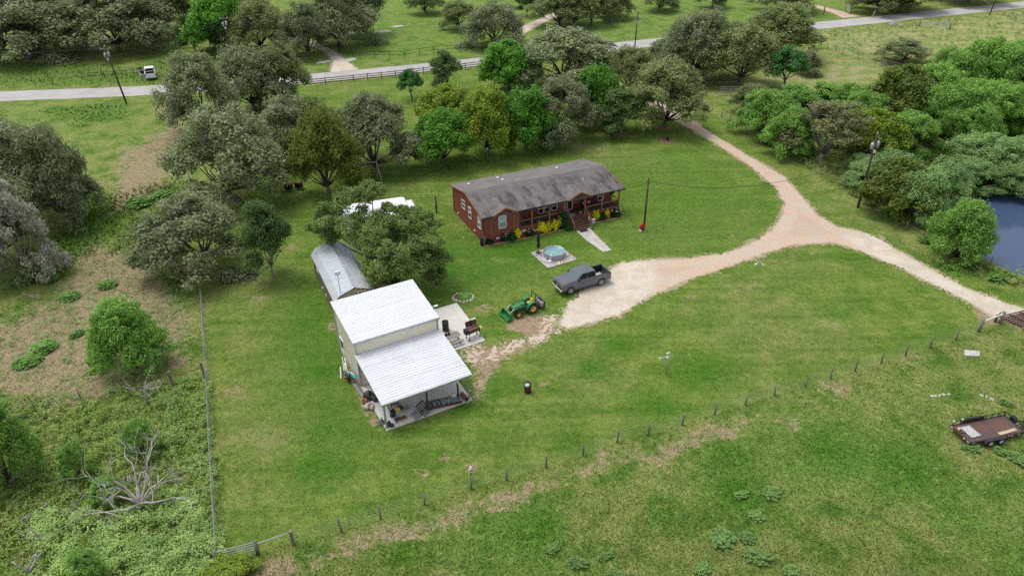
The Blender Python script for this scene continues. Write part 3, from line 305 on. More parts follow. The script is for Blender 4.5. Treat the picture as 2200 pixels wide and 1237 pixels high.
# ------------------------------------------------------------------ trees
def leaf_quads(C, N, size, asp=.55, r=rng):
    """diamond leaf sprays at centres C facing N"""
    n = len(C); N = N / np.linalg.norm(N, axis=1, keepdims=True); t = r.normal(size=(n, 3)); t -= N * (t * N).sum(1, keepdims=True); t /= np.linalg.norm(t, axis=1, keepdims=True); b = np.cross(N, t)
    s = size * r.uniform(.6, 1.35, (n, 1)); fold = N * s * r.uniform(-.25, .25, (n, 1))
    V = np.stack([C - t * s, C - b * s * asp + fold, C + t * s, C + b * s * asp - fold], 1).reshape(-1, 3)
    return V, np.arange(4 * n).reshape(n, 4)
def tree_proto(seed, trunk_h=2.8, lobes=9, spread=3.5, zlo=3.5, zhi=8.2, clumps=13, cr=1.0, lpc=120, ls=.17, flat=.75, lean=.5, droop=0., trunk_r=.25, top_bias=.6, gap=.0, fork=1, upl=.35, wob=.25, LBS=None, pc=95, twig=0):
    """crown (leaf sprays in clumps round limb ends) and trunk (with limbs) meshes for a tree 10 m wide and 10 m high"""
    r = np.random.default_rng(seed); LB = []
    for i in range(lobes):
        a = 2 * math.pi * (i * .618 + r.uniform(-.08, .08)); f = math.sqrt((i + .6) / lobes); rad = spread * f * r.uniform(.82, 1.12)
        z = zhi - (zhi - zlo) * (rad / (spread * 1.1)) ** 2 * r.uniform(.7, 1.1) - r.uniform(0, .8); LB.append(np.array([rad * math.cos(a), rad * math.sin(a), z]))
    if LBS: LB = [np.array(p, float) for p in LBS]
    tk = MB(); base = np.array([0, 0, -.15]); L0 = np.array([r.uniform(-lean, lean), r.uniform(-lean, lean), trunk_h])
    for k in range(fork):
        o = np.array([r.uniform(-.35, .35), r.uniform(-.35, .35), 0]) * (fork > 1); tp = L0 * np.array([1 + k * -1.6 * (fork > 1), 1 - k * .9, 1])
        tk.tube([base + o, base + o + np.array([0, 0, .25]), (base + o + tp) / 2 + r.normal(size=3) * .1, tp], [trunk_r * 1.45, trunk_r, trunk_r * .85, trunk_r * .75], 8)
        for i, lb in enumerate(LB):
            if i % fork != k: continue
            mid = (tp + lb) / 2 + np.array([0, 0, -.35]) + r.normal(size=3) * wob; tk.tube([tp - np.array([0, 0, .2]), mid, lb], [trunk_r * .42, trunk_r * .22, trunk_r * .08], 5)
    CC = []; 
    for lb in LB:
        for j in range(clumps):
            d = r.normal(size=3); d[2] = d[2] * flat + upl; d /= np.linalg.norm(d); ctr = lb + d * np.array([1.25, 1.25, 1.0 * flat + .1]) * r.uniform(.55, 1.35)
            ctr[2] -= droop * max(0, math.hypot(ctr[0], ctr[1]) / spread - .6) * r.uniform(.4, 1.6); CC.append(ctr)
            if j % 4 == 1 and twig: e = ctr + (ctr - L0) / np.linalg.norm(ctr - L0) * cr * r.uniform(.9, 1.5) + r.normal(size=3) * .25; tk.tube([lb, ctr, (ctr + e) / 2 + r.normal(size=3) * .15, e], [.05, .038, .028, .012], 4, mi=1, caps=False)
            if j % 3 == 0: tk.tube([lb - (lb - L0) * .12, (lb + ctr) / 2 + r.normal(size=3) * .12, ctr], [trunk_r * .13, trunk_r * .09, .02], 4, caps=False)
    P = []; Nn = []
    for ctr in CC:
        n = int(lpc * r.uniform(.75, 1.6)); d = r.normal(size=(n, 3)); d /= np.linalg.norm(d, axis=1, keepdims=True); rad = cr * r.uniform(.65, 1.2) * (r.random((n, 1)) ** .45)
        p = d * rad; p[:, 2] *= flat; P.append(ctr + p); Nn.append(d * .7 + r.normal(size=(n, 3)) * .42 + np.array([0, 0, .45]))
    P = np.concatenate(P); Nn = np.concatenate(Nn)
    if gap: k = vnoise(P[:, 0] + 50 + P[:, 2], P[:, 1] + 50 - P[:, 2], .8, seed) > gap; P, Nn = P[k], Nn[k]
    P[:, 2] = np.maximum(P[:, 2], .12)
    ext = np.percentile(np.hypot(P[:, 0], P[:, 1]), pc); top = np.percentile(P[:, 2], 99); fx, fz = (1, 1) if LBS else (5 / ext, 10 / top)
    V, Fq = leaf_quads(P, Nn, ls, r=r); V *= np.array([fx, fx, fz])
    tk.v = [(p[0] * fx, p[1] * fx, p[2] * fz) for p in tk.v]
    return raw_mesh('crown', V, Fq), tk.mesh('trunk', [], True)
BARK = pm('oak_bark', (.09, .08, .07), (.17, .155, .14), 3, .9, bump=.5, stretch=(1, 1, .25)); BARKL = pm('pale_bark', (.30, .27, .24), (.20, .17, .15), 4, .9, stretch=(1, 1, .3))
LM = dict(
    live=leafmat('live_oak_leaves', (.12, .155, .06), (.32, .37, .18), (.33, .38, .24), .55), post=leafmat('post_oak_leaves', (.10, .14, .042), (.295, .355, .125), (.34, .36, .2), .4),
    bright=leafmat('bright_leaves', (.065, .19, .016), (.17, .39, .045)), yell=leafmat('yellow_green_leaves', (.13, .21, .016), (.30, .40, .04), (.11, .16, .04), .6),
    slim=leafmat('young_tree_leaves', (.06, .115, .03), (.16, .24, .07)), bslim=leafmat('rich_green_leaves', (.05, .15, .035), (.12, .30, .075)), cedar=leafmat('cedar_sprays', (.08, .125, .018), (.22, .27, .045)),
    mesq=leafmat('mesquite_leaves', (.12, .26, .04), (.29, .50, .10), (.19, .30, .08), .4), mesq2=leafmat('bank_mesquite_leaves', (.14, .26, .07), (.32, .48, .17), (.34, .42, .21), .5), shade=leafmat('shade_oak_leaves', (.085, .15, .026), (.29, .395, .11), (.2, .28, .09), .4),
    mossy=leafmat('mossy_oak_leaves', (.28, .28, .21), (.55, .54, .45), (.2, .22, .13), .6), greyt=leafmat('pale_olive_leaves', (.13, .155, .05), (.31, .32, .13), (.38, .35, .25), .6), olive=leafmat('olive_leaves', (.075, .125, .018), (.19, .25, .045)))
PR = {}
PR['live'] = [tree_proto(11 + i, trunk_h=1.2, lobes=22, spread=3.8, zlo=.9, zhi=7.6, clumps=10, cr=1.0, lpc=115, ls=.14, flat=.85, lean=.8, droop=1.1, fork=1 + i % 2, gap=.22, wob=.4, twig=1) for i in range(5)]
PR['post'] = [tree_proto(31 + i, trunk_h=1.3, lobes=21, spread=3.6, zlo=1.1, zhi=7.8, clumps=11, cr=.92, lpc=115, ls=.14, flat=.9, lean=.5, droop=.6, gap=.2) for i in range(4)]
PR['mossy'] = [tree_proto(71, trunk_h=1.6, lobes=12, spread=3.0, zlo=1.8, zhi=8.6, clumps=11, cr=.9, lpc=120, ls=.14, droop=2.2, gap=.24)]
PR['bright'] = [tree_proto(41 + i, trunk_h=1.1, lobes=19, spread=3.4, zlo=1.3, zhi=7.7, clumps=13, cr=.95, lpc=105, ls=.19, flat=.95, lean=.2, trunk_r=.22) for i in range(2)]
PR['yell'] = PR['bright'][::-1]
PR['slim'] = [tree_proto(51 + i, trunk_h=1.6, lobes=12, spread=2.8, zlo=1.8, zhi=8.2, clumps=12, cr=1.0, lpc=110, ls=.16, lean=.2, trunk_r=.2, gap=.17) for i in range(2)]
PR['bslim'] = [tree_proto(55, trunk_h=2.6, lobes=9, spread=2.9, zlo=3.4, zhi=7.8, clumps=11, cr=1.0, lpc=95, ls=.22, trunk_r=.26, gap=.22)]
PR['mesq'] = [tree_proto(61 + i, pc=99.3, trunk_h=.5, lobes=22, spread=3.8, zlo=.5, zhi=7.4, clumps=12, cr=.9, lpc=115, ls=.15, flat=.8, lean=.7, droop=.8, trunk_r=.16, gap=.24, fork=2, upl=.6) for i in range(3)]
PR['mesq2'] = PR['mesq']
PR['mesb'] = [tree_proto(66, pc=98.5, trunk_h=.3, lobes=30, spread=3.7, zlo=.5, zhi=7.0, clumps=11, cr=.95, lpc=105, ls=.15, flat=.95, lean=.3, droop=.5, trunk_r=.14, gap=.2, fork=2, upl=.45)]
LM['mesb'] = LM['mesq']
PR['olive'] = PR['bright']
PR['greyt'] = [tree_proto(81, trunk_h=1.2, lobes=15, spread=3.6, zlo=1.5, zhi=7.8, clumps=12, cr=.75, lpc=75, ls=.15, trunk_r=.3, gap=.33, wob=.5, twig=1)]
PR['shade'] = [tree_proto(85, trunk_h=2.6, lobes=31, spread=6, clumps=9, cr=.78, lpc=190, ls=.13, flat=.75, lean=.3, trunk_r=.42, gap=.1, LBS=T['SHADE'], twig=1)]
def cedar_proto(seed):
    r = np.random.default_rng(seed); tk = MB().tube([(0, 0, -.1), (.1, 0, 4), (0, .1, 9)], [.32, .2, .04], 7); P = []; N = []
    for i in range(150):
        z = 10 * (i / 150) ** 1.1 * .95 + .5; rad = 4.9 * (1 - (z / 10.8)) ** .55 * r.uniform(.45, 1.12); a = i * 2.4; e = np.array([rad * math.cos(a), rad * math.sin(a), z - .15 * rad])
        n = 170; t = r.random((n, 1)) ** .6; p = np.array([0, 0, z]) + (e - np.array([0, 0, z])) * t + r.normal(size=(n, 3)) * np.array([.38, .38, .26]); p[:, 2] -= (t[:, 0] ** 2) * .35; P.append(p); N.append(r.normal(size=(n, 3)) * .6 + np.array([math.cos(a), math.sin(a), .5]))
        if i % 6 == 0: tk.tube([(0, 0, z), tuple(e)], [.06, .02], 4)
    P = np.concatenate(P); P[:, 2] = np.maximum(P[:, 2], .1); V, Fq = leaf_quads(P, np.concatenate(N), .15, .4, r); return raw_mesh('crown', V, Fq), tk.mesh('trunk', [], True)
PR['cedar'] = [tree_proto(3, trunk_h=1.0, lobes=24, spread=3.6, zlo=.9, zhi=8.2, clumps=11, cr=.8, lpc=120, ls=.13, flat=1.15, lean=.3, droop=.5, gap=.2)]
NAMES = dict(live='live_oak', post='oak_tree', bright='round_tree', yell='round_tree', slim='young_tree', bslim='small_tree', cedar='cedar_tree', mesq='mesquite_tree', mesq2='mesquite_tree', mesb='mesquite_bush', shade='shade_oak', mossy='mossy_oak', greyt='twiggy_tree', olive='olive_tree')
for k, L in PR.items():
    for cm, tm in L:
        if not len(cm.materials): cm.materials.append(LM[k])
        if not len(tm.materials): tm.materials.append(BARKL if k in ('slim', 'mossy', 'greyt') else BARK); tm.materials.append(BARKL)
ti = 0
for k, x, y, h, wd, lab in T['TREES']:
    if lab == '#far': continue
    grp = None
    if lab == '#thicket': lab, grp = 'feathery green mesquite crown in the dense thicket beyond the pond', 'mesquites massed in the thicket'
    elif lab == '#bank': lab, grp = 'pale feathery mesquite on the overgrown bank along the pond', 'mesquites along the pond bank'
    cm, tm = PR[k][ti % len(PR[k])]; ti += 1
    t = thing(NAMES[k], lab, 'tree', (x, y, -.02 if y > 75 or x < 45 else -.1), rnd.uniform(0, 6.28), grp); t.scale = (wd / 10, wd / 10, h / 10)
    if k == 'shade': t.rotation_euler.z = 0; t.scale = (1, 1, 1)
    co = inst('crown', cm, t); inst('trunk', tm, t)
    if cm.materials[0] != LM[k]: co.material_slots[0].link = 'OBJECT'; co.material_slots[0].material = LM[k]
# bare twigs showing in the pale olive tree and moss-grey limbs are part of their trunks
# ------------------------------------------------------------------ dead wood
m_dead = pm('weathered_dead_wood', (.50, .46, .41), (.34, .30, .27), 5, .9)
m_deadd = pm('dark_dead_wood', (.16, .13, .11), (.30, .26, .22), 4, .9)
def branchy(mb, p, d, L, rad, depth, r, up=.12, spread=.65):
    pts = [np.array(p)]; n = 4
    for i in range(n): d = d + r.normal(size=3) * .22 + np.array([0, 0, up * .3]); d /= np.linalg.norm(d); pts.append(pts[-1] + d * L / n)
    for q_ in pts: q_[2] = max(q_[2], .06)
    mb.tube(pts, [rad * (1 - .6 * i / n) for i in range(n + 1)], 5)
    if depth:
        for k in range(r.integers(2, 5)):
            i = r.integers(2, n + 1); nd = d + r.normal(size=3) * spread; nd /= np.linalg.norm(nd); branchy(mb, pts[i], nd, L * r.uniform(.45, .75), rad * .5, depth - 1, r, up, spread)
def dead_tree(name, lab, x, y, dirs, L, rad, depth, seed, trunk=None, mat=m_dead):
    r = np.random.default_rng(seed); t = thing(name, lab, 'dead tree', (x, y, 0)); mb = MB()
    if trunk: MB().tube([(0, 0, -.1), (trunk[0] * .4, trunk[1] * .4, trunk[2] * .5), trunk], [rad * 1.7, rad * 1.5, rad * 1.1], 7).build('trunk', m_deadd, t, True)
    for d in dirs: dv = np.array(d, float); branchy(mb, trunk or (0, 0, 0), dv / np.linalg.norm(dv), L * r.uniform(.8, 1.15), rad, depth, r)
    mb.build('branch', mat, t, True)
px, py = T['PT']['dead1']; dead_tree('fallen_tree', 'large bleached dead tree sprawling among the weeds in the lower left', px, py, [(-1, -.05, .12), (-.8, .35, .3), (-.5, .9, .55), (-.1, 1, .7), (.2, .9, .75), (.6, .5, .5), (.7, .1, .3), (-.9, -.3, .1), (.9, -.1, .2), (-.7, .7, .5)], 2.8, .095, 3, 4, (.15, .1, .8))
px, py = T['PT']['dead2']; dead_tree('dead_stump', 'grey dead snag with upright broken branches by the side fence', px, py, [(0, .1, 1), (.4, .2, .8), (-.5, .2, .7), (.15, -.2, 1)], 1.9, .07, 2, 8, (0, 0, .5))
px, py = T['PT']['dead3']; dead_tree('dead_stump', 'short grey dead trunk leaning above the long fallen branch', px, py, [(-.5, .3, 1), (-.4, -.2, .8)], 1.0, .08, 1, 9, (-.3, .1, .8))
px, py = T['PT']['dead4']; dead_tree('dead_stump', 'forked grey snag at the bottom edge in the left corner', px, py, [(-.5, .1, 1), (.4, .2, 1), (0, .3, 1)], 1.1, .09, 1, 15, (0, 0, .5))
px, py = T['PT']['deadstick']; dead_tree('dead_stump', 'small bleached dead snag under the silvery mossy oak', px, py, [(-.6, .1, .8), (.5, -.2, .4)], 1.0, .08, 1, 17)
for a, b_, lab, sd in (('log1', 'log1b', 'long grey fallen branch lying in the bottom left corner', 2), ('log2', 'log2b', 'grey fallen branch in front of the left edge mesquite', 3)):
    A, B_ = T['PT'][a], T['PT'][b_]; r = np.random.default_rng(sd); t = thing('fallen_branch', lab, 'branch', (A[0], A[1], 0)); d = np.array([B_[0] - A[0], B_[1] - A[1]])
    pts = [(d[0] * s_ + r.normal() * .1, d[1] * s_ + r.normal() * .1, .12 + .45 * s_ * s_) for s_ in np.linspace(0, 1, 7)]; MB().tube(pts, [.13, .12, .11, .1, .08, .06, .04], 6).build('log', m_deadd, t, True)
    mb = MB()
    for k in (2, 3, 5): branchy(mb, pts[k], np.array([r.normal(), r.normal(), .5]), .9, .04, 1, r)
    mb.build('twig', m_dead, t, True)
# ------------------------------------------------------------------ shrubs and weed clumps
def shrub_proto(seed, n=42, lpc=70, ls=.08, h=.9, rad=.42, cr=.2, spiky=0, stems=True):
    r = np.random.default_rng(seed); P = []; N = []; mb = MB()
    for i in range(n):
        a, f = i * 2.4, math.sqrt((i + .5) / n); z = h * (1 - .62 * f * f) * r.uniform(.55, 1.0); e = np.array([rad * f * math.cos(a), rad * f * math.sin(a), z])
        d = r.normal(size=(lpc, 3)); d /= np.linalg.norm(d, axis=1, keepdims=True); p = e + d * cr * (r.random((lpc, 1)) ** .5)
        if spiky: tt = r.random((lpc, 1)); p = e * (.55 + .62 * tt) + d * .06
        P.append(p); N.append(d * .5 + r.normal(size=(lpc, 3)) * .5 + np.array([0, 0, .4]))
        if i % 3 == 0: mb.tube([(0, 0, 0), tuple(e * .6 + np.array([0, 0, .05])), tuple(e)], [.02, .014, .006], 4, caps=False)
    P = np.concatenate(P); P[:, 2] = np.maximum(P[:, 2], .03); V, Fq = leaf_quads(P, np.concatenate(N), ls, r=r); return raw_mesh('foliage', V, Fq), mb.mesh('stem', [BARK])
SH = [shrub_proto(1), shrub_proto(2, n=36, lpc=60, ls=.10), shrub_proto(3, n=26, lpc=46, ls=.075, spiky=1, h=1.0)]
LS = dict(yellow=leafmat('golden_shrub_leaves', (.62, .62, .012), (.95, .88, .05)), dark=leafmat('dark_shrub_leaves', (.015, .045, .012), (.05, .11, .03)), rose=leafmat('rose_leaves', (.02, .045, .018), (.06, .10, .04)),
          tall=leafmat('tall_shrub_leaves', (.018, .06, .018), (.06, .135, .04)), weed=leafmat('pale_weed_leaves', (.12, .24, .055), (.29, .44, .14)), green=leafmat('green_weed_leaves', (.11, .25, .04), (.24, .42, .10)))
def shrub(name, lab, cat, x, y, z, wd, h, mat, pi=0, parent_group=None, rz=None, flowers=None):
    t = thing(name, lab, cat, (x, y, z), rnd.uniform(0, 6) if rz is None else rz, parent_group); t.scale = (wd * rnd.uniform(.85, 1.15), wd * (rnd.uniform(.55, 1.1) if cat == 'weed' else 1), h)
    f = inst('foliage', SH[pi][0], t); 
    if not len(SH[pi][0].materials): SH[pi][0].materials.append(mat)
    f.material_slots[0].link = 'OBJECT'; f.material_slots[0].material = LS[mat] if isinstance(mat, str) else mat
    inst('stem', SH[pi][1], t)
    if flowers:
        mb = MB(); r = random.Random(int(x * 100))
        for i in range(16):
            a, q_ = r.uniform(0, 6.28), r.uniform(.15, .5); c_ = (q_ * math.cos(a), q_ * math.sin(a), .62 + .38 * r.random()); mb.lathe([(0, -.05), (.05, -.02), (.065, .02), (0, .05)], 6, c_)
        mb.build('flower', flowers, t)['kind'] = 'stuff'
    return t
SH[0][0].materials.append(LS['dark']); SH[1][0].materials.append(LS['dark']); SH[2][0].materials.append(LS['dark'])
for i, (x, y, wd) in enumerate(T['WEEDS']):
    near = x > -15
    tr_, pd_ = x > 30 and y < 50, x > 40 and y > 60
    shrub('weed_clump', 'green weed clump sprouting beside the rusty flatbed trailer' if tr_ else 'weed clump on the grassy bank between the white gravel and the pond' if pd_ else 'sage green weed clump in the near pasture in front of the wire fence' if near else 'bright green weed clump in the dry left field', 'weed', x, y, 0, wd, wd * (.32 if near else .34), 'weed' if near and x < 45 else 'green', 2 if near else 1, 'weed clumps by the trailer' if tr_ else 'weed clumps on the pond bank' if pd_ else 'sage green weed clumps in the near pasture' if near else 'green weed clumps in the dry left field')
# ------------------------------------------------------------------ grass and weeds nobody could count
m_blade, g, b = newmat('grass_blades'); c, fine, small, mid = ground_colour(g); ri = g.node('ShaderNodeNewGeometry').outputs['Random Per Island']
c = g.mul(c, g.math('MULTIPLY_ADD', ri, .42, .9)); g.link(c, b.inputs['Base Color']); b.inputs['Roughness'].default_value = .7; b.inputs['Specular IOR Level'].default_value = .2
def grass(name, n, ymin, ymax, cond, hgt, wid, lab_mat=m_blade, xr=None, power=1.5):
    """blades: three-cornered leaves standing on the ground, denser near the front"""
    u = rng.random(n); y = ymin + (ymax - ymin) * u ** power; half = y * .72 + 14; x = (rng.random(n) * 2 - 1) * half if xr is None else rng.uniform(xr[0], xr[1], n)
    z = zones(x, y); k = cond(z, x, y); x, y = x[k], y[k]; n = len(x); z0 = pond_z(x, y); k = z0 > -.15; x, y, z0 = x[k], y[k], z0[k]; n = len(x)
    a = rng.uniform(0, 6.283, n); hh = hgt * rng.uniform(.5, 1.4, n); ww = wid * rng.uniform(.6, 1.4, n); ln = rng.uniform(.2, 1.3, n) * hh; la = rng.uniform(0, 6.283, n)
    V = np.zeros((n, 3, 3)); V[:, 0] = np.stack([x - np.cos(a) * ww, y - np.sin(a) * ww, z0 - .01], -1); V[:, 1] = np.stack([x + np.cos(a) * ww, y + np.sin(a) * ww, z0 - .01], -1); V[:, 2] = np.stack([x + np.cos(la) * ln, y + np.sin(la) * ln, z0 + hh], -1)
    V = V.reshape(-1, 3); me = raw_mesh(name, V, np.arange(3 * n).reshape(n, 3)); zone_attr(me, V[:, 0], V[:, 1]); me.materials.append(lab_mat); return tag(inst(name, me), kind='stuff')
SHOPP = [(-10.5, 44.0), (-3.5, 47.8), (1.2, 52.0), (-4.0, 61.5), (-16.5, 56.5)]
def drv(x, y): return np.maximum.reduce([seg_sd(x, y, PO['drive']), seg_sd(x, y, PO['driveB']) - .6]) < -.15
free = lambda z, x, y: drv(x, y) & (seg_sd(x, y, SHOPP) < 0)
grass('lawn_grass', 330000, 29, 100, lambda z, x, y: (z['lawn'] > .5) & (z['dirt'] < .35) & free(z, x, y), .055, .045)
grass('pasture_grass', 330000, 27, 75, lambda z, x, y: (z['lawn'] < .5) & (z['dirt'] < .4) & (rng.random(len(x)) > z['tan'] * .75) & free(z, x, y),   .10, .05)
grass('tall_grass', 60000, 110, 175, lambda z, x, y: (z['lush'] > rng.uniform(.1, .9, len(x))) & (z['lawn'] < .3), .3, .14, power=1)
grass('rough_grass', 90000, 45, 120, lambda z, x, y: (z['lush'] > rng.uniform(.1, .9, len(x))) & (z['lawn'] < .3) & (x < -15), .36, .09, xr=(-75, -15), power=1)
def weeds(name, n, poly, mat, hgt, ls, per, seed):
    r = np.random.default_rng(seed); xs_ = [p[0] for p in poly]; ys_ = [p[1] for p in poly]; x, y = r.uniform(min(xs_), max(xs_), n), r.uniform(min(ys_), max(ys_), n)
    k = (seg_sd(x, y, poly) > -.3) & (vnoise(x, y, .9, seed) + .5 * vnoise(x, y, 2.7, seed + 1) > r.uniform(.55, .95, n)); x, y = x[k], y[k]; n = len(x); h = hgt * r.uniform(.4, 1.3, n)
    C = np.repeat(np.stack([x, y, h], -1), per, 0) + r.normal(size=(n * per, 3)) * np.array([.16, .16, .12]); C[:, 2] = np.maximum(C[:, 2], .04)
    V, Fq = leaf_quads(C, r.normal(size=(len(C), 3)) * .45 + np.array([0, 0, 1.]), ls, .5, r); me = raw_mesh(name, V, Fq); me.materials.append(mat); return tag(inst(name, me), kind='stuff')
LW = leafmat('pale_broadleaf_weeds', (.17, .31, .065), (.47, .60, .22)); LW2 = leafmat('dark_undergrowth', (.14, .24, .035), (.34, .46, .11), (.36, .33, .17), .5)
weeds('pale_weeds', 2300, PO['densew1'], LW, .6, .085, 22, 3)
weeds('broadleaf_weeds', 2800, PO['densew2'], LW, .6, .085, 22, 13)
weeds('undergrowth', 9000, PO['weedzone'], LW2, .35, .10, 11, 23)
weeds('scattered_weeds', 3400, PO['tanA'], leafmat('dry_field_weeds', (.13, .24, .05), (.34, .46, .16)), .18, .09, 9, 33)
weeds('bank_undergrowth', 16000, PO['bank'], LW2, .5, .13, 10, 43)
weeds('field_weeds', 2600, PO['gold'], leafmat('meadow_weeds', (.11, .18, .05), (.27, .34, .14)), .4, .16, 9, 53)
# ------------------------------------------------------------------ building materials
m_red = pm('red_brown_siding', (.25, .062, .04), (.21, .05, .033), 1.2, .6); m_trim = pm('cedar_trim', (.36, .135, .055), (.28, .105, .045), 3, .6); m_white = pm('white_paint', (.78, .78, .77), (.7, .7, .69), 2, .45)
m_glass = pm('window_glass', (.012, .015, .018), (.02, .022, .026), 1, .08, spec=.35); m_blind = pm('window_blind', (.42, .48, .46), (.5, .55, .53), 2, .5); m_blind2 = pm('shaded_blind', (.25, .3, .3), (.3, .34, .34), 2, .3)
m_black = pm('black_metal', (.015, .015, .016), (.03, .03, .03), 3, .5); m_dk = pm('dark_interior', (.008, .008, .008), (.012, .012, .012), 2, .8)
m_conc = pm('concrete', (.56, .535, .49), (.63, .605, .56), .7, .85, bump=.15, lo=.3, hi=.7); m_concp = pm('pale_concrete', (.50, .48, .445), (.40, .375, .34), 1.6, .85, bump=.2)
m_wood = pm('grey_weathered_wood', (.34, .31, .27), (.24, .215, .185), 3, .9, stretch=(.3, 4, 4)); m_postw = pm('fence_post_wood', (.25, .22, .185), (.13, .115, .10), 5, .95, stretch=(1, 1, .25), bump=.4); m_pole = pm('creosote_pole', (.055, .035, .022), (.095, .065, .045), 3, .85, stretch=(1, 1, .2))
m_galv = pm('galvanised_steel', (.46, .49, .51), (.36, .385, .40), 3, .4, .55); m_steel = pm('grey_steel', (.30, .32, .33), (.22, .23, .24), 4, .45, .4); m_rust = pm('rusty_steel', (.12, .055, .032), (.21, .085, .04), 4, .85); m_rustd = pm('dark_rust', (.06, .03, .022), (.11, .05, .03), 5, .85)
m_beige = pm('beige_metal_siding', (.80, .745, .62), (.76, .70, .575), .8, .55); m_tan = pm('tan_board', (.52, .40, .27), (.44, .33, .22), 4, .8, stretch=(.4, 3, 3))
def roof_metal(name, c1, c2, dirt, amt, stretch):
    m, g, b = newmat(name); tc = g.node('ShaderNodeTexCoord').outputs['Object']; mp = g.node('ShaderNodeMapping'); mp.inputs['Scale'].default_value = stretch; g.link(tc, mp.inputs[0])
    c = g.mix(g.ramp(g.noise(tc, .6, 3), .35, .65), c1, c2); c = g.mix(g.math('MULTIPLY', g.ramp(g.noise(mp.outputs[0], 1.2, 5, .7), .5, .72), amt), c, dirt); g.link(c, b.inputs['Base Color']); b.inputs['Roughness'].default_value = .5; b.inputs['Specular IOR Level'].default_value = .3; return m
m_roofw = roof_metal('white_metal_roof', (.72, .74, .752), (.69, .71, .72), (.56, .56, .555), .3, (.25, 3, 1)); m_roofw2 = roof_metal('stained_white_metal_roof', (.655, .68, .69), (.61, .63, .64), (.43, .435, .43), .65, (.2, 2.2, 1)); m_roofs = roof_metal('grey_metal_roof', (.47, .505, .53), (.51, .545, .57), (.10, .10, .105), .0, (2, .3, 1)); m_roofs2 = roof_metal('streaked_grey_metal_roof', (.50, .53, .555), (.45, .48, .505), (.16, .16, .165), .65, (2.2, .35, .35))
def shingle_mat():
    m, g, b = newmat('weathered_shingles'); tc = g.node('ShaderNodeTexCoord').outputs['Object']; mp = g.node('ShaderNodeMapping'); mp.inputs['Scale'].default_value = (1, .3, .3); g.link(tc, mp.inputs[0])
    c = g.mix(g.ramp(g.noise(tc, .8, 4), .35, .65), (.222, .204, .194), (.178, .164, .157)); c = g.mix(g.ramp(g.noise(tc, 9, 3, .8), .45, .7), c, (.115, .102, .098))
    sp = g.node('ShaderNodeSeparateXYZ'); g.link(tc, sp.inputs[0]); fm = g.ramp(sp.outputs[1], 6, 2)      # algae streaks grow on the front slope only
    c = g.mix(g.math('MULTIPLY', g.ramp(g.noise(mp.outputs[0], 1.1, 5, .7), .43, .66), g.math('MULTIPLY', fm, .8)), c, (.05, .047, .046)); g.link(c, b.inputs['Base Color']); b.inputs['Roughness'].default_value = .95; b.inputs['Specular IOR Level'].default_value = .15; return m
m_shin = shingle_mat()
# ------------------------------------------------------------------ brown house
def window(parent, o, u, wd, h, kind='dark', nrm=None, label=None):
    """white frame with two recessed panes; o = lower corner, u = direction along wall, nrm = outward"""
    o, u = Vector(o), Vector(u); n = Vector(nrm); up = Vector((0, 0, 1)); f = MB(); t = .085
    P = lambda a, z, d: o + u * a + up * z + n * d
    for a, b_ in (((0, t / 2), (wd, t / 2)), ((0, h - t / 2), (wd, h - t / 2)), ((t / 2, 0), (t / 2, h)), ((wd - t / 2, 0), (wd - t / 2, h)), ((0, h * .52), (wd, h * .52))): f.bar(P(*a, .03), P(*b_, .03), t, t)
    w_ = f.build('window', m_white, parent, fixn=True)
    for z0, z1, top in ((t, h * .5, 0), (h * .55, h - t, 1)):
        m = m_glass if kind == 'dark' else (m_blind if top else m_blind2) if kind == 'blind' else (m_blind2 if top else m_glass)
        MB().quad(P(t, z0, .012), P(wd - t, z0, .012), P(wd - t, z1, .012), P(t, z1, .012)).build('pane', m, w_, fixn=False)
    return w_
def lap(mb, p, u, x0, x1, z0, z1, n, step=.2, prof=None):
    """clapboards: each course slopes outward to its lower edge"""
    p, u, n = Vector(p), Vector(u), Vector(n); z = z0
    while z < z1 - .01:
        zt = min(z + step, z1); a0, a1 = (prof(z) if prof else (x0, x1)); b0, b1 = (prof(zt) if prof else (x0, x1)); k = Vector((0, 0, 1))
        if a1 - a0 > .05: mb.quad(p + u * a0 + k * z + n * .03, p + u * a1 + k * z + n * .03, p + u * b1 + k * zt + n * .004, p + u * b0 + k * zt + n * .004); mb.quad(p + u * a0 + k * z, p + u * a1 + k * z, p + u * a1 + k * z + n * .03, p + u * a0 + k * z + n * .03)
        z = zt
HO, HA = (-3.186, 75.722, 0), .419
H_ = thing('house', 'long red brown manufactured house with grey shingle roof and front porch', 'house', HO, HA)
HL, HW, EV, RG, SL = 18.38, 9.8, 3.56, 4.57, .2065
core = MB()
core.prism([(0.02, .02), (4.66, .02), (4.66, 2.02), (18.36, 2.02), (18.36, 9.78), (.02, 9.78)], 0, 3.4)
core.build('inner_wall', m_red, H_, fixn=True)
mb = MB(); lap(mb, (0, 0, 0), (1, 0, 0), 0, 4.68, 0, 3.46, (0, -1, 0)); mb.build('front_wall', m_red, H_, fixn=False)
mb = MB(); pf = lambda z: (0, HW) if z < EV - .1 else ((z - EV + .1) / SL, HW - (z - EV + .1) / SL); lap(mb, (0, 0, 0), (0, 1, 0), 0, HW, 0, 4.5, (-1, 0, 0), .2, pf); mb.build('side_wall', m_red, H_)
mb = MB(); lap(mb, (4.68, 2, 0), (1, 0, 0), 0, 13.7, 1.05, 3.46, (0, -1, 0)); lap(mb, (4.68, 0, 0), (0, 1, 0), 0, 2, 0, 3.46, (1, 0, 0)); mb.build('porch_wall', m_red, H_)
mb = MB(); lap(mb, (HL, 2, 0), (0, 1, 0), 0, 7.8, 0, 3.4, (1, 0, 0)); mb.quad((HL, 0, 3.46), (HL, HW, 3.46), (HL, HW / 2, 4.5)); mb.build('end_wall', m_red, H_)
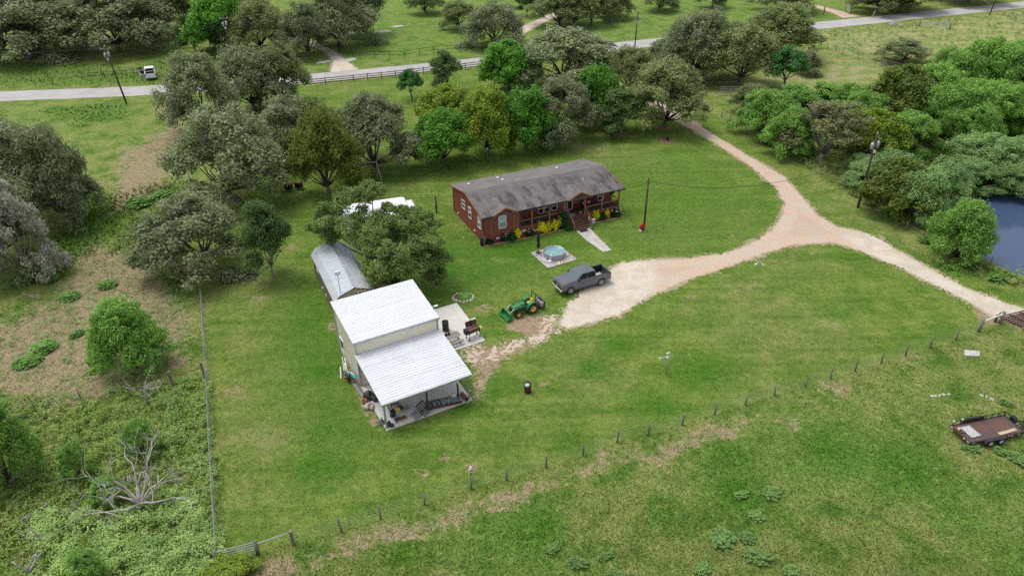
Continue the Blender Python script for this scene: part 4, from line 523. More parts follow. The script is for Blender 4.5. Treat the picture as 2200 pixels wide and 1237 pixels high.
mb = MB(); lap(mb, (0, HW, 0), (1, 0, 0), 0, HL, 0, 3.46, (0, 1, 0)); mb.build('back_wall', m_red, H_)
mb = MB(); lap(mb, (4.7, -.02, 0), (1, 0, 0), 0, 13.6, 0, .98, (0, -1, 0)); lap(mb, (18.3, -.02, 0), (0, 1, 0), 0, 2.0, 0, .98, (1, 0, 0)); mb.build('porch_skirt', m_red, H_)
dk = MB()
for i in range(14): dk.bb(4.7, 18.3, .0 + i * .143, .136 + i * .143, .985, 1.03)
dk.build('porch_deck', pm('brown_decking', (.15, .075, .05), (.115, .055, .04), 3, .7), H_)
for x in (.93, 3.78): MB().bb(x - .09, x + .09, -.09, -.035, .3, 3.46).build('trim_board', m_trim, H_)
MB().bb(-.05, .07, -.08, .04, .05, 3.44).build('corner_board', m_rustd, H_); MB().bb(4.6, 4.76, -.07, .06, .1, 3.44).build('corner_board', m_rustd, H_); MB().bb(-.06, .06, HW - .06, HW + .06, .1, 3.44).build('corner_board', m_black, H_)
for x, lean in ((6.17, 0), (8.5, 0), (10.86, 0), (13.32, 0), (15.68, 0), (18.1, 0)): MB().bb(x - .075, x + .075, -.06, .09, .98, 3.44).build('porch_post', m_trim, H_)
MB().bb(18.03, 18.17, 1.9, 2.02, .98, 3.44).build('porch_post', m_trim, H_)
for a, b_ in ((4.76, 6.09), (6.25, 8.42), (8.58, 10.78), (13.4, 15.6), (15.76, 18.02)):
    for z in (1.98, 1.13): MB().bb(a, b_, -.035, .06, z - .05, z + .05).build('rail', m_trim, H_)
for z in (1.98, 1.13): MB().bb(18.05, 18.15, .1, 1.88, z - .05, z + .05).build('rail', m_trim, H_)
sbs = []
for a, b_ in ((4.76, 6.09), (6.25, 8.42), (8.58, 10.78), (13.4, 15.6), (15.76, 18.02)): sbs.append(MB().bb(a, b_, .005, .012, 1.18, 1.93))
m_infill, g, b = newmat('dark_rail_infill'); b.inputs['Base Color'].default_value = (.02, .02, .022, 1); b.inputs['Alpha'].default_value = .55; b.inputs['Roughness'].default_value = .8; [s_.build('rail_infill', m_infill, H_) for s_ in sbs]  # dark half-transparent sheet in each bay between the porch rails
# roof with stepped shingle courses
def slope(mb, x0, x1, ya, za, yb, zb, n, lift=.02):
    for i in range(n):
        y0, z0, y1, z1 = ya + (yb - ya) * i / n, za + (zb - za) * i / n, ya + (yb - ya) * (i + 1) / n, za + (zb - za) * (i + 1) / n
        mb.quad((x0, y0, z0 + lift), (x1, y0, z0 + lift), (x1, y1, z1 + .003), (x0, y1, z1 + .003)); mb.quad((x0, y0, z0), (x1, y0, z0), (x1, y0, z0 + lift), (x0, y0, z0 + lift))
    return mb
yf, yb_ = -.38, HW + .38; zf = EV + .06 - .38 * SL; rf = MB(); slope(rf, -.3, HL + .3, yf, zf, HW / 2, RG + .06, 36); slope(rf, -.3, HL + .3, yb_, zf, HW / 2, RG + .06, 36)
rf.prism([(yf, zf - .03), (HW / 2, RG + .03), (yb_, zf - .03), (yb_, zf - .12), (HW / 2, RG - .06), (yf, zf - .12)], -.28, HL + .28, 'X'); roof = rf.build('roof', m_shin, H_, fixn=False)
MB().prism([(4.9 - .16, RG + .045), (4.9, RG + .105), (4.9 + .16, RG + .045)], -.3, HL + .3, 'X').build('ridge_cap', m_shin, roof)
def gable(x0, x1, pk, lab):
    xm = (x0 + x1) / 2; yr = (pk + .02 - EV) / SL; zf_ = zf + .035; mb = MB(); y0 = -.45
    def pt(x, y): return (x, y, EV + .06 + y * SL + .03)
    for xe in (x0 - .2, x1 + .2):
        A, B_, C_ = Vector((xm, y0, pk)), Vector((xm, yr, pk)), Vector((xe, y0, zf_ - .02)); n = 12
        for i in range(n):
            a0, a1 = i / n, (i + 1) / n; mb.quad(C_.lerp(A, a0) + Vector((0, 0, .015)), C_.lerp(B_, a0) + Vector((0, 0, .015)), C_.lerp(B_, a1), C_.lerp(A, a1))
    g_ = mb.build('cross_gable', m_shin, roof); 
    for xe in (x0 - .22, x1 + .22): MB().bar((xe, y0 - .03, zf_ - .1), (xm, y0 - .03, pk - .08), .06, .17).build('fascia', m_trim, H_, fixn=True)
    MB().prism([(x0, 3.35), (x1, 3.35), (x1, zf_ - .05), (xm, pk - .1), (x0, zf_ - .05)], -.12, -.05, 'Y').build('gable_panel', m_red, H_, fixn=True)
gable(1.27, 3.9, 4.34, 'bay'); gable(11.05, 13.8, 4.36, 'entry')
for sx in (-.31, HL + .31):
    for ye in (yf, yb_): MB().bar((sx, ye, zf - .07), (sx, HW / 2, RG - .02), .05, .17).build('fascia', m_trim, H_, fixn=True)
for a, b_ in ((-.3, 1.0), (4.15, 10.8), (14.05, HL + .3)): MB().bb(a, b_, yf - .08, yf + .0, zf - .13, zf - .015).build('gutter', m_black, H_)
for x, y in ((1.42, 8.0), (5.49, 8.4), (5.5, 6.95), (13.4, 7.7)): z = RG + .06 - abs(y - 4.9) * SL; MB().lathe([(.11, -.05), (.11, .12), (.16, .13), (.16, .2), (0, .22)], 10, (x, y, z)).build('roof_vent', m_white, roof)
z = EV + .06 + 2.55 * SL; MB().lathe([(.05, -.05), (.05, .5), (0, .5)], 8, (14.35, 2.55, z)).build('vent_pipe', m_white, roof)
F_, S_ = (0, -1, 0), (-1, 0, 0)
window(H_, (1.86, -.04, 1.58), (1, 0, 0), 1.0, 1.65, 'blind', F_)
for y0, wd, z0, h, k in ((5.5, 1.2, 1.93, 1.12, 'dark'), (3.5, .95, 1.58, 1.45, 'mix'), (.55, .95, 1.6, 1.43, 'blind')): window(H_, (-.04, y0 + wd, z0), (0, -1, 0), wd, h, k, S_)
for x0, wd in ((7.92, .78), (8.8, .78), (9.76, .8)): window(H_, (x0, 1.96, 1.33), (1, 0, 0), wd, 1.3, 'dark', F_)
window(H_, (16.2, 1.96, 1.37), (1, 0, 0), .88, 1.15, 'mix', F_)
dr = MB(); [dr.bar(a, b_, .1, .08) for a, b_ in (((11.6, 1.94, 1.03), (11.6, 1.94, 3.15)), ((12.62, 1.94, 1.03), (12.62, 1.94, 3.15)), ((11.6, 1.94, 3.12), (12.62, 1.94, 3.12)), ((11.6, 1.94, 1.05), (12.62, 1.94, 1.05)))]
dr = dr.build('door', m_white, H_, fixn=True); MB().quad((11.66, 1.95, 1.08), (12.57, 1.95, 1.08), (12.57, 1.95, 3.07), (11.66, 1.95, 3.07)).build('pane', m_glass, dr); MB().bb(12.46, 12.5, 1.88, 1.93, 1.95, 2.1).build('handle', m_steel, dr)
for x, z in ((1.75, .42), (5.1, .62)): MB().bb(x - .22, x + .22, -.075, -.03, z - .11, z + .11).build('skirt_vent', m_white, H_)
for y, z in ((8.2, .42), (2.75, .5)): MB().bb(-.075, -.03, y - .18, y + .18, z - .1, z + .1).build('skirt_vent', m_white, H_)
# steps
st = thing('front_steps', 'wide brown wooden steps with handrails up to the house porch', 'steps', HO, HA); m_step = pm('brown_step_boards', (.165, .075, .052), (.13, .058, .04), 3, .7)
for i in range(6): y = -.08 - (5 - i) * .29; MB().bb(11.1, 13.2, y - .29, y - .005, .13 + i * .15, .17 + i * .15).build('tread', m_step, st); MB().bb(11.12, 13.18, y - .25, y - .21, i * .15, .128 + i * .15).build('riser', m_rustd, st)
for x in (11.07, 13.23): MB().prism([(-.06, 0), (-.06, .95), (-1.6, .1), (-1.6, 0)], x - .03, x + .03, 'X').build('stringer', m_rustd, st)
for x in (10.98, 13.36): MB().bar((x, -.1, 1.98), (x, -1.72, .95), .09).build('handrail', m_trim, st, fixn=True); MB().bb(x - .05, x + .05, -1.75, -1.65, 0, .98).build('newel_post', m_trim, st)
def hp(x, y, z=0): c_, s_ = math.cos(HA), math.sin(HA); return (HO[0] + x * c_ - y * s_, HO[1] + x * s_ + y * c_, z)
# porch and bed furnishings
def chair(lab, x, y, z, rz, mat, cushion=None):
    t = thing('porch_chair', lab, 'chair', hp(x, y, z), HA + rz)
    MB().bb(-.25, .25, -.25, .25, .38, .43).build('seat', cushion or mat, t); MB().box((0, .27, .75), (.5, .05, .68), rx=-.2).build('backrest', cushion or mat, t)
    for sx in (-.24, .24):
        for sy in (-.22, .22): MB().bar((sx, sy, 0), (sx, sy, .38 if sy > 0 else .62), .045).build('leg', mat, t, fixn=True)
        MB().bb(sx - .03, sx + .03, -.25, .25, .61, .65).build('armrest', mat, t)
m_grey = pm('grey_plastic', (.33, .35, .35), (.28, .3, .3), 3, .6); m_maroon = pm('maroon_fabric', (.20, .022, .06), (.15, .018, .045), 4, .9)
chair('grey porch chair at the left end of the house porch', 5.25, .75, 1.03, 1.57, m_grey); chair('maroon cushioned chair under the right porch window', 15.75, 1.45, 1.03, 0, m_black, m_maroon)
t = thing('porch_bench', 'dark porch bench with tan cushions left of the maroon chair', 'bench', hp(14.5, 1.6, 1.03), HA); MB().bb(-.7, .7, -.25, .25, .36, .42).build('seat', m_black, t); MB().bb(-.7, .7, .24, .29, .42, .95).build('backrest', m_black, t)
for x in (-.64, .64): MB().bb(x - .03, x + .03, -.24, .26, 0, .36).build('leg', m_black, t)
for x in (-.32, .32): MB().box((x, .1, .6), (.45, .16, .36), rx=-.3).build('cushion', m_tan, t, bevel=.04)
def pot(name, lab, loc, r, h, mat, cat='pot'): t = thing(name, lab, cat, loc); MB().lathe([(0, 0), (r * .7, 0), (r, h * .6), (r * .85, h * .9), (r * .95, h), (r * .75, h), (r * .6, h * .7), (0, h * .7)], 14).build('body', mat, t, True); return t
pot('urn', 'glossy red urn standing beside the front door', hp(12.98, 1.55, 1.03), .24, .62, pm('red_glaze', (.30, .012, .02), (.22, .01, .015), 3, .25))
pot('planter', 'grey planter at the head of the porch steps', hp(13.0, .45, 1.03), .24, .4, m_grey, 'planter'); shrub('potted_plant', 'green plant growing in the grey planter by the porch steps', 'plant', *hp(13.0, .45, 1.3), .5, .5, 'dark', 1)
pot('flower_pot', 'small tan flower pot at the foot of the steps beside the path', hp(13.12, -1.98, .03), .18, .28, m_tan); shrub('potted_plant', 'small yellowish plant in the tan pot at the foot of the steps', 'plant', *hp(13.12, -1.98, .22), .45, .4, 'weed', 2)
t = thing('hanging_basket', 'dark hanging plant basket at the right end of the porch', 'basket', hp(17.3, .5, 0), HA); MB().lathe([(0, 2.72), (.2, 2.76), (.24, 2.92), (0, 2.92)], 10).build('basket', m_black, t); MB().tube([(0, 0, 2.9), (0, 0, 3.45)], .01, 4).build('hook', m_black, t)
bk = inst('foliage', SH[1][0], t, (0, 0, 2.8), scale=(.7, .7, .4))
t = thing('path_lantern', 'white square lantern box with dark panes standing right of the steps', 'lantern', hp(13.78, -1.3, 0), HA); MB().bb(-.03, .03, -.03, .03, 0, .35).build('post', m_white, t); MB().bb(-.23, .23, -.12, .12, .35, .85).build('frame', m_white, t)
MB().bb(-.1, .1, -.135, -.122, .46, .74).build('pane', m_glass, t); MB().bb(-.05, .05, -.15, -.136, .54, .66).build('lamp', m_white, t)
t = thing('porch_figure', 'small white ornament standing under the right stair rail', 'ornament', hp(13.75, -.35, 0), HA); MB().lathe([(0, 0), (.12, 0), (.14, .2), (.07, .32), (.11, .42), (0, .52)], 10).build('body', m_white, t, True); t.location.z = .25; MB().bb(-.14, .14, -.14, .14, -.25, 0).build('plinth', m_wood, t)
t = thing('door_mat', 'grey mat lying at the top of the porch steps', 'mat', hp(11.8, .45, 1.031), HA + .1); MB().bb(-.45, .45, -.3, .3, 0, .02).build('mat', m_grey, t)
t = thing('door_mat', 'black rubber mat on the path at the foot of the steps', 'mat', hp(12.05, -2.15, .053), HA); MB().bb(-.52, .52, -.3, .3, 0, .02).build('mat', m_black, t)
t = thing('propane_cylinder', 'black cylinder shaped cover at the left front corner of the house', 'cover', hp(-.32, -.18, 0), HA); MB().lathe([(0, 0), (.2, .02), (.22, .5), (.2, .95), (.1, 1.1), (0, 1.12)], 12).build('cover', m_black, t, True); MB().bb(.26, .34, -.08, .08, 0, 1.1).build('post', m_wood, t)
# path and planted beds
pth = MB().prism([(11.25, -1.62), (11.15, -4.2), (11.5, -7.68), (12.56, -7.7), (12.75, -4.6), (13.08, -1.62)], -.05, .05).build('front_path', m_concp, None, loc=HO, rz=HA, fixn=True); tag(pth, kind='structure')
m_mulch = pm('red_mulch', (.25, .075, .045), (.16, .05, .035), 9, .95, bump=.8); m_brick = pm('pink_brick', (.42, .22, .15), (.5, .31, .22), 5, .9)
for pl in ([(-.2, -.5), (4.8, -.8), (10.9, -.76), (10.9, -.04), (-.2, -.04)], [(13.5, -.8), (18.25, -.92), (18.3, -.04), (13.5, -.04)]):
    bd = MB().prism(pl, -.05, .04).build('mulch_bed', m_mulch, None, loc=HO, rz=HA, fixn=True); tag(bd, kind='structure')
    for a, b_ in zip(pl[:2 if len(pl) == 4 else 3], pl[1:]):
        if a[1] > -.1 or b_[1] > -.1: continue
        a, b_ = Vector((*a, 0)), Vector((*b_, 0)); L = (b_ - a).length; n = int(L / .24); k = math.atan2(b_.y - a.y, b_.x - a.x)
        me = MB().box((0, 0, .05), (.22, .11, .12)).mesh('brick', m_brick)
        for i in range(n): q_ = a.lerp(b_, (i + .5) / n); inst('brick', me, bd, (q_.x + rnd.uniform(-.01, .01), q_.y - .06, rnd.uniform(-.01, .015)), (0, 0, k + rnd.uniform(-.06, .06)))
def bush(lab, x, y, wd, h, mat, pi=0, cat='shrub', fl=None, nm='shrub', grp=None): X, Y, _ = hp(x, y); return shrub(nm, lab, cat, X, Y, .03, wd, h, mat, pi, grp, flowers=fl)
m_pink = pm('pink_petals', (.75, .30, .32), (.8, .45, .42), 6, .6); m_wpet = pm('white_petals', (.8, .76, .7), (.75, .6, .6), 6, .6)
bush('low dark green plant at the left front corner of the house', .65, -.35, 1.15, .75, 'dark', 2); bush('rose bush with coral pink flowers under the bay window', 2.5, -.4, .85, 1.2, 'rose', 1, 'rose bush', m_pink, 'rose_bush'); bush('rounded dark green shrub left of the first golden shrub', 3.35, -.5, 1.15, .95, 'tall', 0)
bush('golden yellow shrub at the right corner of the bay', 4.1, -.35, 1.15, 1.35, 'yellow', 2); bush('dark rose bush with few pale flowers below the porch rail', 5.8, -.38, 1.1, .75, 'rose', 1, 'rose bush', m_wpet, 'rose_bush')
bush('largest golden yellow shrub in the row behind the closed parasol', 7.3, -.42, 1.4, 1.5, 'yellow', 2); bush('golden yellow shrub second in the row behind the parasol', 8.2, -.36, 1.0, 1.25, 'yellow', 2); bush('golden yellow shrub third in the row behind the parasol', 9.0, -.35, 1.15, 1.4, 'yellow', 2); bush('golden yellow shrub pressed against the tall green shrub by the steps', 9.75, -.3, .9, 1.6, 'yellow', 2)
bush('tall dark green shrub at the left side of the porch steps', 10.25, -.45, 1.15, 2.35, 'tall', 1); bush('low dark green shrub at the foot of the left stair rail', 10.5, -1.0, .95, 1.1, 'tall', 1)
bush('golden yellow shrub right of the steps, taller of the two there', 14.75, -.4, 1.15, 1.45, 'yellow', 2); bush('round dark green shrub between the two golden shrubs right of the steps', 15.55, -.55, 1.0, .95, 'dark', 0); bush('small golden yellow shrub under the right end of the porch', 16.3, -.35, .85, 1.25, 'yellow', 2); bush('rose bush with white flowers at the right end of the bed', 17.5, -.45, 1.2, 1.05, 'rose', 1, 'rose bush', m_wpet, 'rose_bush')
# ------------------------------------------------------------------ stock tank pool
pd = MB(); PB = [(2.26, 73.39), (5.51, 74.97), (7.24, 71.72), (3.97, 69.97)]
pebm, g, b = newmat('white_river_stones'); p = g.node('ShaderNodeNewGeometry').outputs['Position']; v = g.node('ShaderNodeTexVoronoi'); v.inputs['Scale'].default_value = 7; g.link(p, v.inputs[0])
sepc = g.node('ShaderNodeSeparateColor'); g.link(v.outputs['Color'], sepc.inputs[0]); c = g.mix(sepc.outputs[0], (.62, .58, .54), (.42, .32, .28)); c = g.mix(g.ramp(v.outputs['Distance'], .3, .75), c, (.12, .10, .09)); g.link(c, b.inputs['Base Color']); b.inputs['Roughness'].default_value = .8
pb = MB().prism(PB, -.05, .03).build('pebble_bed', pebm, None, fixn=True); tag(pb, kind='structure')
stn = MB(); r_ = random.Random(3)
for i in range(900):
    u, v_ = r_.random(), r_.random(); q_ = Vector((*PB[0], 0)).lerp(Vector((*PB[1], 0)), u).lerp(Vector((*PB[3], 0)).lerp(Vector((*PB[2], 0)), u), v_); s_ = r_.uniform(.04, .085); stn.lathe([(0, s_ * .6), (s_ * .75, s_ * .35), (s_, 0)], 6, (q_.x, q_.y, .03), mi=r_.choice((0, 0, 0, 1, 2)))
sto = stn.build('river_stones', [pm('white_stone', (.68, .66, .63), (.6, .57, .54), 8, .8), pm('pinkish_stone', (.48, .36, .31), (.4, .3, .26), 8, .8), pm('grey_stone', (.3, .28, .27), (.36, .34, .33), 8, .8)], pb); tag(sto, kind='stuff')
for a, b_ in zip(PB, PB[1:] + PB[:1]): MB().bar((*a, .03), (*b_, .03), .1, .12).build('edging_board', m_concp, pb, fixn=True)
for i, (dx, dy) in enumerate(((0, 0), (.42, .2), (.84, .41), (-.02, -.45), (.4, -.25))): MB().box((2.72 + dx, 73.32 + dy, .07), (.41, .41, .07), rz=.45).build('paver', pm('grey_paver', (.40, .38, .37), (.34, .32, .31), 3, .9), pb)
pool = thing('stock_tank_pool', 'round galvanised stock tank pool of green blue water on pebbles', 'pool', (4.82, 72.7, .03)); prof = [(1.18, 0), (1.2, .05)] + [(1.2 + .015 * (i % 2), .1 + i * .07) for i in range(7)] + [(1.2, .6), (1.235, .61), (1.235, .66), (1.19, .66), (1.185, .1), (0, .1)]
MB().lathe(prof, 48).build('tank', m_galv, pool, True)
m_pw, g, b = newmat('pool_water'); b.inputs['Base Color'].default_value = (.17, .33, .335, 1); b.inputs['Roughness'].default_value = .08; q = g.node('ShaderNodeBump'); q.inputs['Strength'].default_value = .05; g.link(g.noise(g.node('ShaderNodeTexCoord').outputs['Object'], 5, 2), q.inputs['Height']); g.link(q.outputs[0], b.inputs['Normal'])
MB().lathe([(1.187, .47), (0, .47)], 48).build('water', m_pw, pool); MB().tube([(-.95, .1, .478), (.8, -.45, .478)], .025, 6).build('hose', m_white, pool, True)
t = thing('pump_pipe', 'white pump pipe with elbows in front of the stock tank pool', 'pipe', (4.35, 71.35, .03)); MB().tube([(0, 0, .05), (.0, 0, .7), (.12, .3, .75)], .04, 8).build('riser', m_white, t); MB().tube([(-.75, .35, .07), (-.4, .1, .07), (-.3, -.25, .07), (0, 0, .07)], .045, 8).build('hose', m_white, t); MB().box((-.1, -.2, .14), (.35, .25, .24), rz=.4).build('pump', m_white, t, bevel=.03)
t = thing('parasol', 'closed black parasol standing at the corner of the pool pebbles', 'parasol', (3.05, 73.27, .1)); MB().lathe([(.3, 0), (.3, .05), (.06, .1), (.05, .3)], 14).build('base', m_black, t); MB().tube([(0, 0, .1), (0, 0, 2.7)], .025, 8).build('pole', m_black, t)
MB().lathe([(.05, .62), (.14, .7), (.2, .95), (.2, 1.1), (.16, 1.3), (.2, 1.6), (.19, 2.1), (.1, 2.6), (.03, 2.78), (0, 2.8)], 12).build('canopy', pm('black_canvas', (.012, .013, .02), (.02, .02, .03), 5, .85), t, True); MB().tube([(.08, -.05, .0), (.1, -.05, .55)], .022, 6).build('crank', m_white, t)
# ------------------------------------------------------------------ workshop with carport
SO, SA = (-10.273, 44.719, 0), .494
def sp(x, y, z=0): c_, s_ = math.cos(SA), math.sin(SA); return (SO[0] + x * c_ - y * s_, SO[1] + x * s_ + y * c_, z)
WS = thing('workshop', 'white roofed beige metal workshop with a lower open carport in front', 'workshop', SO, SA)
def rib_wall(p, u, n, L, z0, z1, name, zt=None):
    """ribbed sheets, one object per sheet about 0.9 m wide; zt(x) gives a sloped top"""
    p, u, n = Vector(p), Vector(u), Vector(n); x = 0
    while x < L - .02:
        e = min(x + .92, L); mb = MB(); xs_ = [x]; a = x
        while a < e - .01: xs_ += [v for v in (a + .2, a + .225, a + .28, a + .305) if v < e - .004]; a += .305
        xs_.append(e); prev = None
        for q_ in xs_:
            ph = ((q_ - x) % .305); d = .045 if .215 < ph < .29 else .012; top = zt(q_) if zt else z1; cur = (p + u * q_ + n * d + Vector((0, 0, z0)), p + u * q_ + n * d + Vector((0, 0, top)))
            if prev: mb.quad(prev[0], cur[0], cur[1], prev[1])
            prev = cur
        mb.build(name, m_beige, WS); x = e
SX, Y1, Y2 = 7.38, 6.1, 11.95
MB().bb(-.12, 7.55, -.3, 6.1, -.1, .1).build('slab', m_conc, WS); MB().bb(.03, SX - .03, Y1 + .03, Y2 - .03, -.1, 4.65).build('inner_wall', m_beige, WS)
rt = lambda y: 4.7 + (y - 6.03) / 5.98 * .7
rib_wall((0, Y1, 0), (1, 0, 0), (0, -1, 0), SX, 0, 4.66, 'wall_sheet'); rib_wall((0, Y2, 0), (0, -1, 0), (-1, 0, 0), Y2 - Y1, 0, 0, 'wall_sheet', lambda q_: rt(Y2 - q_) - .08); rib_wall((SX, Y1, 0), (0, 1, 0), (1, 0, 0), Y2 - Y1, 0, 0, 'wall_sheet', lambda q_: rt(Y1 + q_) - .08); rib_wall((SX, Y2, 0), (-1, 0, 0), (0, 1, 0), SX, 0, 5.3, 'wall_sheet')
for x, y, h in ((-.04, Y1 - .04, 4.62), (SX + .04, Y1 - .04, 4.62), (-.04, Y2 + .04, 5.3), (SX + .04, Y2 + .04, 5.3)): MB().bb(x - .07, x + .07, y - .07, y + .07, 0, h).build('corner_trim', m_galv, WS)
m_flank = pm('grey_rib_flanks', (.53, .545, .55), (.65, .67, .68), 1.5, .6, stretch=(.4, 2, 1))
def metal_roof(x0, x1, ya, za, yb, zb, m, nm, n):
    """standing ribbed sheets running along x, one object per sheet, slightly uneven"""
    r_ = MB(); r_.prism([(ya + .02, za - .05), (yb - .02, zb - .05), (yb - .02, zb - .13), (ya + .02, za - .13)], x0 + .03, x1 - .03, 'X'); par = r_.build(nm, m_galv, WS, fixn=True); wd = (yb - ya) / n; tl = (zb - za) / (yb - ya)
    for i in range(n):
        mb = MB(); y = ya + i * wd; prof = [(0, 0)]
        for k in range(3): a = wd * (k + .5) / 3; prof += [(a - .07, 0), (a - .03, .032), (a + .03, .032), (a + .07, 0)]
        prof.append((wd, 0)); dz = rnd.uniform(-.008, .008); e = rnd.uniform(-.015, .015)
        for (a, h), (a2, h2) in zip(prof, prof[1:]): mb.quad((x0 + e, y + a, za + a * tl + (y - ya) * tl + h + dz), (x1 + e, y + a, za + a * tl + (y - ya) * tl + h + dz), (x1 + e, y + a2, za + a2 * tl + (y - ya) * tl + h2 + dz), (x0 + e, y + a2, za + a2 * tl + (y - ya) * tl + h2 + dz))
        mb.m = [1 if (j % 4 == 1 and rnd.random() < .8) else 0 for j in range(len(mb.f))]; mb.build('roof_sheet', [m, m_flank], par)  # most ribs get a greyer downhill flank so they stand out
    MB().bb(x0 - .02, x1 + .02, ya - .1, ya - .005, za - .17, za + .0).build('gutter', m_galv, par)
    for xe in (x0, x1): MB().bar((xe, ya, za - .07), (xe, yb, zb - .07), .035, .17).build('rake_trim', m_white, par, fixn=True)
metal_roof(-.22, 7.6, 6.02, 4.757, 12.05, 5.475, m_roofw, 'roof', 7); metal_roof(-.22, 7.6, -.3, 2.805, 6.06, 3.452, m_roofw2, 'carport_roof', 7)
for x in (.0, SX): MB().bb(x - .065, x + .065, -.065, .065, .1, 2.68).build('carport_post', m_galv, WS); MB().lathe([(.19, .1), (.19, .14), (0, .145)], 12, (x, 0, 0)).build('post_base', m_steel, WS)
MB().bb(-.1, SX + .1, -.06, .06, 2.55, 2.68).build('header_beam', m_galv, WS)
for x in (-.02, SX + .02): MB().bar((x, 0, 2.6), (x, 6.05, 3.25), .09, .16).build('rafter', m_galv, WS, fixn=True)
for y in (1.5, 3.0, 4.5): MB().bb(0, SX, y - .03, y + .03, 2.66 + y * .1, 2.78 + y * .1).build('purlin', m_galv, WS)
fr = MB(); [fr.bar(a, b_, .08, .06) for a, b_ in (((-.07, 10.2, .9), (-.07, 10.2, 2.2)), ((-.07, 11.2, .9), (-.07, 11.2, 2.2)), ((-.07, 10.2, .9), (-.07, 11.2, .9)), ((-.07, 10.2, 2.2), (-.07, 11.2, 2.2)))]
fr = fr.build('window', m_white, WS, fixn=True); MB().quad((-.055, 10.22, .95), (-.055, 11.18, .95), (-.055, 11.18, 2.15), (-.055, 10.22, 2.15)).build('pane', m_glass, fr)
lt = MB().bar((SX, 8.2, 4.4), (SX + .7, 8.2, 4.5), .06).build('lamp_arm', m_galv, WS, fixn=True); MB().box((SX + .85, 8.2, 4.47), (.4, .18, .1)).build('lamp', m_white, lt)
patio = MB(); ptp = [(7.57, 6.75), (12.35, 6.75), (12.8, 14.0), (7.5, 14.0)]; patio.prism(ptp, -.1, .09); tag(patio.build('patio_slab', m_conc, None, loc=SO, rz=SA, fixn=True), kind='structure')
m_bark2 = pm('worn_earth', (.25, .16, .10), (.19, .12, .08), 2, .95)
# things on the patio
t = thing('drum', 'open black steel drum standing on the patio against the workshop', 'drum', sp(9.8, 10.1, .09)); MB().lathe([(0, 0), (.32, 0), (.33, .02), (.31, .3), (.33, .32), (.31, .34), (.31, .62), (.33, .64), (.31, .66), (.33, .98), (.33, 1.02), (.3, 1.02), (.3, .15), (0, .15)], 20).build('barrel', m_black, t, True); MB().lathe([(.29, .5), (0, .52)], 14).build('ash', m_rustd, t)
t = thing('picnic_table', 'weathered grey picnic table with benches on the patio', 'picnic table', sp(9.25, 8.05, .09), SA + .06)
for i in range(5): MB().bb(-1.1, 1.1, -.4 + i * .165, -.25 + i * .165, .7 + rnd.uniform(0, .006), .745).build('table_plank', m_wood, t)
for s_ in (-1, 1):
    for k in (0, 1): MB().bb(-1.1, 1.1, s_ * .78 - .13 + k * .135, s_ * .78 - .005 + k * .135, .41, .45).build('bench_plank', m_wood, t)
for x in (-.8, .8):
    for s_ in (-1, 1): MB().bar((x, s_ * .3, .7), (x, s_ * .75, 0), .05, .1).build('leg', m_wood, t, fixn=True)
    MB().bb(x - .03, x + .03, -.9, .9, .34, .41).build('cross_beam', m_wood, t)
def tp(x, y, z): v = Matrix.Rotation(SA + .06, 3, 'Z') @ Vector((x, y, 0)); o = sp(9.25, 8.05); return (o[0] + v.x, o[1] + v.y, .09 + z)
t = thing('jug', 'yellow jug with dark spout on the picnic table', 'jug', tp(-.55, .2, .75)); MB().lathe([(0, 0), (.15, 0), (.16, .25), (.06, .34), (.05, .38)], 10).build('body', pm('yellow_plastic', (.75, .5, .05), None, 3, .4), t, True); MB().lathe([(.05, .38), (.05, .44), (0, .44)], 8).build('cap', m_black, t)
for i, (x, lab) in enumerate(((-.18, 'dark red oil can beside the yellow jug on the picnic table'), (.12, 'dark red oil can with tall wire handle, farthest from the jug'))):
    t = thing('oil_can', lab, 'can', tp(x, .25, .75)); MB().lathe([(0, 0), (.14, 0), (.13, .14), (.05, .3), (.02, .34)], 10).build('body', pm('dark_red_enamel', (.10, .015, .015), None, 3, .3), t, True); MB().tube([(.1, 0, .15), (.08, .1, .5 + i * .1), (-.02, 0, .32)], .012, 5).build('handle', m_black, t)
t = thing('bowl', 'white bowl upturned on the near bench of the picnic table', 'bowl', tp(-.75, -.72, .45)); MB().lathe([(.24, 0), (.22, .1), (.12, .16), (0, .17)], 14).build('body', m_white, t, True)
t = thing('bowl', 'small grey bowl left of the white bowl on the bench', 'bowl', tp(-1.05, -.76, .45)); MB().lathe([(0, 0), (.1, .0), (.15, .1), (.13, .1), (0, .03)], 12).build('body', m_galv, t, True)
GA = SA + .12; t = thing('barbecue_smoker', 'rust brown barbecue smoker on wheels with its lid raised', 'smoker', sp(11.6, 7.75, .09), GA)
MB().lathe([(0, -.62), (.3, -.62), (.3, .62), (0, .62)], 14, (0, 0, .88), axis='X').build('barrel', m_rustd, t); MB().bb(-.6, .6, -.28, .28, .94, 1.12).build('firebox_rim', m_rust, t); MB().bb(-.56, .56, -.24, .24, 1.121, 1.13).build('grate', pm('greasy_grate', (.28, .17, .15), (.2, .12, .11), 6, .6), t)
MB().bb(-.92, -.62, -.25, .25, .7, 1.2).build('side_firebox', m_black, t); MB().box((0, .36, 1.42), (1.15, .09, .55), rx=-.25).build('lid', m_rustd, t); MB().box((.32, .43, 1.72), (.5, .16, .06), rz=.0).build('lid_shelf', m_white, t); MB().bb(.62, .95, -.25, .2, .85, .89).build('side_shelf', m_tan, t)
MB().tube([(.05, .3, 1.1), (.05, .32, 1.75)], .06, 8).build('chimney', m_black, t)
for x in (-.55, .55):
    for y in (-.25, .25): l_ = MB().bar((x, y, .78), (x * 1.08, y * 1.15, .08), .05).build('leg', m_black, t, fixn=True); MB().lathe([(0, -.03), (.08, -.03), (.08, .03), (0, .03)], 10, (x * 1.08, y * 1.15, .08), axis='Y').build('wheel', m_black, l_)
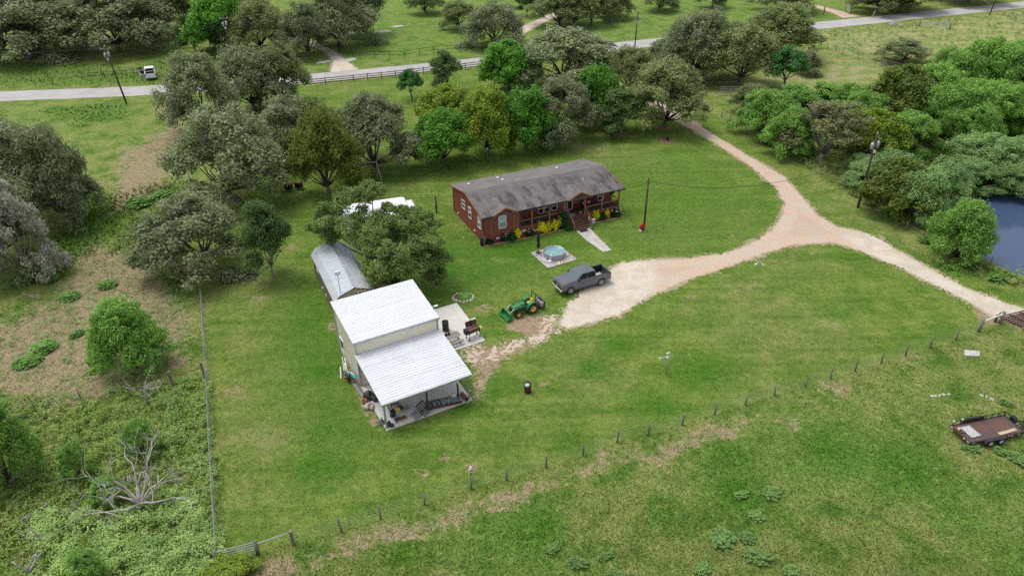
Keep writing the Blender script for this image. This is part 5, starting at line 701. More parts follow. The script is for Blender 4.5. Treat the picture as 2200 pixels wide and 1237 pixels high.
MB().bar((-.58, -.27, .3), (.58, -.27, .3), .04).build('stretcher', m_steel, t, fixn=True); MB().bar((-.58, .27, .3), (.58, .27, .3), .04).build('stretcher', m_steel, t, fixn=True)
# things under and beside the carport
t = thing('equipment_rack', 'low black platform with two upright frames at the carport edge', 'rack', sp(5.2, .42, .1), SA - .2)
MB().bb(-1.5, 1.45, -.4, .35, .12, .2).build('deck', m_steel, t); MB().bb(-1.55, 1.5, -.5, -.41, .08, .26).build('front_rail', m_rustd, t); MB().bb(-1.5, 1.45, .36, .42, .1, .3).build('back_rail', m_wood, t)
for x in (-1.32, 1.32):
    u_ = MB(); u_.bar((x, -.08, .1), (x, -.08, 1.65), .07); u_.bar((x, .32, .1), (x, .32, 1.65), .07); u_.bar((x, -.08, 1.62), (x, .32, 1.62), .07); u_.build('upright_frame', m_black, t, fixn=True)
for x in (-1.2, 1.2):
    for y in (-.3, .3): MB().bb(x - .05, x + .05, y - .05, y + .05, 0, .12).build('foot', m_black, t)
r_ = random.Random(21)
for i in range(15):
    kind = i % 3; x, y = -.95 + i * .115, r_.uniform(-.22, .15); o = Matrix.Rotation(SA - .2, 3, 'Z') @ Vector((x, y, 0)); b0 = sp(5.2, .42)
    q_ = thing('scrap_metal', 'grey scrap machine part heaped on the black platform in the carport', 'scrap', (b0[0] + o.x, b0[1] + o.y, .3), r_.uniform(0, 6), 'scrap parts on the carport platform'); m = (m_steel, m_galv, m_rustd)[r_.randrange(3)]; mb = MB()
    if kind == 0: mb.lathe([(0, 0), (.12, 0), (.12, .1), (.06, .12), (.06, .25), (0, .25)], 9)
    elif kind == 1: mb.box((0, 0, .1), (.3, .16, .18), .2); mb.tube([(-.2, .05, .2), (.1, .1, .3), (.25, -.05, .12)], .025, 5)
    else: mb.tube([(-.25, 0, .05), (0, .1, .22), (.25, -.05, .06)], .045, 6); mb.box((.1, 0, .1), (.14, .2, .14), .5)
    mb.build('part', m, q_, fixn=True)
t = thing('cardboard_box', 'white box standing at the right end of the black platform', 'box', sp(6.25, .62, .3), SA); MB().bb(-.18, .18, -.15, .15, 0, .36).build('carton', m_white, t); MB().bb(-.16, .16, -.13, .13, .361, .37).build('flap', m_galv, t)
t = thing('heater_box', 'rust brown boxy heater leaning by the right carport post', 'heater', sp(6.95, .1, .1), SA + .35); MB().box((0, .05, .32), (.3, .62, .34), rx=.35).build('body', m_rust, t, bevel=.02); MB().bb(-.12, .12, -.42, -.28, 0, .24).build('motor', m_black, t); MB().tube([(0, .3, .45), (0, .42, .6)], .04, 6).build('spout', m_steel, t)
t = thing('harrow', 'flat grey harrow of crossed bars lying at the carport edge', 'harrow', sp(2.72, .12, .1), SA + .35)
for i in range(5): MB().bar((-.5 + i * .2, -.45, .05 + .02 * i), (-.2 + i * .2, .5, .1 + .03 * i), .045).build('bar', m_steel, t, fixn=True)
for y in (-.3, .3): MB().bar((-.55, y, .09), (.6, y, .14), .05).build('cross_bar', m_galv, t, fixn=True)
t = thing('fork_grille', 'black grille of bent forks leaning on the left upright frame', 'fork', sp(3.45, .15, .1), SA + .55)
for i in range(5): MB().tube([(-.5 + i * .21, .5, .8), (-.5 + i * .21, .1, .35), (-.5 + i * .21, -.35, .1), (-.44 + i * .21, -.45, .16)], .032, 5).build('tine', m_black, t)
MB().bar((-.58, .5, .8), (.42, .5, .8), .07).build('cross_bar', m_black, t, fixn=True); MB().bar((-.55, .1, .38), (.4, .1, .38), .06).build('cross_bar', m_black, t, fixn=True)
t = thing('garden_tiller', 'yellow and black garden tiller behind the left carport post', 'tiller', sp(1.4, 1.15, .1), SA); MB().box((0, 0, .42), (.4, .36, .3), .2).build('engine_cover', pm('tiller_yellow', (.72, .48, .08), None, 4, .5), t, bevel=.03); MB().box((-.42, .0, .34), (.4, .3, .4), .1).build('engine', m_black, t, bevel=.03)
for y in (-.26, .26): MB().lathe([(0, -.06), (.24, -.06), (.26, 0), (.24, .06), (0, .06)], 14, (.34 if y > 0 else -.5, y, .25), axis='Y').build('wheel', m_black, t, True)
MB().tube([(-.1, .1, .5), (-.1, .5, .95), (-.05, .95, 1.15)], .03, 6).build('handlebar', m_rust, t); MB().tube([(.1, .1, .5), (.12, .5, .95), (.12, .95, 1.15)], .03, 6).build('handlebar', m_black, t)
t = thing('rusty_chain', 'heap of rusty chain on the slab by the tiller', 'chain', sp(1.35, .35, .1), SA); r_ = random.Random(4)
for i in range(26): a = r_.uniform(0, 6.28); MB().lathe([(.09, -.02), (.12, 0), (.09, .02), (.06, 0), (.09, -.02)], 8, (r_.uniform(-.5, .45), r_.uniform(-.16, .16), .03 + r_.random() * .14)).build('link', m_rust, t)
t = thing('black_bag', 'black bag slumped at the foot of the left carport post', 'bag', sp(.28, .12, .1), SA); MB().lathe([(0, 0), (.16, .02), (.2, .15), (.14, .34), (.05, .42), (.08, .48)], 9).build('body', m_black, t, True); MB().box((.16, -.24, .12), (.3, .22, .24), .4).build('pouch', m_black, t, bevel=.04)
t = thing('funnel', 'dark grey upturned funnel left of the carport post', 'funnel', sp(-.12, .75, .1), SA); MB().lathe([(.34, 0), (.3, .04), (.08, .3), (.05, .55), (0, .55)], 12).build('body', pm('slate_plastic', (.09, .09, .11), (.12, .12, .14), 3, .6), t, True); MB().tube([(-.3, 0, .05), (-.9, -.25, .02)], .025, 5).build('hose', m_wood, t)
t = thing('long_board', 'long white board lying on the slab under the left roof edge', 'board', sp(.75, 1.6, .1), SA); MB().bb(-.16, .16, -1.4, 1.6, 0, .05).build('plank', m_white, t); MB().bb(.18, .26, -1.2, 1.4, 0, .09).build('strip', m_galv, t)
t = thing('tool_cart', 'dark tool cart under the carport roof behind the tiller', 'cart', sp(1.5, 2.2, .1), SA); MB().bb(-.35, .35, -.25, .25, .35, .75).build('tray', m_rustd, t); MB().bb(-.3, .3, -.2, .2, .76, .9).build('lid', m_black, t)
for x in (-.3, .3):
    for y in (-.2, .2): MB().bb(x - .03, x + .03, y - .03, y + .03, 0, .35).build('leg', m_black, t)
t = thing('floor_jack', 'small dark jack with thin handle on the middle of the slab', 'jack', sp(2.25, 1.35, .1), SA); MB().box((0, 0, .12), (.4, .2, .2)).build('body', m_steel, t, bevel=.02); MB().tube([(.15, 0, .15), (1.0, -.2, .05)], .02, 5).build('handle', m_steel, t)
t = thing('black_tarp', 'black tarp bundle against the left edge of the carport slab', 'tarp', sp(.0, 4.25, 0), SA); MB().lathe([(0, 0), (.45, .0), (.5, .25), (.4, .55), (.2, .75), (0, .8)], 9).build('bundle', m_black, t, True); MB().box((.35, -.55, .3), (.5, .6, .5), .3).build('fold', m_black, t, bevel=.1)
for i, (x, y, lab) in enumerate(((-.35, 3.3, 'grey plastic jug lying nearest the black tarp'), (-.2, 2.85, 'grey plastic jug lying nearest the camera beside the slab'), (-.62, 3.05, 'grey plastic jug lying out in the grass'))):
    t = thing('jug', lab, 'jug', sp(x, y, .2), SA + i); MB().lathe([(0, -.28), (.17, -.27), (.19, 0), (.17, .2), (.06, .28), (.05, .33), (0, .33)], 12, axis='X').build('body', pm('grey_jug', (.42, .36, .34), (.36, .31, .3), 3, .6) if i == 0 else bpy.data.materials['grey_jug'], t, True); MB().lathe([(.06, .33), (.06, .38), (0, .38)], 8, axis='X').build('cap', m_white, t)
t = thing('clay_pot', 'orange clay pot half hidden behind the grey jugs', 'pot', sp(-.55, 3.75, 0), SA); MB().lathe([(0, 0), (.16, 0), (.22, .35), (.25, .36), (.25, .44), (.2, .44), (.15, .1), (0, .1)], 12).build('body', pm('terracotta', (.36, .13, .05), None, 4, .8), t, True)
t = thing('steel_trough', 'long grey steel trough lying on the rubble beside the carport', 'trough', sp(-.42, 5.3, 0), SA + 1.62); MB().prism([(-.15, .25), (-.18, .25), (-.14, 0), (.14, 0), (.18, .25), (.15, .25), (.11, .04), (-.11, .04)], -1.6, 1.6, 'X').build('channel', m_steel, t, fixn=True)
for x in (-1.6, 1.6): MB().bb(x - .02, x + .02, -.15, .15, .02, .24).build('end_plate', m_steel, t)
t = thing('turquoise_board', 'turquoise board leaning on the workshop wall', 'board', sp(-.42, 7.4, 0), SA); MB().box((0, 0, .55), (.1, .3, 2.2), rx=1.15, ry=.1).build('plank', pm('turquoise_paint', (.12, .62, .55), (.1, .52, .48), 2, .5), t); MB().box((.12, 0, .5), (.04, .26, 2.0), rx=1.15).build('backing', m_white, t)
t = thing('brown_panels', 'stack of brown panels leaning beside the turquoise board', 'panel', sp(-.85, 7.6, 0), SA)
for i in range(3): MB().box((-.05 + i * .12, 0, .36), (.07, 1.15, .75), ry=-.35).build('panel', m_rustd, t)
for i, (x, y, lab, L) in enumerate(((-.35, 8.9, 'white frame leaning on the workshop wall nearest the downpipe', 1.8), (-.6, 8.3, 'white pipe leaning between the frame and the brown panels', 1.6), (-1.0, 8.6, 'short white pipe standing out in the grass', 1.2))):
    t = thing('pipe_bundle' if i == 0 else 'white_pipe', lab, 'frame' if i == 0 else 'pipe', sp(x, y, 0), SA); MB().tube([(-.25, -L / 2, .05), (.1, L / 2, .75 if i < 2 else .4)], .05, 6).build('pipe', m_white, t)
    if i == 0: MB().tube([(-.55, -L / 2, .05), (-.1, L / 2, .95)], .04, 6).build('pipe', m_white, t); MB().tube([(-.55, -L / 2, .07), (-.25, -L / 2, .07)], .04, 6).build('pipe', m_white, t)
# ------------------------------------------------------------------ gambrel shed
GO, GAz = (-15.26, 60.73, 0), .43; t = thing('metal_roofed_shed', 'wooden shed with a grey metal gambrel roof behind the workshop', 'shed', GO, GAz); L, kx, bx_, hr, hk, he = 10.4, 1.55, 2.12, 3.6, 3.05, 2.42
m_shedw = pm('brown_shed_boards', (.20, .15, .105), (.145, .105, .075), 2, .85, stretch=(6, 6, .3)); m_gab = pm('tan_grey_boards', (.44, .37, .28), (.36, .30, .23), 2, .85)
core = MB().prism([(-bx_ + .14, 0), (bx_ - .14, 0), (bx_ - .14, he - .02), (kx - .06, hk - .1), (0, hr - .12), (-kx + .06, hk - .1), (-bx_ + .14, he - .02)], .1, L - .1, 'Y').build('wall', m_shedw, t, fixn=True)
for i in range(10): x0 = -bx_ + .12 + i * .396; xm = x0 + .2; hh = hr - .14 - abs(xm) * (hr - hk) / kx if abs(xm) < kx else he; MB().bb(x0 + .01, x0 + .386, .055, .1, .0, min(hh, hr) - .06).build('gable_board', m_gab, t)
for i in range(26): MB().bb(-bx_ + .09, -bx_ + .135, .1 + i * .392, .1 + i * .392 + .38, 0, he - .03).build('side_board', m_shedw, t)
rf = MB().tube([(0, -.12, hr + .03), (0, L + .12, hr + .03)], .07, 6).build('roof', m_roofs, t, True)
for nm, (xa, za), (xb, zb), m in (('upper', (0, hr), (-kx, hk), m_roofs), ('lower', (-kx, hk), (-bx_, he), m_roofs), ('upper', (0, hr), (kx, hk), m_roofs2), ('lower', (kx, hk), (bx_, he), m_roofs2)):
    nx, nz = -(zb - za), (xb - xa); k = math.hypot(nx, nz); nx, nz = (nx / k, nz / k); s_ = 1 if nz > 0 else -1; nx *= s_; nz *= s_
    for i in range(12):
        y0, y1 = -.12 + i * (L + .24) / 12, -.12 + (i + 1) * (L + .24) / 12; mb = MB(); pr = [(0, 0)]; 
        for j in range(3): a = (y1 - y0) * (j + .5) / 3; pr += [(a - .05, 0), (a - .025, .022), (a + .025, .022), (a + .05, 0)]
        pr.append((y1 - y0, 0)); e = rnd.uniform(0, .006)
        for (a, h), (a2, h2) in zip(pr, pr[1:]): h += e; h2 += e; mb.quad((xa + nx * h, y0 + a, za + nz * h), (xb + nx * h, y0 + a, zb + nz * h), (xb + nx * h2, y0 + a2, zb + nz * h2), (xa + nx * h2, y0 + a2, za + nz * h2))
        mb.build('roof_sheet', m, rf)
f = MB()
for a, b_ in (((-.33, 0), (-.33, .75)), ((.33, 0), (.33, .75)), ((-.33, 0), (.33, 0)), ((-.33, .75), (.33, .75)), ((0, 0), (0, .75)), ((-.33, .25), (.33, .25)), ((-.33, .5), (.33, .5))): f.bar((a[0] + .35, .03, 2.2 + a[1]), (b_[0] + .35, .03, 2.2 + b_[1]), .07, .05)
f = f.build('window', m_white, t, fixn=True); MB().quad((.02, .045, 2.2), (.68, .045, 2.2), (.68, .045, 2.95), (.02, .045, 2.95)).build('pane', m_glass, f)
f = MB().bb(-bx_ + .04, -bx_ + .08, 7.6, 8.6, 1.5, 1.75).build('window', m_white, t); MB().bb(-bx_ + .03, -bx_ + .039, 7.68, 8.52, 1.54, 1.7).build('pane', m_glass, f)
for y in (4.5, 6.0): MB().bb(-bx_ + .02, -bx_ + .09, y, y + .25, .5, .75).build('vent', m_white, t)
t = thing('antenna_mast', 'thin mast with a white antenna box rising in front of the shed', 'mast', (-16.55, 60.35, 0)); MB().tube([(0, 0, 0), (-.02, .05, 5.2)], .035, 6).build('mast', m_steel, t); MB().box((-.02, .1, 5.35), (.55, .2, .4), .5).build('antenna', m_white, t, bevel=.05); MB().bar((0, 0, 4.95), (-.02, .1, 5.3), .06).build('bracket', m_steel, t, fixn=True)
# ------------------------------------------------------------------ travel trailer behind the shade oak
t = thing('travel_trailer', 'white travel trailer half hidden behind the shade oak', 'trailer', (-12.2, 80.2, 0), .30)
MB().prism([(-8.2, .55), (-.3, .55), (0, .9), (0, 2.9), (-.25, 3.08), (-8.0, 3.08), (-8.3, 2.7)], 0, 2.5, 'Y').build('body', m_white, t, bevel=.08, fixn=True); MB().bb(-7.9, -.4, .15, 2.35, 3.09, 3.14).build('roof', m_white, t)
MB().prism([(0.02, .5), (1.0, .5), (1.0, 2.2), (.75, 2.62), (.02, 2.62)], .35, 2.3, 'Y').build('front_cap', m_white, t, fixn=True, bevel=.05); MB().bb(1.0, 1.03, .45, 2.2, .9, 2.0).build('window', m_glass, t)
for x in (-6.5, -3.6, -1.6): MB().bb(x, x + .9, -.03, .0, 1.6, 2.3).build('window', m_glass, t)
for x in (-2.5, -5): MB().box((x, 1.25, 3.25), (.9, .7, .22)).build('roof_vent', m_white, t, bevel=.05)
for x in (-4.4, -3.5):
    for y in (.1, 2.4): MB().lathe([(0, -.1), (.34, -.1), (.36, 0), (.34, .1), (0, .1)], 16, (x, y, .36), axis='Y').build('wheel', m_black, t)
MB().bb(-8.0, 1.0, .3, 2.2, .4, .56).build('chassis', m_black, t); MB().bb(-6, -1, -1.9, -.02, 2.55, 2.6).build('awning', m_white, t)
for x in (-5.9, -1.1): MB().bar((x, -1.85, 2.55), (x, 0, 1.0), .04).build('awning_arm', m_white, t, fixn=True)
# ------------------------------------------------------------------ pickups
def wheel(parent, x, y, z, r, wd, m_rim, out, hub=True):
    w_ = MB().lathe([(r * .62, -wd / 2), (r * .93, -wd / 2), (r, -wd * .3), (r, wd * .3), (r * .93, wd / 2), (r * .62, wd / 2)], 24, (x, y, z), axis='Y').build('wheel', m_tyre, parent, True); s_ = out
    rim = MB().lathe([(r * .64, s_ * wd * .5), (r * .6, s_ * wd * .45), (r * .5, s_ * wd * .2), (0, s_ * wd * .2)], 20, (x, y, z), axis='Y').build('rim_bed', m_steel, w_); sp_ = MB()
    for k in range(6): a = k * math.pi / 3; sp_.bar((x, y + s_ * wd * .42, z), (x + r * .6 * math.cos(a), y + s_ * wd * .46, z + r * .6 * math.sin(a)), r * .26, .04)
    sp_.lathe([(r * .64, s_ * wd * .52), (r * .56, s_ * wd * .47)], 20, (x, y, z), axis='Y'); sp_.lathe([(r * .2, s_ * wd * .44), (0, s_ * wd * .5)], 10, (x, y, z), axis='Y'); sp_.build('rim', m_rim, w_, fixn=True); return w_
m_tyre = pm('tyre_rubber', (.022, .021, .02), (.04, .037, .034), 6, .9); m_alloy = pm('silver_alloy', (.62, .63, .64), (.52, .53, .54), 3, .35, .5); m_chrome = pm('chrome', (.7, .71, .72), None, 3, .18, .85); m_red_l = pm('red_lamp', (.45, .015, .015), (.35, .01, .01), 4, .2); m_lamp = pm('clear_lamp', (.55, .56, .56), (.3, .31, .32), 6, .15)
m_wind, g, b = newmat('windshield'); b.inputs['Base Color'].default_value = (.10, .14, .145, 1); b.inputs['Roughness'].default_value = .06
def pickup(name, lab, loc, rz, m_p, door_open=False):
    """x forward, origin at mid wheelbase on the ground; wheelbase 3.69"""
    t = thing(name, lab, 'pickup truck', loc, rz); a, bk_, fr_ = 1.845, -2.98, 2.90; W_ = .985; rw = .43; cy = .42
    def arch(cx, r, up): return [(cx + up * r * math.cos(th), cy + .03 + r * math.sin(th)) for th in np.linspace(0, math.pi, 11)]
    ar = .49
    low = [(2.86, .52), (a + ar, .46)] + arch(a, ar, 1) + [(a - ar, .40), (-a + ar, .40)] + arch(-a, ar, 1) + [(-a - ar, .50), (bk_, .56), (bk_, 1.34), (-1.22, 1.36), (-1.15, 1.38), (.95, 1.40), (1.15, 1.40), (2.2, 1.38), (2.8, 1.32), (2.92, 1.2)]
    body = MB()
    for s_ in (-1, 1): body.prism(low, s_ * W_, s_ * (W_ - .13), 'Y')
    body.prism([(2.84, .5), (2.9, 1.2), (2.8, 1.33), (2.2, 1.4), (1.15, 1.43), (-1.2, 1.40), (-1.2, .42), (1.3, .42)], -W_ + .1, W_ - .1, 'Y'); body.bb(bk_, -1.2, -W_ + .1, W_ - .1, .6, .68)
    bo = body.build('body', m_p, t, bevel=.035, fixn=True)
    ins = MB(); ins.bb(bk_ + .06, -1.24, -W_ + .14, W_ - .14, .69, .72); ins.bb(-1.28, -1.235, -W_ + .14, W_ - .14, .7, 1.34)
    for s_ in (-1, 1): ins.bb(bk_ + .06, -1.24, s_ * (W_ - .155) - .012, s_ * (W_ - .155) + .012, .7, 1.345)
    ins.build('bed_liner', m_black, t); MB().bb(bk_ - .02, bk_ + .06, -W_ + .12, W_ - .12, .58, 1.35).build('tailgate', m_p, t, bevel=.02)
    # greenhouse
    zb, zt = 1.37, 2.02; bw, tw = W_ - .04, W_ - .17; xf, xft, xr, xrt = 1.24, .5, -1.2, -1.12
    C = [(xf, -bw, zb), (xf, bw, zb), (xr, bw, zb), (xr, -bw, zb), (xft, -tw, zt), (xft, tw, zt), (xrt, tw, zt), (xrt, -tw, zt)]
    cab = MB(); cab.add(C, [(4, 5, 6, 7), (0, 1, 5, 4), (1, 2, 6, 5), (2, 3, 7, 6), (3, 0, 4, 7)]); cb = cab.build('cab', m_p, t, bevel=.05, fixn=True)
    def pane(nm, p0, p1, p2, p3, m, fu=(.06, .94), fv=(.08, .9), off=.012):
        P = [Vector(p) for p in (p0, p1, p2, p3)]; n = (P[1] - P[0]).cross(P[3] - P[0]).normalized() * off
        f = lambda u, v: P[0].lerp(P[1], u).lerp(P[3].lerp(P[2], u), v) + n
        return MB().quad(f(fu[0], fv[0]), f(fu[1], fv[0]), f(fu[1], fv[1]), f(fu[0], fv[1])).build(nm, m, cb)
    pane('windshield', C[0], C[1], C[5], C[4], m_wind, (.05, .95), (.06, .93)); pane('rear_window', C[2], C[3], C[7], C[6], m_glass, (.1, .9), (.15, .85))
    for p0, p1, p2, p3, fl in ((C[3], C[0], C[4], C[7], 0), (C[1], C[2], C[6], C[5], 1)):
        for fu in ((.06, .455), (.51, .885)):
            if fl: fu = (1 - fu[1], 1 - fu[0])
            pane('side_window', p0, p1, p2, p3, m_glass, fu, (.1, .86))
    for s_ in (-1, 1):
        for x0, x1 in ((.06, 1.12), (-1.08, .02)):
            if door_open and s_ > 0 and x0 > 0: continue
            d_ = MB().bb(x0, x1, s_ * (W_ + .002) - .008, s_ * (W_ + .002) + .008, .5, 1.34).build('door', m_p, t); MB().box((x0 + .12, s_ * (W_ + .03), 1.22), (.2, .035, .045)).build('handle', m_p, d_)
        MB().box((.98, s_ * (W_ + .14), 1.48), (.12, .26, .2)).build('mirror', m_black, t, bevel=.03)
        MB().bb(bk_ - .03, bk_ + .12, s_ * (W_ - .06) - .08, s_ * (W_ - .06) + .07, .92, 1.3).build('tail_light', m_red_l, t); MB().box((2.74, s_ * (W_ - .19), 1.02), (.32, .36, .24), 0, 0, .25).build('headlight', m_lamp, t, bevel=.02)
        for x in (a, -a): wheel(t, x, s_ * (W_ - .16), rw, rw, .28, m_alloy, s_)
        MB().bb(-1.2, 1.2, s_ * (W_ - .02) - .05, s_ * (W_ - .02) + .02, .34, .42).build('sill_trim', m_black, t)
        MB().bb(bk_, -1.24, s_ * (W_ - .065) - .06, s_ * (W_ - .065) + .055, 1.362, 1.385).build('bed_rail_cap', m_black if door_open is False else m_p, t)
    gr = MB().box((2.91, 0, .98), (.08, 1.34, .5)).build('grille', m_black, t, bevel=.02); MB().box((2.935, 0, 1.06), (.03, 1.34, .05)).build('bar', m_chrome, gr); MB().box((2.935, 0, .83), (.03, 1.34, .04)).build('bar', m_chrome, gr); MB().lathe([(.09, 0), (.07, .03), (0, .035)], 12, (2.94, 0, .95), axis='X').build('badge', m_chrome, gr)
    MB().box((2.9, 0, .58), (.24, 1.9, .26)).build('front_bumper', m_chrome, t, bevel=.05); MB().box((3.03, 0, .6), (.02, .3, .15)).build('number_plate', m_white, t); MB().box((bk_ - .12, 0, .58), (.22, 1.85, .2)).build('rear_bumper', m_chrome, t, bevel=.04)
    MB().bb(-2.8, 2.7, -.6, .6, .34, .5).build('chassis', m_black, t)
    if door_open:
        o_ = thing('d', None, None); bpy.data.objects.remove(o_); d_ = MB().prism([(0, .48), (0, 1.22), (-.05, 1.4), (-1.0, 1.4), (-1.05, 1.2), (-1.05, .5)], -.04, .04, 'Y').build('door', m_p, t, loc=(1.12, W_ + .02, 0), rz=-1.15, fixn=True); MB().prism([(-.12, 1.3), (-.55, 1.86), (-1.0, 1.84), (-1.02, 1.3)], -.015, .015, 'Y').build('window', m_glass, d_, fixn=True); MB().bb(-1.0, -.05, -.06, -.045, .55, 1.25).build('door_card', m_black, d_)
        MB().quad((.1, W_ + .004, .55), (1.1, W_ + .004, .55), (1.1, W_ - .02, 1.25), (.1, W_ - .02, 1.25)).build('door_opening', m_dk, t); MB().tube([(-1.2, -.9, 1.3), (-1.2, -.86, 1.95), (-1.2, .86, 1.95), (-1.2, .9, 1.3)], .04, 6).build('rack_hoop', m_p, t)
    return t
m_greyp = pm('grey_truck_paint', (.145, .152, .172), (.13, .137, .155), .6, .24, .4); m_whitep = pm('white_truck_paint', (.76, .77, .78), (.7, .71, .72), 1, .35)
TA = .445 + math.pi; tdir = np.array([math.cos(TA), math.sin(TA)]); mid_ = np.array([6.017, 64.612]) - tdir * 1.845 + np.array([math.sin(TA), -math.cos(TA)]) * .86
pickup('pickup_truck', 'dark grey crew cab pickup parked at the edge of the gravel', (mid_[0], mid_[1], .03), TA, m_greyp)
def tk(x, y, z): return (mid_[0] + tdir[0] * x - tdir[1] * y, mid_[1] + tdir[1] * x + tdir[0] * y, z)
t = thing('plywood_load', 'pale worn board with cut outs lying in the grey pickup bed', 'board', tk(-1.85, .28, .76), TA); MB().box((0, 0, .16), (.95, .95, .05), ry=.06).build('board', pm('pale_scuffed_board', (.45, .38, .33), (.36, .3, .26), 3, .8), t); MB().box((-.1, .1, .21), (.4, .12, .05), .5).build('strip', m_white, t); MB().box((.22, -.05, .21), (.3, .12, .05), .5).build('strip', m_white, t); MB().bb(-.4, .4, -.4, .4, 0, .12).build('crate', m_wood, t)
px, py = T['PT']['wpick']; pickup('pickup_truck', 'white pickup with its driver door open on the far verge', (px, py + 2.2, 0), 2.0, m_whitep, True)
# person bending over at the rear corner of the white pickup
def person(lab, loc, rz, shirt, pants):
    t = thing('person', lab, 'person', loc, rz)
    J = dict(pel=(0, 0, .93), ch=(.06, 0, 1.25), nk=(.1, 0, 1.47), hd=(.14, 0, 1.62), ht=(.15, 0, 1.74), kl=(.06, .1, .5), fl=(-.02, .11, .09), tl=(.14, .12, .05), kr=(.03, -.1, .5), fr=(-.04, -.11, .09), tr=(.12, -.12, .05), sl=(.07, .19, 1.4), el=(.16, .25, 1.15), wl=(.36, .2, 1.02), hl=(.44, .18, 1.0), sr=(.07, -.19, 1.4), er=(.14, -.26, 1.14), wr=(.34, -.2, .98), hr=(.42, -.18, .96))
    E = [('pel', 'ch'), ('ch', 'nk'), ('nk', 'hd'), ('hd', 'ht'), ('pel', 'kl'), ('kl', 'fl'), ('fl', 'tl'), ('pel', 'kr'), ('kr', 'fr'), ('fr', 'tr'), ('ch', 'sl'), ('sl', 'el'), ('el', 'wl'), ('wl', 'hl'), ('ch', 'sr'), ('sr', 'er'), ('er', 'wr'), ('wr', 'hr')]
    rad = dict(pel=.16, ch=.17, nk=.06, hd=.1, ht=.07, kl=.075, kr=.075, fl=.055, fr=.055, tl=.04, tr=.04, sl=.075, sr=.075, el=.05, er=.05, wl=.035, wr=.035, hl=.04, hr=.04); ks = list(J)
    me = bpy.data.meshes.new('body'); me.from_pydata([J[k] for k in ks], [(ks.index(a), ks.index(b_)) for a, b_ in E], []); o = bpy.data.objects.new('body', me); col.objects.link(o); o.parent = t
    sk = o.modifiers.new('skin', 'SKIN'); 
    import bmesh
    bm = bmesh.new(); bm.from_mesh(me); ly = bm.verts.layers.skin.verify(); bm.verts.ensure_lookup_table()
    for i, k in enumerate(ks): bm.verts[i][ly].radius = (rad[k], rad[k]); bm.verts[i][ly].use_root = (k == 'pel')
    bm.to_mesh(me); bm.free(); sb_ = o.modifiers.new('sub', 'SUBSURF'); sb_.levels = 1; sb_.render_levels = 1
    m, g, b = newmat('skin_and_clothes'); sp_ = g.node('ShaderNodeSeparateXYZ'); g.link(g.node('ShaderNodeTexCoord').outputs['Object'], sp_.inputs[0]); c = g.mix(g.math('GREATER_THAN', sp_.outputs[2], .96), pants, shirt); c = g.mix(g.math('GREATER_THAN', sp_.outputs[2], 1.5), c, (.45, .28, .2)); c = g.mix(g.math('LESS_THAN', sp_.outputs[2], .1), c, (.06, .05, .04)); g.link(c, b.inputs['Base Color']); b.inputs['Roughness'].default_value = .85; me.materials.append(m)
    MB().lathe([(.11, 1.63), (.125, 1.7), (.1, 1.77), (0, 1.8)], 10, (.13, 0, 0)).build('hair', m_dk, t, True); return t
px, py = T['PT']['person']; person('person in blue jeans standing at the rear corner of the white pickup', (px - .15, py + .2, 0), 1.2, (.5, .52, .55), (.12, .22, .38))
# ------------------------------------------------------------------ tractor
m_gr = pm('tractor_green', (.02, .20, .045), (.018, .165, .04), 2, .35); m_yel = pm('tractor_yellow', (.80, .56, .06), (.74, .5, .06), 3, .4)
TR_A = math.atan2(-.78, -1.38); rd = np.array([math.cos(TR_A), math.sin(TR_A)]); rc = np.array([2.0, 61.18]) + np.array([rd[1], -rd[0]]) * .55
t = thing('tractor', 'green tractor with front loader bucket and yellow wheels', 'tractor', (rc[0], rc[1], .01), TR_A); WB = 1.62
for s_ in (-1, 1):
    for x, r, wd, rr in ((0, .56, .34, .6), (WB, .36, .22, .58)):
        tw = MB().lathe([(r * .55, -wd / 2), (r * .92, -wd / 2), (r, -wd * .3), (r, wd * .3), (r * .92, wd / 2), (r * .55, wd / 2)], 24, (x, s_ * .58, r), axis='Y'); 
        for k in range(18): a = k * math.pi / 9; tw.bar((x + r * math.cos(a), s_ * .58 - wd * .42, r + r * math.sin(a)), (x + r * math.cos(a + .18), s_ * .58 + wd * .42, r + r * math.sin(a + .18)), .05, .05)
        o = tw.build('wheel', m_tyre, t, fixn=True); MB().lathe([(r * .57, s_ * wd * .45), (r * .5, s_ * wd * .4), (r * .42, s_ * wd * .1), (r * .15, s_ * wd * .12), (0, s_ * wd * .2)], 20, (x, s_ * .58, r), axis='Y').build('rim', m_yel, o, True); MB().lathe([(r * .14, s_ * wd * .14), (r * .1, s_ * wd * .26), (0, s_ * wd * .27)], 10, (x, s_ * .58, r), axis='Y').build('hub', m_black, o)
    fd = MB(); prev = None
    for th in np.linspace(-.1, 2.5, 9):
        p = (.68 * math.cos(th) * .95, .60 + .70 * math.sin(th))
        if prev: fd.add([(prev[0], s_ * .36, prev[1]), (prev[0], s_ * .76, prev[1]), (p[0], s_ * .76, p[1]), (p[0], s_ * .36, p[1])], [(0, 1, 2, 3)])
        prev = p
    fd.prism([(.65, .55), (.45, 1.1), (0, 1.28), (-.45, 1.1), (-.3, .7)], s_ * .33, s_ * .37, 'Y'); fd.build('fender', m_gr, t, fixn=True)
    MB().tube([(.75, s_ * .5, .55), (.85, s_ * .5, 1.05), (1.35, s_ * .52, 1.22), (2.05, s_ * .52, .95), (2.55, s_ * .5, .42)], .05, 6).build('loader_arm', m_gr, t); MB().tube([(1.0, s_ * .5, .62), (1.7, s_ * .5, 1.0)], .035, 6).build('lift_ram', m_black, t); MB().tube([(2.0, s_ * .42, 1.05), (2.5, s_ * .42, .72)], .03, 6).build('bucket_ram', m_chrome, t)
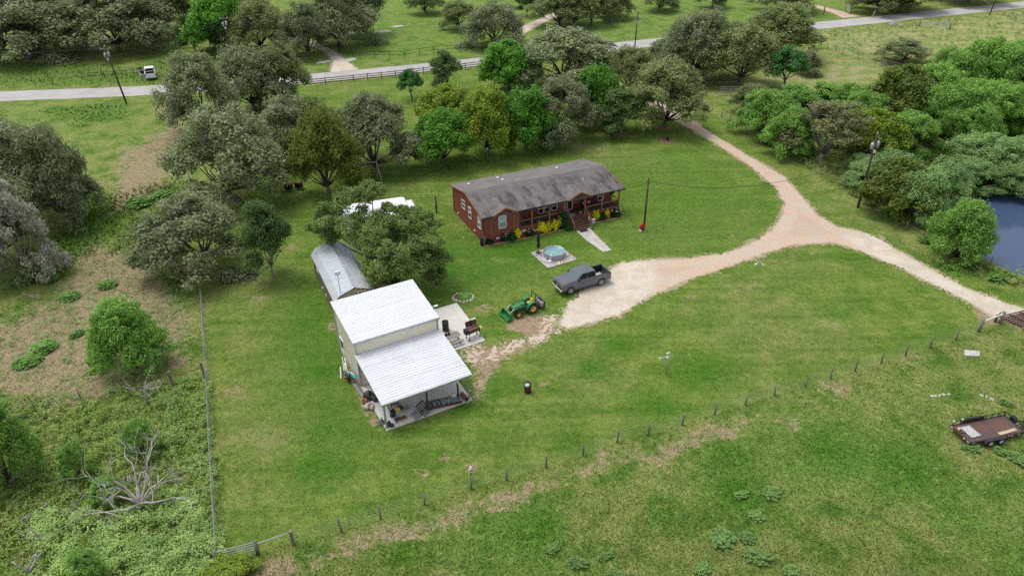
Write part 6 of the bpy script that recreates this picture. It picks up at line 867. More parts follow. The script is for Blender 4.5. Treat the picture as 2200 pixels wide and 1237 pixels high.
MB().prism([(.62, .62), (.62, 1.2), (1.2, 1.16), (1.95, 1.02), (2.05, .8), (2.05, .55)], -.27, .27, 'Y').build('hood', m_gr, t, bevel=.05, fixn=True); MB().prism([(.75, .95), (.75, 1.02), (1.6, .94), (1.6, .88)], -.285, .285, 'Y').build('stripe', m_yel, t, fixn=True); MB().box((2.06, 0, .74), (.04, .44, .4)).build('grille', m_black, t)
MB().bb(-.3, 1.5, -.2, .2, .35, .62).build('chassis', m_black, t); MB().bb(.2, .75, -.5, .5, .5, .56).build('footplate', m_black, t); MB().bb(WB - .07, WB + .07, -.5, .5, .3, .42).build('axle', m_gr, t); MB().bb(1.9, 2.0, -.52, .52, .88, .96).build('cross_tube', m_gr, t)
MB().box((.02, 0, .92), (.45, .48, .12)).build('seat', m_yel, t, bevel=.04); MB().box((-.22, 0, 1.16), (.1, .46, .42), ry=-.15).build('backrest', m_yel, t, bevel=.04); MB().lathe([(.17, -.015), (.19, 0), (.17, .015), (.15, 0), (.17, -.015)], 14, (.5, 0, 1.25)).build('steering_wheel', m_black, t); MB().tube([(.62, 0, 1.0), (.5, 0, 1.25)], .03, 6).build('steering_column', m_black, t)
rp = MB(); rp.tube([(-.42, -.42, .6), (-.45, -.42, 1.3)], .04, 6); rp.tube([(-.42, .42, .6), (-.45, .42, 1.3)], .04, 6); rp.tube([(-.45, -.42, 1.3), (-.5, -.4, 1.95), (-.5, .4, 1.95), (-.45, .42, 1.3)], .045, 6); rp.build('roll_bar', m_black, t, True)
bkm = MB(); bkm.prism([(0, 0), (.55, 0), (.6, .05), (.12, .06), (.1, .5), (.18, .62), (.12, .64), (.03, .5)], -.82, .82, 'Y')
for s_ in (-.82, .82): bkm.prism([(.03, .0), (.58, .03), (.2, .62), (.05, .6)], s_ - .015, s_ + .015, 'Y')
o = bkm.build('bucket', m_gr, t, loc=(2.42, 0, .12), fixn=True)
MB().bb(-1.1, -.5, -.35, .35, .35, .5).build('hitch_frame', m_black, t); MB().box((-1.15, 0, .6), (.35, 1.2, .45)).build('tiller_cover', pm('implement_grey', (.33, .31, .28), (.2, .18, .16), 4, .7), t, bevel=.04); MB().tube([(-.5, 0, .9), (-1.0, 0, 1.15), (-1.25, .2, .8)], .05, 6).build('top_link', m_black, t); MB().bb(-1.45, -1.33, -.6, .6, .15, .9).build('tail_board', m_black, t)
# ------------------------------------------------------------------ flatbed trailer
UO = np.array([34.95, 41.56]); ang = math.atan2(42.59 - 41.56, 39.42 - 34.95); t = thing('utility_trailer', 'rusty flatbed trailer with black rails and two white wheels', 'trailer', (UO[0], UO[1], .0), ang); LT, WT, zd = 4.9, 1.95, .58
m_deck = pm('rust_stained_deck', (.13, .065, .045), (.085, .06, .055), 1.3, .75, lo=.4, hi=.6)
for i in range(12): MB().bb(.05, LT - .05, .04 + i * .156, .19 + i * .156, zd - .05, zd + rnd.uniform(0, .008)).build('deck_plank', m_deck, t)
for y in (-.03, WT + .03): MB().bb(0, LT, y - .04, y + .04, zd - .16, zd + .02).build('frame_rail', m_black, t)
for x in (-.03, LT + .03): MB().bb(x - .04, x + .04, -.07, WT + .07, zd - .16, zd + .02).build('frame_rail', m_rustd if x < 0 else m_black, t)
MB().bar((.1, WT + .03, zd + .36), (LT, WT + .03, zd + .36), .05).build('side_rail', m_black, t, fixn=True); MB().bar((LT, .2, zd + .36), (LT, WT + .03, zd + .36), .05).build('end_rail', m_black, t, fixn=True)
for x in (.1, .8, 3.1, 3.7, 4.3, LT): MB().bar((x, WT + .03, zd), (x, WT + .03, zd + .36), .05).build('stake', m_black, t, fixn=True)
for y in (.2, 1.1): MB().bar((LT, y, zd), (LT, y, zd + .36), .05).build('stake', m_black, t, fixn=True)
MB().bb(1.0, 2.9, WT + .0, WT + .04, zd + .02, zd + .36).build('side_panel', m_black, t)
for y, s_ in ((-.22, -1), (WT + .22, 1)):
    MB().prism([(1.15, .42), (1.3, .72), (3.0, .72), (3.15, .42), (3.1, .42), (2.95, .67), (1.35, .67), (1.2, .42)], y - .14, y + .14, 'Y').build('fender', m_black, t, fixn=True)
    for x in (1.7, 2.65): o = MB().lathe([(.17, -.1), (.31, -.1), (.33, -.05), (.33, .05), (.31, .1), (.17, .1)], 20, (x, y, .33), axis='Y').build('wheel', m_tyre, t, True); MB().lathe([(.2, s_ * .09), (.17, s_ * .06), (.07, s_ * .08), (.05, s_ * .1), (.04, s_ * .1)], 16, (x, y, .33), axis='Y').build('rim', m_white, o, True)
for x, m in ((.25, m_white), (3.3, m_red_l), (3.5, m_white), (3.75, m_white), (3.95, m_red_l), (4.4, m_white)): MB().bb(x - .08, x + .08, -.085, -.071, zd - .1, zd - .03).build('reflector', m, t)
for y in (.15, .55, 1.85): MB().bb(-.085, -.071, y - .08, y + .08, zd - .1, zd - .02).build('reflector', m_white, t)
for x in (.08, .9): MB().box((x, WT + .05, zd + .4), (.1, .1, .1)).build('marker_lamp', m_white, t)
MB().bar((LT, .3, zd - .1), (LT + 1.1, WT / 2, zd - .1), .09).build('drawbar', m_black, t, fixn=True); MB().bar((LT, WT - .3, zd - .1), (LT + 1.1, WT / 2, zd - .1), .09).build('drawbar', m_black, t, fixn=True); MB().tube([(LT + .9, WT / 2, 0), (LT + .9, WT / 2, .85)], .035, 6).build('jack', m_black, t)
def tl(x, y, z): v = Matrix.Rotation(ang, 3, 'Z') @ Vector((x, y, 0)); return (UO[0] + v.x, UO[1] + v.y, z)
q_ = thing('spare_tyre', 'black spare tyre leaning on the front rail of the flatbed trailer', 'tyre', tl(LT + .35, WT * .72, zd), ang); MB().lathe([(.17, -.1), (.31, -.1), (.33, 0), (.31, .1), (.17, .1), (.17, -.1)], 20, axis='X').build('tread', m_tyre, q_, True); MB().lathe([(.18, .02), (0, .03)], 14, axis='X').build('rim', m_black, q_)
q_ = thing('loading_ramp', 'pale slatted ramp lying on the tail of the flatbed trailer', 'ramp', tl(.85, .98, zd + .03), ang + .05)
for y in (-.58, .58): MB().bb(-.42, .42, y - .03, y + .03, 0, .06).build('side_rail', m_galv, q_)
for i in range(11): MB().bb(-.41, .41, -.53 + i * .105, -.475 + i * .105, .01, .045).build('slat', m_white, q_)
for x in (-.44, .44): MB().bb(x - .02, x + .02, -.61, .61, .005, .055).build('end_rail', m_galv, q_)
q_ = thing('plank', 'pale tan plank lying along the near side of the trailer deck', 'plank', tl(3.6, .28, zd + .03), ang + .08); MB().bb(-.85, .85, -.14, .14, 0, .045).build('board', m_tan, q_)
q_ = thing('wood_block', 'short wooden block left at the tail of the trailer', 'block', tl(.2, 1.45, zd + .03), ang + .4); MB().bb(-.14, .14, -.1, .1, 0, .09).build('block', m_tan, q_); q_ = thing('wood_block', 'reddish wooden block on the trailer tail nearer the ramp', 'block', tl(.22, 1.08, zd + .03), ang - .2); MB().bb(-.16, .16, -.09, .09, 0, .08).build('block', m_rust, q_)
# ------------------------------------------------------------------ poles and wires
def sag(a, b_, s_=.8, n=12): a, b_ = Vector(a), Vector(b_); return [a.lerp(b_, i / n) - Vector((0, 0, s_ * 4 * (i / n) * (1 - i / n))) for i in range(n + 1)]
def pole(lab, x, y, h, lean=(0, 0), xf=False, arm=None, r=.15, top=True, loc_z=0):
    t = thing('utility_pole', lab, 'utility pole', (x, y, loc_z)); tp_ = (lean[0], lean[1], h); MB().tube([(0, 0, -.2), (lean[0] / 2, lean[1] / 2, h / 2), tp_], [r, r * .88, r * .72], 9).build('pole', m_pole, t, True)
    if top: MB().lathe([(.04, 0), (.06, .1), (.04, .16), (.05, .26), (0, .28)], 8, tp_).build('insulator', m_white, t)
    if xf:
        for k, (dx, z) in enumerate(((.34, h - 1.3), (-.3, h - 1.5))[:xf]): MB().lathe([(0, -.4), (.2, -.4), (.21, .35), (.12, .42), (0, .42)], 12, (lean[0] + dx, lean[1] - .05, z)).build('transformer', m_galv, t, True); MB().lathe([(.05, .42), (.03, .62), (0, .64)], 6, (lean[0] + dx, lean[1] - .05, z)).build('bushing', m_white, t)
        MB().box((lean[0] + .05, lean[1] - .2, h - 2.1), (.25, .18, .35)).build('meter_box', m_white, t)
    if arm: MB().box((lean[0], lean[1], h - .35), (arm, .1, .12), .35).build('crossarm', m_wood, t); [MB().lathe([(.05, 0), (.06, .1), (.03, .22)], 6, (lean[0] + s_ * arm * .45 * math.cos(.35), lean[1] + s_ * arm * .45 * math.sin(.35), h - .28)).build('insulator', m_white, t) for s_ in (-1, 1)]
    return t
pole('tall dark pole with white insulators leaning at the pond bank', *T['PT']['pole_right'], 9.6, (.15, .1), 2, None, .17)
pole('dark leaning power pole on the verge at the left end of the road', -69.0, 131.1, 9.9, (-1.1, .3), 2, 1.7, .17)
pole('power pole with white transformers standing behind the oak clump', -56.1, 152.0, 10.5, (0, 0), 2, 1.5, .16)
pole('power pole with a transformer beside the road behind the huge oak', 27.4, 163.5, 8.0, (.2, 0), 1, None, .14)
pole('far power pole at the top edge over the dark oak clump', 51.0, 192, 7.5, (0, 0), 1, None, .14)
pole('bare dark pole with shrubby foot beside the road at the top right', 121.1, 192.9, 9.0, (.9, .2), 0, None, .15)
pc = pole('plain wooden yard pole with a red hose reel at its foot', 15.87, 78.6, 6.7, (.05, .1), 0, None, .13, False)
pole('short dark pole at the back left corner of the house', -9.38, 84.26, 2.25, (0, 0), 0, None, .12, False)
lp = pole('light pole with a white lamp in front of the twin trunk live oak', *T['PT']['lpole'], 5.4, (0, .1), 0, None, .13, False); MB().bar((0, .1, 5.3), (.35, -.3, 5.55), .06).build('lamp_arm', m_galv, lp, fixn=True); MB().lathe([(.05, .3), (.16, .15), (.2, -.05), (0, -.05)], 10, (.4, -.35, 5.45)).build('lamp_head', m_white, lp)
def wire(lab, a, b_, s_=.6, r=.018): t = tag(MB().tube(sag(a, b_, s_), r, 4).build('power_line', m_black), lab, 'cable', 'overhead wires')
wire('overhead wire from the yard pole to the house roof corner', (15.9, 78.6, 6.3), hp(18.5, .2, 3.5), .35, .025); wire('overhead wire sagging from the yard pole across the drive to the tall leaning pole', (15.9, 78.6, 6.35), (43.8, 84.0, 7.2), 2.3, .025)
wire('service wire from the short pole to the back of the house', (-9.38, 84.26, 2.1), hp(0, 6.5, 2.6), .3, .02); wire('service wire from the short pole towards the light pole at the left', (-9.38, 84.26, 2.1), (*T['PT']['lpole'], 5.0), .8, .02)
for i, (dz, dx) in enumerate(((0, .1), (-1.1, .3))): wire('upper overhead wire running from the tall leaning pole over the pond' if i == 0 else 'lower overhead wire running from the tall leaning pole over the pond', (43.9 + dx, 84.1, 9.5 + dz), (78, 58, 9.0 + dz), 1.0, .02); wire('upper overhead wire from the tall leaning pole to the road pole' if i == 0 else 'lower overhead wire from the tall leaning pole to the road pole', (43.9, 84.1, 9.5 + dz), (27.6, 163.5, 7.8 + dz), 1.2, .02)
for i, z in enumerate((9.7, 9.6, 8.2)): wire(('front', 'rear', 'lowest')[i] + ' road wire from the left leaning pole out of the picture', (-70.1 + i * .5, 131.4 + i * .3, z), (-140, 128, z + .3), .9, .02); wire(('front', 'rear', 'lowest')[i] + ' road wire between the left leaning pole and the pole behind the oaks', (-70.1 + i * .5, 131.4 + i * .3, z), (-56.1, 152, 10 - i * .5), .5, .02); wire(('front', 'rear', 'lowest')[i] + ' road wire crossing the far lawn to the transformer pole', (-56.1, 152, 10 - i * .5), (27.5, 163.5, 7.7 - i * .6), 1.2, .02)
t = thing('hose_reel', 'coiled red hose hung at the foot of the yard pole', 'hose', (15.62, 78.45, 0), .5); MB().lathe([(.14, -.08), (.2, -.12), (.36, -.12), (.42, 0), (.36, .12), (.2, .12), (.14, .08)], 18, (0, 0, .62), axis='Y').build('coil', pm('red_hose', (.55, .02, .025), (.42, .015, .02), 8, .45), t, True); MB().bb(-.06, .06, -.1, .1, 0, .4).build('bracket', m_rustd, t); MB().box((.05, .05, .02), (.7, .5, .06)).build('base_stone', m_concp, t)
# ------------------------------------------------------------------ fences
def wire_fence(name, lab, pts, ph, pr, mpost, wires, mw, wr=.008, posts_at=None, jitter=.06, tall=None):
    t = thing(name, lab, 'fence', (pts[0][0], pts[0][1], 0)); o = Vector((pts[0][0], pts[0][1], 0)); P = [Vector((p[0], p[1], 0)) - o for p in pts]; r_ = random.Random(len(pts))
    for i, p in enumerate(P):
        h = ph * r_.uniform(.9, 1.12); l_ = Vector((r_.uniform(-jitter, jitter), r_.uniform(-jitter, jitter), 0)); MB().tube([p + Vector((0, 0, -.1)), p + l_ * .5 + Vector((0, 0, h * .55)), p + l_ + Vector((0, 0, h))], [pr * 1.1, pr, pr * .9], 7).build('post', mpost, t, True)
    for z in wires:
        mb = MB()
        for a, b_ in zip(P, P[1:]): mb.tube([a + Vector((0, 0, z)), (a + b_) / 2 + Vector((0, 0, z - .02)), b_ + Vector((0, 0, z))], wr, 4, caps=False)
        mb.build('wire', mw, t)
    return t
m_wire = pm('grey_wire', (.30, .30, .29), (.22, .21, .2), 4, .6, .3)
wire_fence('pasture_fence', 'wire fence on weathered wooden posts crossing the near pasture', T['FB'], 1.2, .07, m_postw, (.3, .6, .9, 1.15), m_wire, .007, jitter=.12)
def resample(pts, st):
    out = [Vector((*pts[0], 0))]
    for a, b_ in zip(pts, pts[1:]): a, b_ = Vector((*a, 0)), Vector((*b_, 0)); n = max(1, int((b_ - a).length / st)); out += [a.lerp(b_, (i + 1) / n) for i in range(n)]
    return [(p.x, p.y) for p in out]
fl = resample(T['FL'], 2.6); t = wire_fence('mesh_fence', 'wire mesh fence along the left side of the mown yard', fl, 1.35, .035, m_steel, (.1, .35, .6, .85, 1.1), m_wire, .006); mb = MB(); o = Vector((*fl[0], 0))
for a, b_ in zip(fl, fl[1:]):
    a, b_ = Vector((*a, 0)) - o, Vector((*b_, 0)) - o; n = 9
    for i in range(n): q_ = a.lerp(b_, i / n); mb.bar(q_ + Vector((0, 0, .08)), q_ + Vector((0, 0, 1.25)), .006)
mb.build('mesh', m_wire, t); mb = MB(); [mb.tube([Vector((*a, 1.3)) - o, Vector((*b_, 1.3)) - o], .015, 5, caps=False) for a, b_ in zip(fl, fl[1:])]; mb.build('top_wire', m_galv, t)
t = wire_fence('side_fence', 'old wire fence running left from the yard corner through weeds', T['FSIDE'], 1.3, .05, m_postw, (.4, .8, 1.15), m_wire, .008); a, b_ = Vector((*T['FSIDE'][0], 0)) - Vector((*T['FSIDE'][0], 0)), Vector((*T['FSIDE'][1], 0)) - Vector((*T['FSIDE'][0], 0))
for p in (a, b_): MB().tube([p + Vector((.05, 0, 0)), p + Vector((.0, 0, 1.75))], .11, 8).build('corner_post', m_postw, t)
MB().tube([a + Vector((0, 0, 1.2)), b_ + Vector((0, 0, 1.1))], .045, 6).build('brace_rail', m_rust, t)
wire_fence('drive_fence', 'sparse wire fence along the overgrown right side of the drive', T['FRIGHT'], 1.2, .06, m_postw, (.5, .9), m_wire, .008)
wire_fence('field_fence', 'wire fence with thin posts beyond the dry clearing at the right', resample(T['FFIELD'], 4), 1.4, .06, m_postw, (.4, .8, 1.2), m_wire, .02)
wire_fence('roadside_fence', 'wire fence on thin posts in front of the far wide green field', [(20 + i * 6.5, 172.5 + i * 2.25) for i in range(8)], 1.3, .05, m_steel, (.5, 1.0), m_wire, .015)
wire_fence('verge_fence', 'wire fence in the tall grass behind the white pickup', [(-92, 148), (-82, 149.5), (-76, 150.5), (-64, 152), (-55, 156)], 1.4, .07, m_pole, (.5, .9, 1.25), m_wire, .02)
m_dkw = pm('dark_fence_boards', (.075, .055, .042), (.11, .085, .065), 2, .85)
def board_fence(lab, pts, st, h, mw, rails, nm='board_fence'):
    P = [Vector((*p, 0)) for p in resample(pts, st)]; o = P[0]; t = thing(nm, lab, 'fence', o)
    for p in P: MB().box(p - o + Vector((0, 0, h / 2)), (.13, .13, h)).build('post', mw, t)
    for a, b_ in zip(P, P[1:]):
        for z in rails: MB().bar(a - o + Vector((0, -.09, z)), b_ - o + Vector((0, -.09, z)), .035, .14).build('rail', mw, t, fixn=True)
board_fence('dark three rail board fence along the near side of the road', T['FROAD'], 2.7, 1.35, m_dkw, (.35, .75, 1.15))
def pipe_fence(lab, pts, h, rails, nm='pipe_fence', m=None):
    P = [Vector((*p, 0)) for p in pts]; o = P[0]; t = thing(nm, lab, 'fence', o)
    for p in P: MB().tube([p - o, p - o + Vector((0, 0, h))], .06, 6).build('post', m or m_black, t)
    for a, b_ in zip(P, P[1:]):
        for z in rails: MB().tube([a - o + Vector((0, 0, z)), b_ - o + Vector((0, 0, z))], .045, 5).build('rail', m or m_black, t)
pipe_fence('black pipe fence in front of the far lawn across the road', T['FPIPE'], 1.6, (.85, 1.5)); pipe_fence('grey mesh pipe fence running back beside the tan green oak', T['FPIPE2'], 1.5, (.7, 1.4), m=m_steel)
pipe_fence('rusty pipe fence beside the white pickup in the tall grass', [(-84.5, 146.8), (-80.5, 147.6), (-76.5, 148.6), (-73.5, 149.4)], 1.3, (.65, 1.2), m=m_rustd)
# gates
def tube_gate(lab, a, b_, h, n, m, posts=True, nm='tube_gate'):
    a, b_ = Vector((*a, 0)), Vector((*b_, 0)); t = thing(nm, lab, 'gate', a); d = b_ - a; L = d.length
    for i in range(n): z = .25 + (h - .25) * i / (n - 1); MB().tube([Vector((0, 0, z)), d + Vector((0, 0, z))], .033, 6).build('bar', m, t)
    for q_ in (0, .5, 1) if L > 3 else (0, 1): MB().tube([d * q_ + Vector((0, 0, .22)), d * q_ + Vector((0, 0, h + .03))], .035, 6).build('upright', m, t)
    if posts:
        for q_ in (-.03, 1.03): MB().tube([d * q_ + Vector((0, 0, -.1)), d * q_ + Vector((0, 0, h + .15))], [.14, .12], 8).build('post', m_postw, t, True)
    return t
G0, G1, G2 = T['GB']; t = tube_gate('silver five bar tube gate at the bottom left corner of the yard', (G0[0] - .1, G0[1]), (G1[0] - .1, G1[1]), 1.2, 5, m_galv)
t = thing('gate_brace', 'silver pipe brace between the tube gate post and the first fence post', 'brace', (G1[0], G1[1], 0)); MB().tube([(0, 0, 1.0), (G2[0] - G1[0], G2[1] - G1[1], 1.1)], .045, 6).build('pipe', m_galv, t); MB().tube([(G2[0] - G1[0] + .02, G2[1] - G1[1] - .16, -.1), (G2[0] - G1[0], G2[1] - G1[1] - .16, 1.35)], .12, 8).build('post', m_postw, t)
px, py = T['PT']['panel']; tube_gate('silver pipe panel standing beside the drive under the low oak', (px - 1.6, py + .1), (px + 1.8, py), 1.5, 5, m_galv, False)
px, py = T['PT']['panel2']; tube_gate('pale green gate in the fenced field at the top right', (px - 3, py + 1.5), (px + 2.2, py - 1.8), 1.4, 6, pm('pale_green_gate', (.45, .52, .47), None, 2, .5), True)
px, py = T['PT']['wgate']; tube_gate('white gate standing open beside the sandy lane', (px, py), (px + .4, py + 3.5), 1.6, 5, m_white, True, 'white_gate')
for i, (x, y, lab) in enumerate(((80.6, 196.3, 'dark gate post at the mouth of the sandy lane, nearest the road'), (78.2, 198.0, 'dark gate post at the sandy lane, middle of three'), (75.3, 193.5, 'dark thin post in the grass left of the sandy lane mouth'))):
    t = thing('gate_post', lab, 'post', (x, y, 0)); MB().tube([(0, 0, -.1), (0, 0, 1.9 - i * .2)], [.14, .12], 7).build('post', m_pole, t); MB().lathe([(.14, 1.9 - i * .2), (0, 2.0 - i * .2)], 7).build('cap', m_pole, t)
t = thing('marker_post', 'white road marker post beside the sandy lane mouth', 'post', (92.3, 193.8, 0), 0); MB().box((0, 0, .7), (.16, .1, 1.5), ry=.2).build('post', m_white, t); MB().box((.1, -.06, 1.2), (.14, .02, .2), ry=.2).build('reflector', m_galv, t)
# cattle guard and brace at the right
A, B_ = Vector((*T['PT']['guardTL'], 0)), Vector((*T['PT']['guardBL'], 0)); d = (B_ - A); d = d.normalized() * 2.1; u = Vector((-d.y, d.x, 0)).normalized(); u = Vector((math.cos(.30), math.sin(.30), 0))
t = thing('cattle_guard', 'rusty steel cattle guard grid set in the end of the white gravel', 'cattle guard', A + Vector((.5, .4, 0)))
for i in range(9): MB().tube([d * (i / 8) + Vector((0, 0, .3)), d * (i / 8) + u * 5.0 + Vector((0, 0, .3))], .06, 6).build('bar', m_rustd, t)
for k in range(5): MB().bar(u * (k * 1.25) + Vector((0, 0, .2)), d + u * (k * 1.25) + Vector((0, 0, .2)), .09).build('cross_beam', m_rustd, t, fixn=True)
wg = MB(); [wg.bar(u * -.9 + d * .15 + Vector((0, 0, z)), u * -.05 + d * .0 + Vector((0, 0, z + .1)), .09) for z in (.35, .65)]; wg.bar(u * -.9 + d * .15 + Vector((0, 0, 0)), u * -.9 + d * .15 + Vector((0, 0, .8)), .16); wg.build('wing', m_rustd, t, fixn=True)
p1, p2 = T['PT']['post1'], T['PT']['post2']; t = thing('gate_brace', 'grey braced corner posts with a white rail beside the cattle guard', 'brace', (p1[0], p1[1], 0)); dx, dy = p2[0] - p1[0], p2[1] - p1[1]
MB().tube([(0, 0, -.1), (.05, 0, 1.4)], [.17, .15], 8).build('post', m_postw, t, True); MB().tube([(dx, dy, -.1), (dx, dy, 1.35)], [.17, .15], 8).build('post', m_postw, t, True); MB().tube([(.05, 0, 1.15), (dx, dy, 1.1)], .06, 6).build('rail', m_white, t)
# ------------------------------------------------------------------ small things in the yard
px, py = T['PT']['burn']; t = thing('burn_barrel', 'dark red rusty barrel standing alone on the lawn', 'barrel', (px, py + .3, 0)); MB().lathe([(0, 0), (.3, 0), (.31, .02), (.3, .3), (.315, .32), (.3, .34), (.3, .6), (.315, .62), (.3, .64), (.31, .9), (.28, .9), (.28, .1), (0, .1)], 20).build('barrel', pm('burnt_red_paint', (.11, .014, .012), (.05, .012, .01), 3, .6), t, True)
q_ = thing('plastic_bag', 'blue and white plastic bag stuffed in the burn barrel', 'bag', (px - .06, py + .18, .78)); MB().lathe([(0, -.1), (.18, -.08), (.24, .06), (.16, .16), (0, .2)], 9).build('bag', pm('blue_plastic', (.06, .18, .55), (.6, .65, .75), 4, .3, lo=.45, hi=.55), q_, True); MB().box((.02, -.16, .12), (.3, .1, .16), .2).build('fold', m_white, q_)
px, py = T['PT']['spigot']; t = thing('weather_station', 'grey post carrying white weather gauges on arms, alone on the lawn', 'weather station', (px, py, 0), .2); MB().tube([(0, 0, -.1), (.03, 0, 1.75)], .05, 8).build('post', m_wood, t, True); MB().bar((-.65, 0, 1.78), (.5, 0, 1.85), .06).build('arm', m_galv, t, fixn=True); MB().lathe([(.09, 1.62), (.08, 1.86), (.04, 1.92), (0, 2.02)], 10, (-.65, 0, 0)).build('gauge', m_white, t); MB().tube([(.03, 0, 1.75), (.05, 0, 2.25)], .035, 6).build('stem', m_white, t); MB().box((.05, 0, 2.28), (.36, .1, .09), .2).build('vane', m_white, t, bevel=.03); MB().lathe([(.1, 1.74), (.12, 1.84), (0, 1.9)], 10, (.03, 0, 0)).build('hub', m_white, t)
px, py = T['PT']['slab']; t = tag(MB().prism([(-.75, -.35), (.55, -.5), (.95, .25), (-.35, .5)], 0, .12).build('concrete_slab', m_concp, None, loc=(px, py, 0), fixn=True), 'pale flat concrete slab lying on the grass near the cattle guard', 'slab')
for i, nm in enumerate(('stone1', 'stone2')):
    px, py = T['PT'][nm]; r_ = random.Random(i)
    for k in range(5):
        s_ = r_.uniform(.08, .2); o = MB().lathe([(0, s_ * .5), (s_ * .7, s_ * .4), (s_, .0)], 6).build('limestone', m_concp, None, loc=(px + (k - 2) * (.38 if i == 0 else .22) + r_.uniform(-.1, .1), py + (k - 2) * (.05 if i == 0 else -.18), 0)); tag(o, 'flat pale limestone lump in the pasture left of the trailer' if i == 0 else 'pale limestone lump in the bare patch above the trailer', 'stone', 'limestone lumps left of the trailer' if i == 0 else 'limestone lumps above the trailer')
px, py = T['PT']['hang']; t = thing('wildlife_skull', 'bleached skull with dark holes hung on the near pasture fence', 'skull', (px, py + .1, 0), .2); MB().tube([(0, 0, 0), (0, 0, 1.3)], .07, 7).build('post', m_postw, t); MB().lathe([(0, -.02), (.14, .0), (.17, .16), (.1, .42), (.05, .55), (0, .56)], 8, (0, -.12, .85)).build('skull', m_white, t, True); MB().bar((-.2, -.1, 1.4), (.2, -.1, 1.34), .04).build('horn', m_postw, t, fixn=True)
for s_ in (-1, 1): MB().box((s_ * .08, -.27, 1.1), (.08, .06, .1)).build('eye_hole', m_black, t)
for nm, lab in (('trackbox', 'dark open box on legs behind the cedar, left one of two'), ('trackbox2', 'dark open box on legs behind the cedar, right one of two')):
    px, py = T['PT'][nm]; t = thing('hutch', lab, 'hutch', (px, py, 0), -.15); MB().bb(-.5, .5, -.35, .45, .95, 1.02).build('roof', m_rust, t); MB().bb(-.46, .46, .3, .36, .25, .95).build('back_panel', m_pole, t); MB().bb(-.46, .46, -.28, .3, .25, .3).build('floor', m_pole, t)
    for x in (-.44, .44): MB().bb(x - .02, x + .02, -.28, .36, .25, .95).build('side_panel', m_pole, t); [MB().bb(x - .04, x + .04, y - .04, y + .04, 0, .3).build('leg', m_wood, t) for y in (-.25, .33)]
px, py = T['PT']['swing']; t = thing('swing_frame', 'grey wooden swing frame standing on the lawn beside the cedar', 'swing frame', (px - .6, py, 0), .1)
for x, s_ in ((-2.6, 0), (0, 1)): MB().bar((x + .6 * s_, -.9, 0), (x, 0, 2.7), .12).build('leg', m_wood, t, fixn=True); MB().bar((x - .1, .9, 0), (x, 0, 2.7), .12).build('leg', m_wood, t, fixn=True)
MB().bar((-2.8, 0, 2.75), (.15, 0, 2.75), .14).build('crossbeam', m_wood, t, fixn=True)
px, py = T['PT']['feeder']; t = thing('bird_feeder', 'dark post with a red box and a white box behind the house', 'feeder', (px, py, 0)); MB().tube([(0, 0, 0), (0, 0, 1.5)], .05, 7).build('post', m_black, t); MB().box((.2, 0, 1.75), (.28, .26, .38)).build('feeder_box', m_red_l, t); MB().box((-.2, -.05, 1.5), (.26, .26, .3)).build('feeder_box', m_white, t); MB().bar((-.25, 0, 1.35), (.25, 0, 1.5), .05).build('arm', m_black, t, fixn=True)
px, py = T['PT']['feeder2']; t = thing('birdhouse', 'small white birdhouse on the trunk of the mottled yellow green tree', 'birdhouse', (px, py - .6, 0)); MB().tube([(0, 0, 0), (0, 0, 1.4)], .04, 6).build('post', m_wood, t); MB().prism([(-.12, 1.4), (.12, 1.4), (.12, 1.65), (0, 1.78), (-.12, 1.65)], -.12, .12, 'Y').build('box', m_white, t, fixn=True)
px, py = T['PT']['ring']; t = thing('stone_ring', 'ring of pale stones round a planted patch on the lawn', 'stone ring', (px, py, 0)); r_ = random.Random(8)
mes = [MB().lathe([(0, .16), (.12, .12), (.17, .02), (.17, -.05)], 6).mesh('stone', m_concp), MB().box((0, 0, .06), (.28, .18, .16), .2).mesh('stone', m_tan)]
for i in range(17): a = i * 6.283 / 17; inst('stone', mes[r_.random() < .35], t, (1.05 * math.cos(a), .85 * math.sin(a), 0), (0, 0, a + 1.57), [r_.uniform(.8, 1.15)] * 3)
MB().lathe([(.9, .01), (.5, .03), (0, .04)], 16).build('soil', m_bark2, t); shrub('garden_plant', 'low leafy plants inside the pale stone ring', 'plant', px + .2, py + .1, .02, 1.5, .3, 'green', 1)
px, py = T['PT']['bushunder']; shrub('shrub', 'dark rounded shrub at the foot of the shade oak trunk', 'shrub', px, py - .2, 0, 1.9, 1.1, 'tall', 0)
for i, (x, y, w_, l_) in enumerate(((-15.1, 66.5, 2.6, 2.0),)): tag(MB().prism([(-w_ / 2, -l_ / 2), (w_ / 2, -l_ / 2), (w_ / 2, l_ / 2), (-w_ / 2, l_ / 2)], -.05, .03).build('earth_patch', m_bark2, None, loc=(x, y, 0), rz=.43, fixn=True), kind='structure')
px, py = T['PT']['brick']; t = thing('brick_grill', 'low brick block under the edge of the shade oak', 'grill', (px, py, 0), .3)
mes = MB().bb(-.19, .19, -.11, .11, 0, .14).mesh('brick', m_brick)
for k in range(3):
    for i in range(4): inst('brick', mes, t, (-.6 + i * .4 + (.1 if k % 2 else 0), 0, k * .15), (0, 0, rnd.uniform(-.05, .05)))
MB().bb(-.75, .75, -.3, .3, .46, .52).build('top_slab', m_wood, t)
px, py = T['PT']['mailbox']; t = thing('mailbox', 'pale mailbox on a post beside the far side of the road', 'mailbox', (px, py, 0), .3); MB().bb(-.06, .06, -.06, .06, 0, 1.3).build('post', m_white, t); MB().prism([(-.16, 1.3), (.16, 1.3), (.16, 1.5), (0, 1.66), (-.16, 1.5)], -.3, .3, 'Y').build('box', m_galv, t, fixn=True)
px, py = T['PT']['sign345']; t = thing('road_sign', 'small pale marker sign by the left verge of the road', 'sign', (px, py, 0), -.4); MB().bar((0, 0, 0), (.15, 0, 1.3), .07).build('post', m_wood, t, fixn=True); MB().box((.16, -.05, 1.35), (.4, .04, .25), .2).build('board', m_white, t)
px, py = T['PT']['bird']
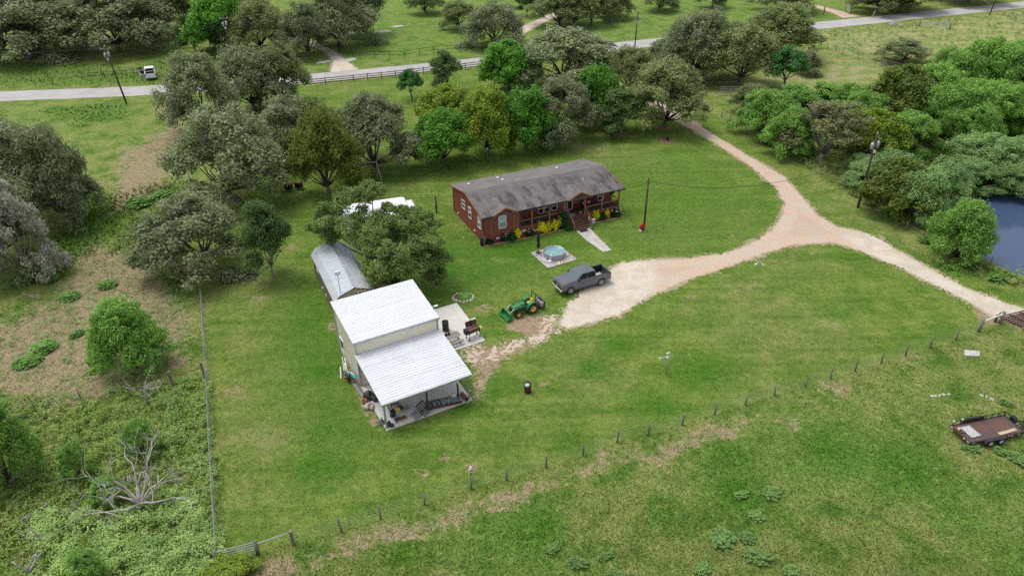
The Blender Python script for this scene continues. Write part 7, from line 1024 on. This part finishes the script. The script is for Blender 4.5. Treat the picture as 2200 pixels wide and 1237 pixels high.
for i, (dx, lab) in enumerate(((-.35, 'white bird on the lawn by the drive, left of the pair'), (.4, 'white bird on the lawn by the drive, right of the pair'))):
    t = thing('egret', lab, 'bird', (px + dx, py - dx * .15, 0), .4 + i * 2.4); J = [(0, 0, .3), (.16, 0, .34), (.24, 0, .46), (.22, 0, .56), (.34, 0, .57), (-.22, 0, .26), (.02, .03, .14), (.02, .03, .0), (.02, -.03, .14), (.02, -.03, .0)]; rr = [.1, .06, .03, .04, .008, .02, .014, .01, .014, .01]; E = [(0, 1), (1, 2), (2, 3), (3, 4), (0, 5), (0, 6), (6, 7), (0, 8), (8, 9)]
    import bmesh
    me = bpy.data.meshes.new('body'); me.from_pydata(J, E, []); bm = bmesh.new(); bm.from_mesh(me); ly = bm.verts.layers.skin.verify(); bm.verts.ensure_lookup_table()
    for k, v in enumerate(bm.verts): v[ly].radius = (rr[k], rr[k]); v[ly].use_root = k == 0
    bm.to_mesh(me); bm.free(); me.materials.append(m_white); o = inst('body', me, t); o.modifiers.new('skin', 'SKIN'); o.modifiers.new('sub', 'SUBSURF').render_levels = 1
for nm, lab in (('whitecup', 'white ball lying on the grass left of the house'),): px, py = T['PT'][nm]; px, py = -5.6, 77.2; tag(MB().lathe([(0, -.1), (.08, -.06), (.1, 0), (.08, .06), (0, .1)], 10).build('ball', m_white, None, loc=(px, py, .1), smooth=True), lab, 'ball')
for i, (x, y, r_, lab) in enumerate(((-36.5, 184, 2.4, 'a'), (-30.5, 184.5, 2.2, 'b'), (-27.5, 190, 1.6, 'c'), (-39, 157.3, 1.8, 'd'), (-33.8, 158.8, 2.0, 'e'))): tag(MB().prism([(r_ * math.cos(k * .9) * (1 + .2 * math.sin(k * 3.1 + i)), .55 * r_ * math.sin(k * .9)) for k in range(7)], -.05, .035).build('bare_patch', m_concp, None, loc=(x, y, 0), rz=.2 * i, fixn=True), kind='structure')
for x, y in ((13.95, 115.9), (24.68, 114.11), (8.04, 108.92), (17.47, 111.63), (24.2, 108.3)): tag(MB().lathe([(1.25, .01), (.9, .05), (0, .07)], 18, (x, y, 0)).build('mulch_ring', m_bark2, None), kind='structure')
shrub('garden_plant', 'tiny sapling in a mulch ring on the lawn below the drive oak', 'plant', 24.2, 108.3, .05, .6, .7, 'tall', 2)
for i, (x, y, s_, lab) in enumerate(((92.5, 183.5, 1.0, 'rough grey boulder beside the road ditch at the top right'), (94.2, 182.6, .7, 'smaller grey boulder beside the road ditch at the top right'))): tag(MB().lathe([(0, s_ * .8), (s_ * .6, s_ * .6), (s_, s_ * .15), (s_ * .9, -.1)], 7).build('boulder', m_wood, None, loc=(x, y, 0)), lab, 'boulder')
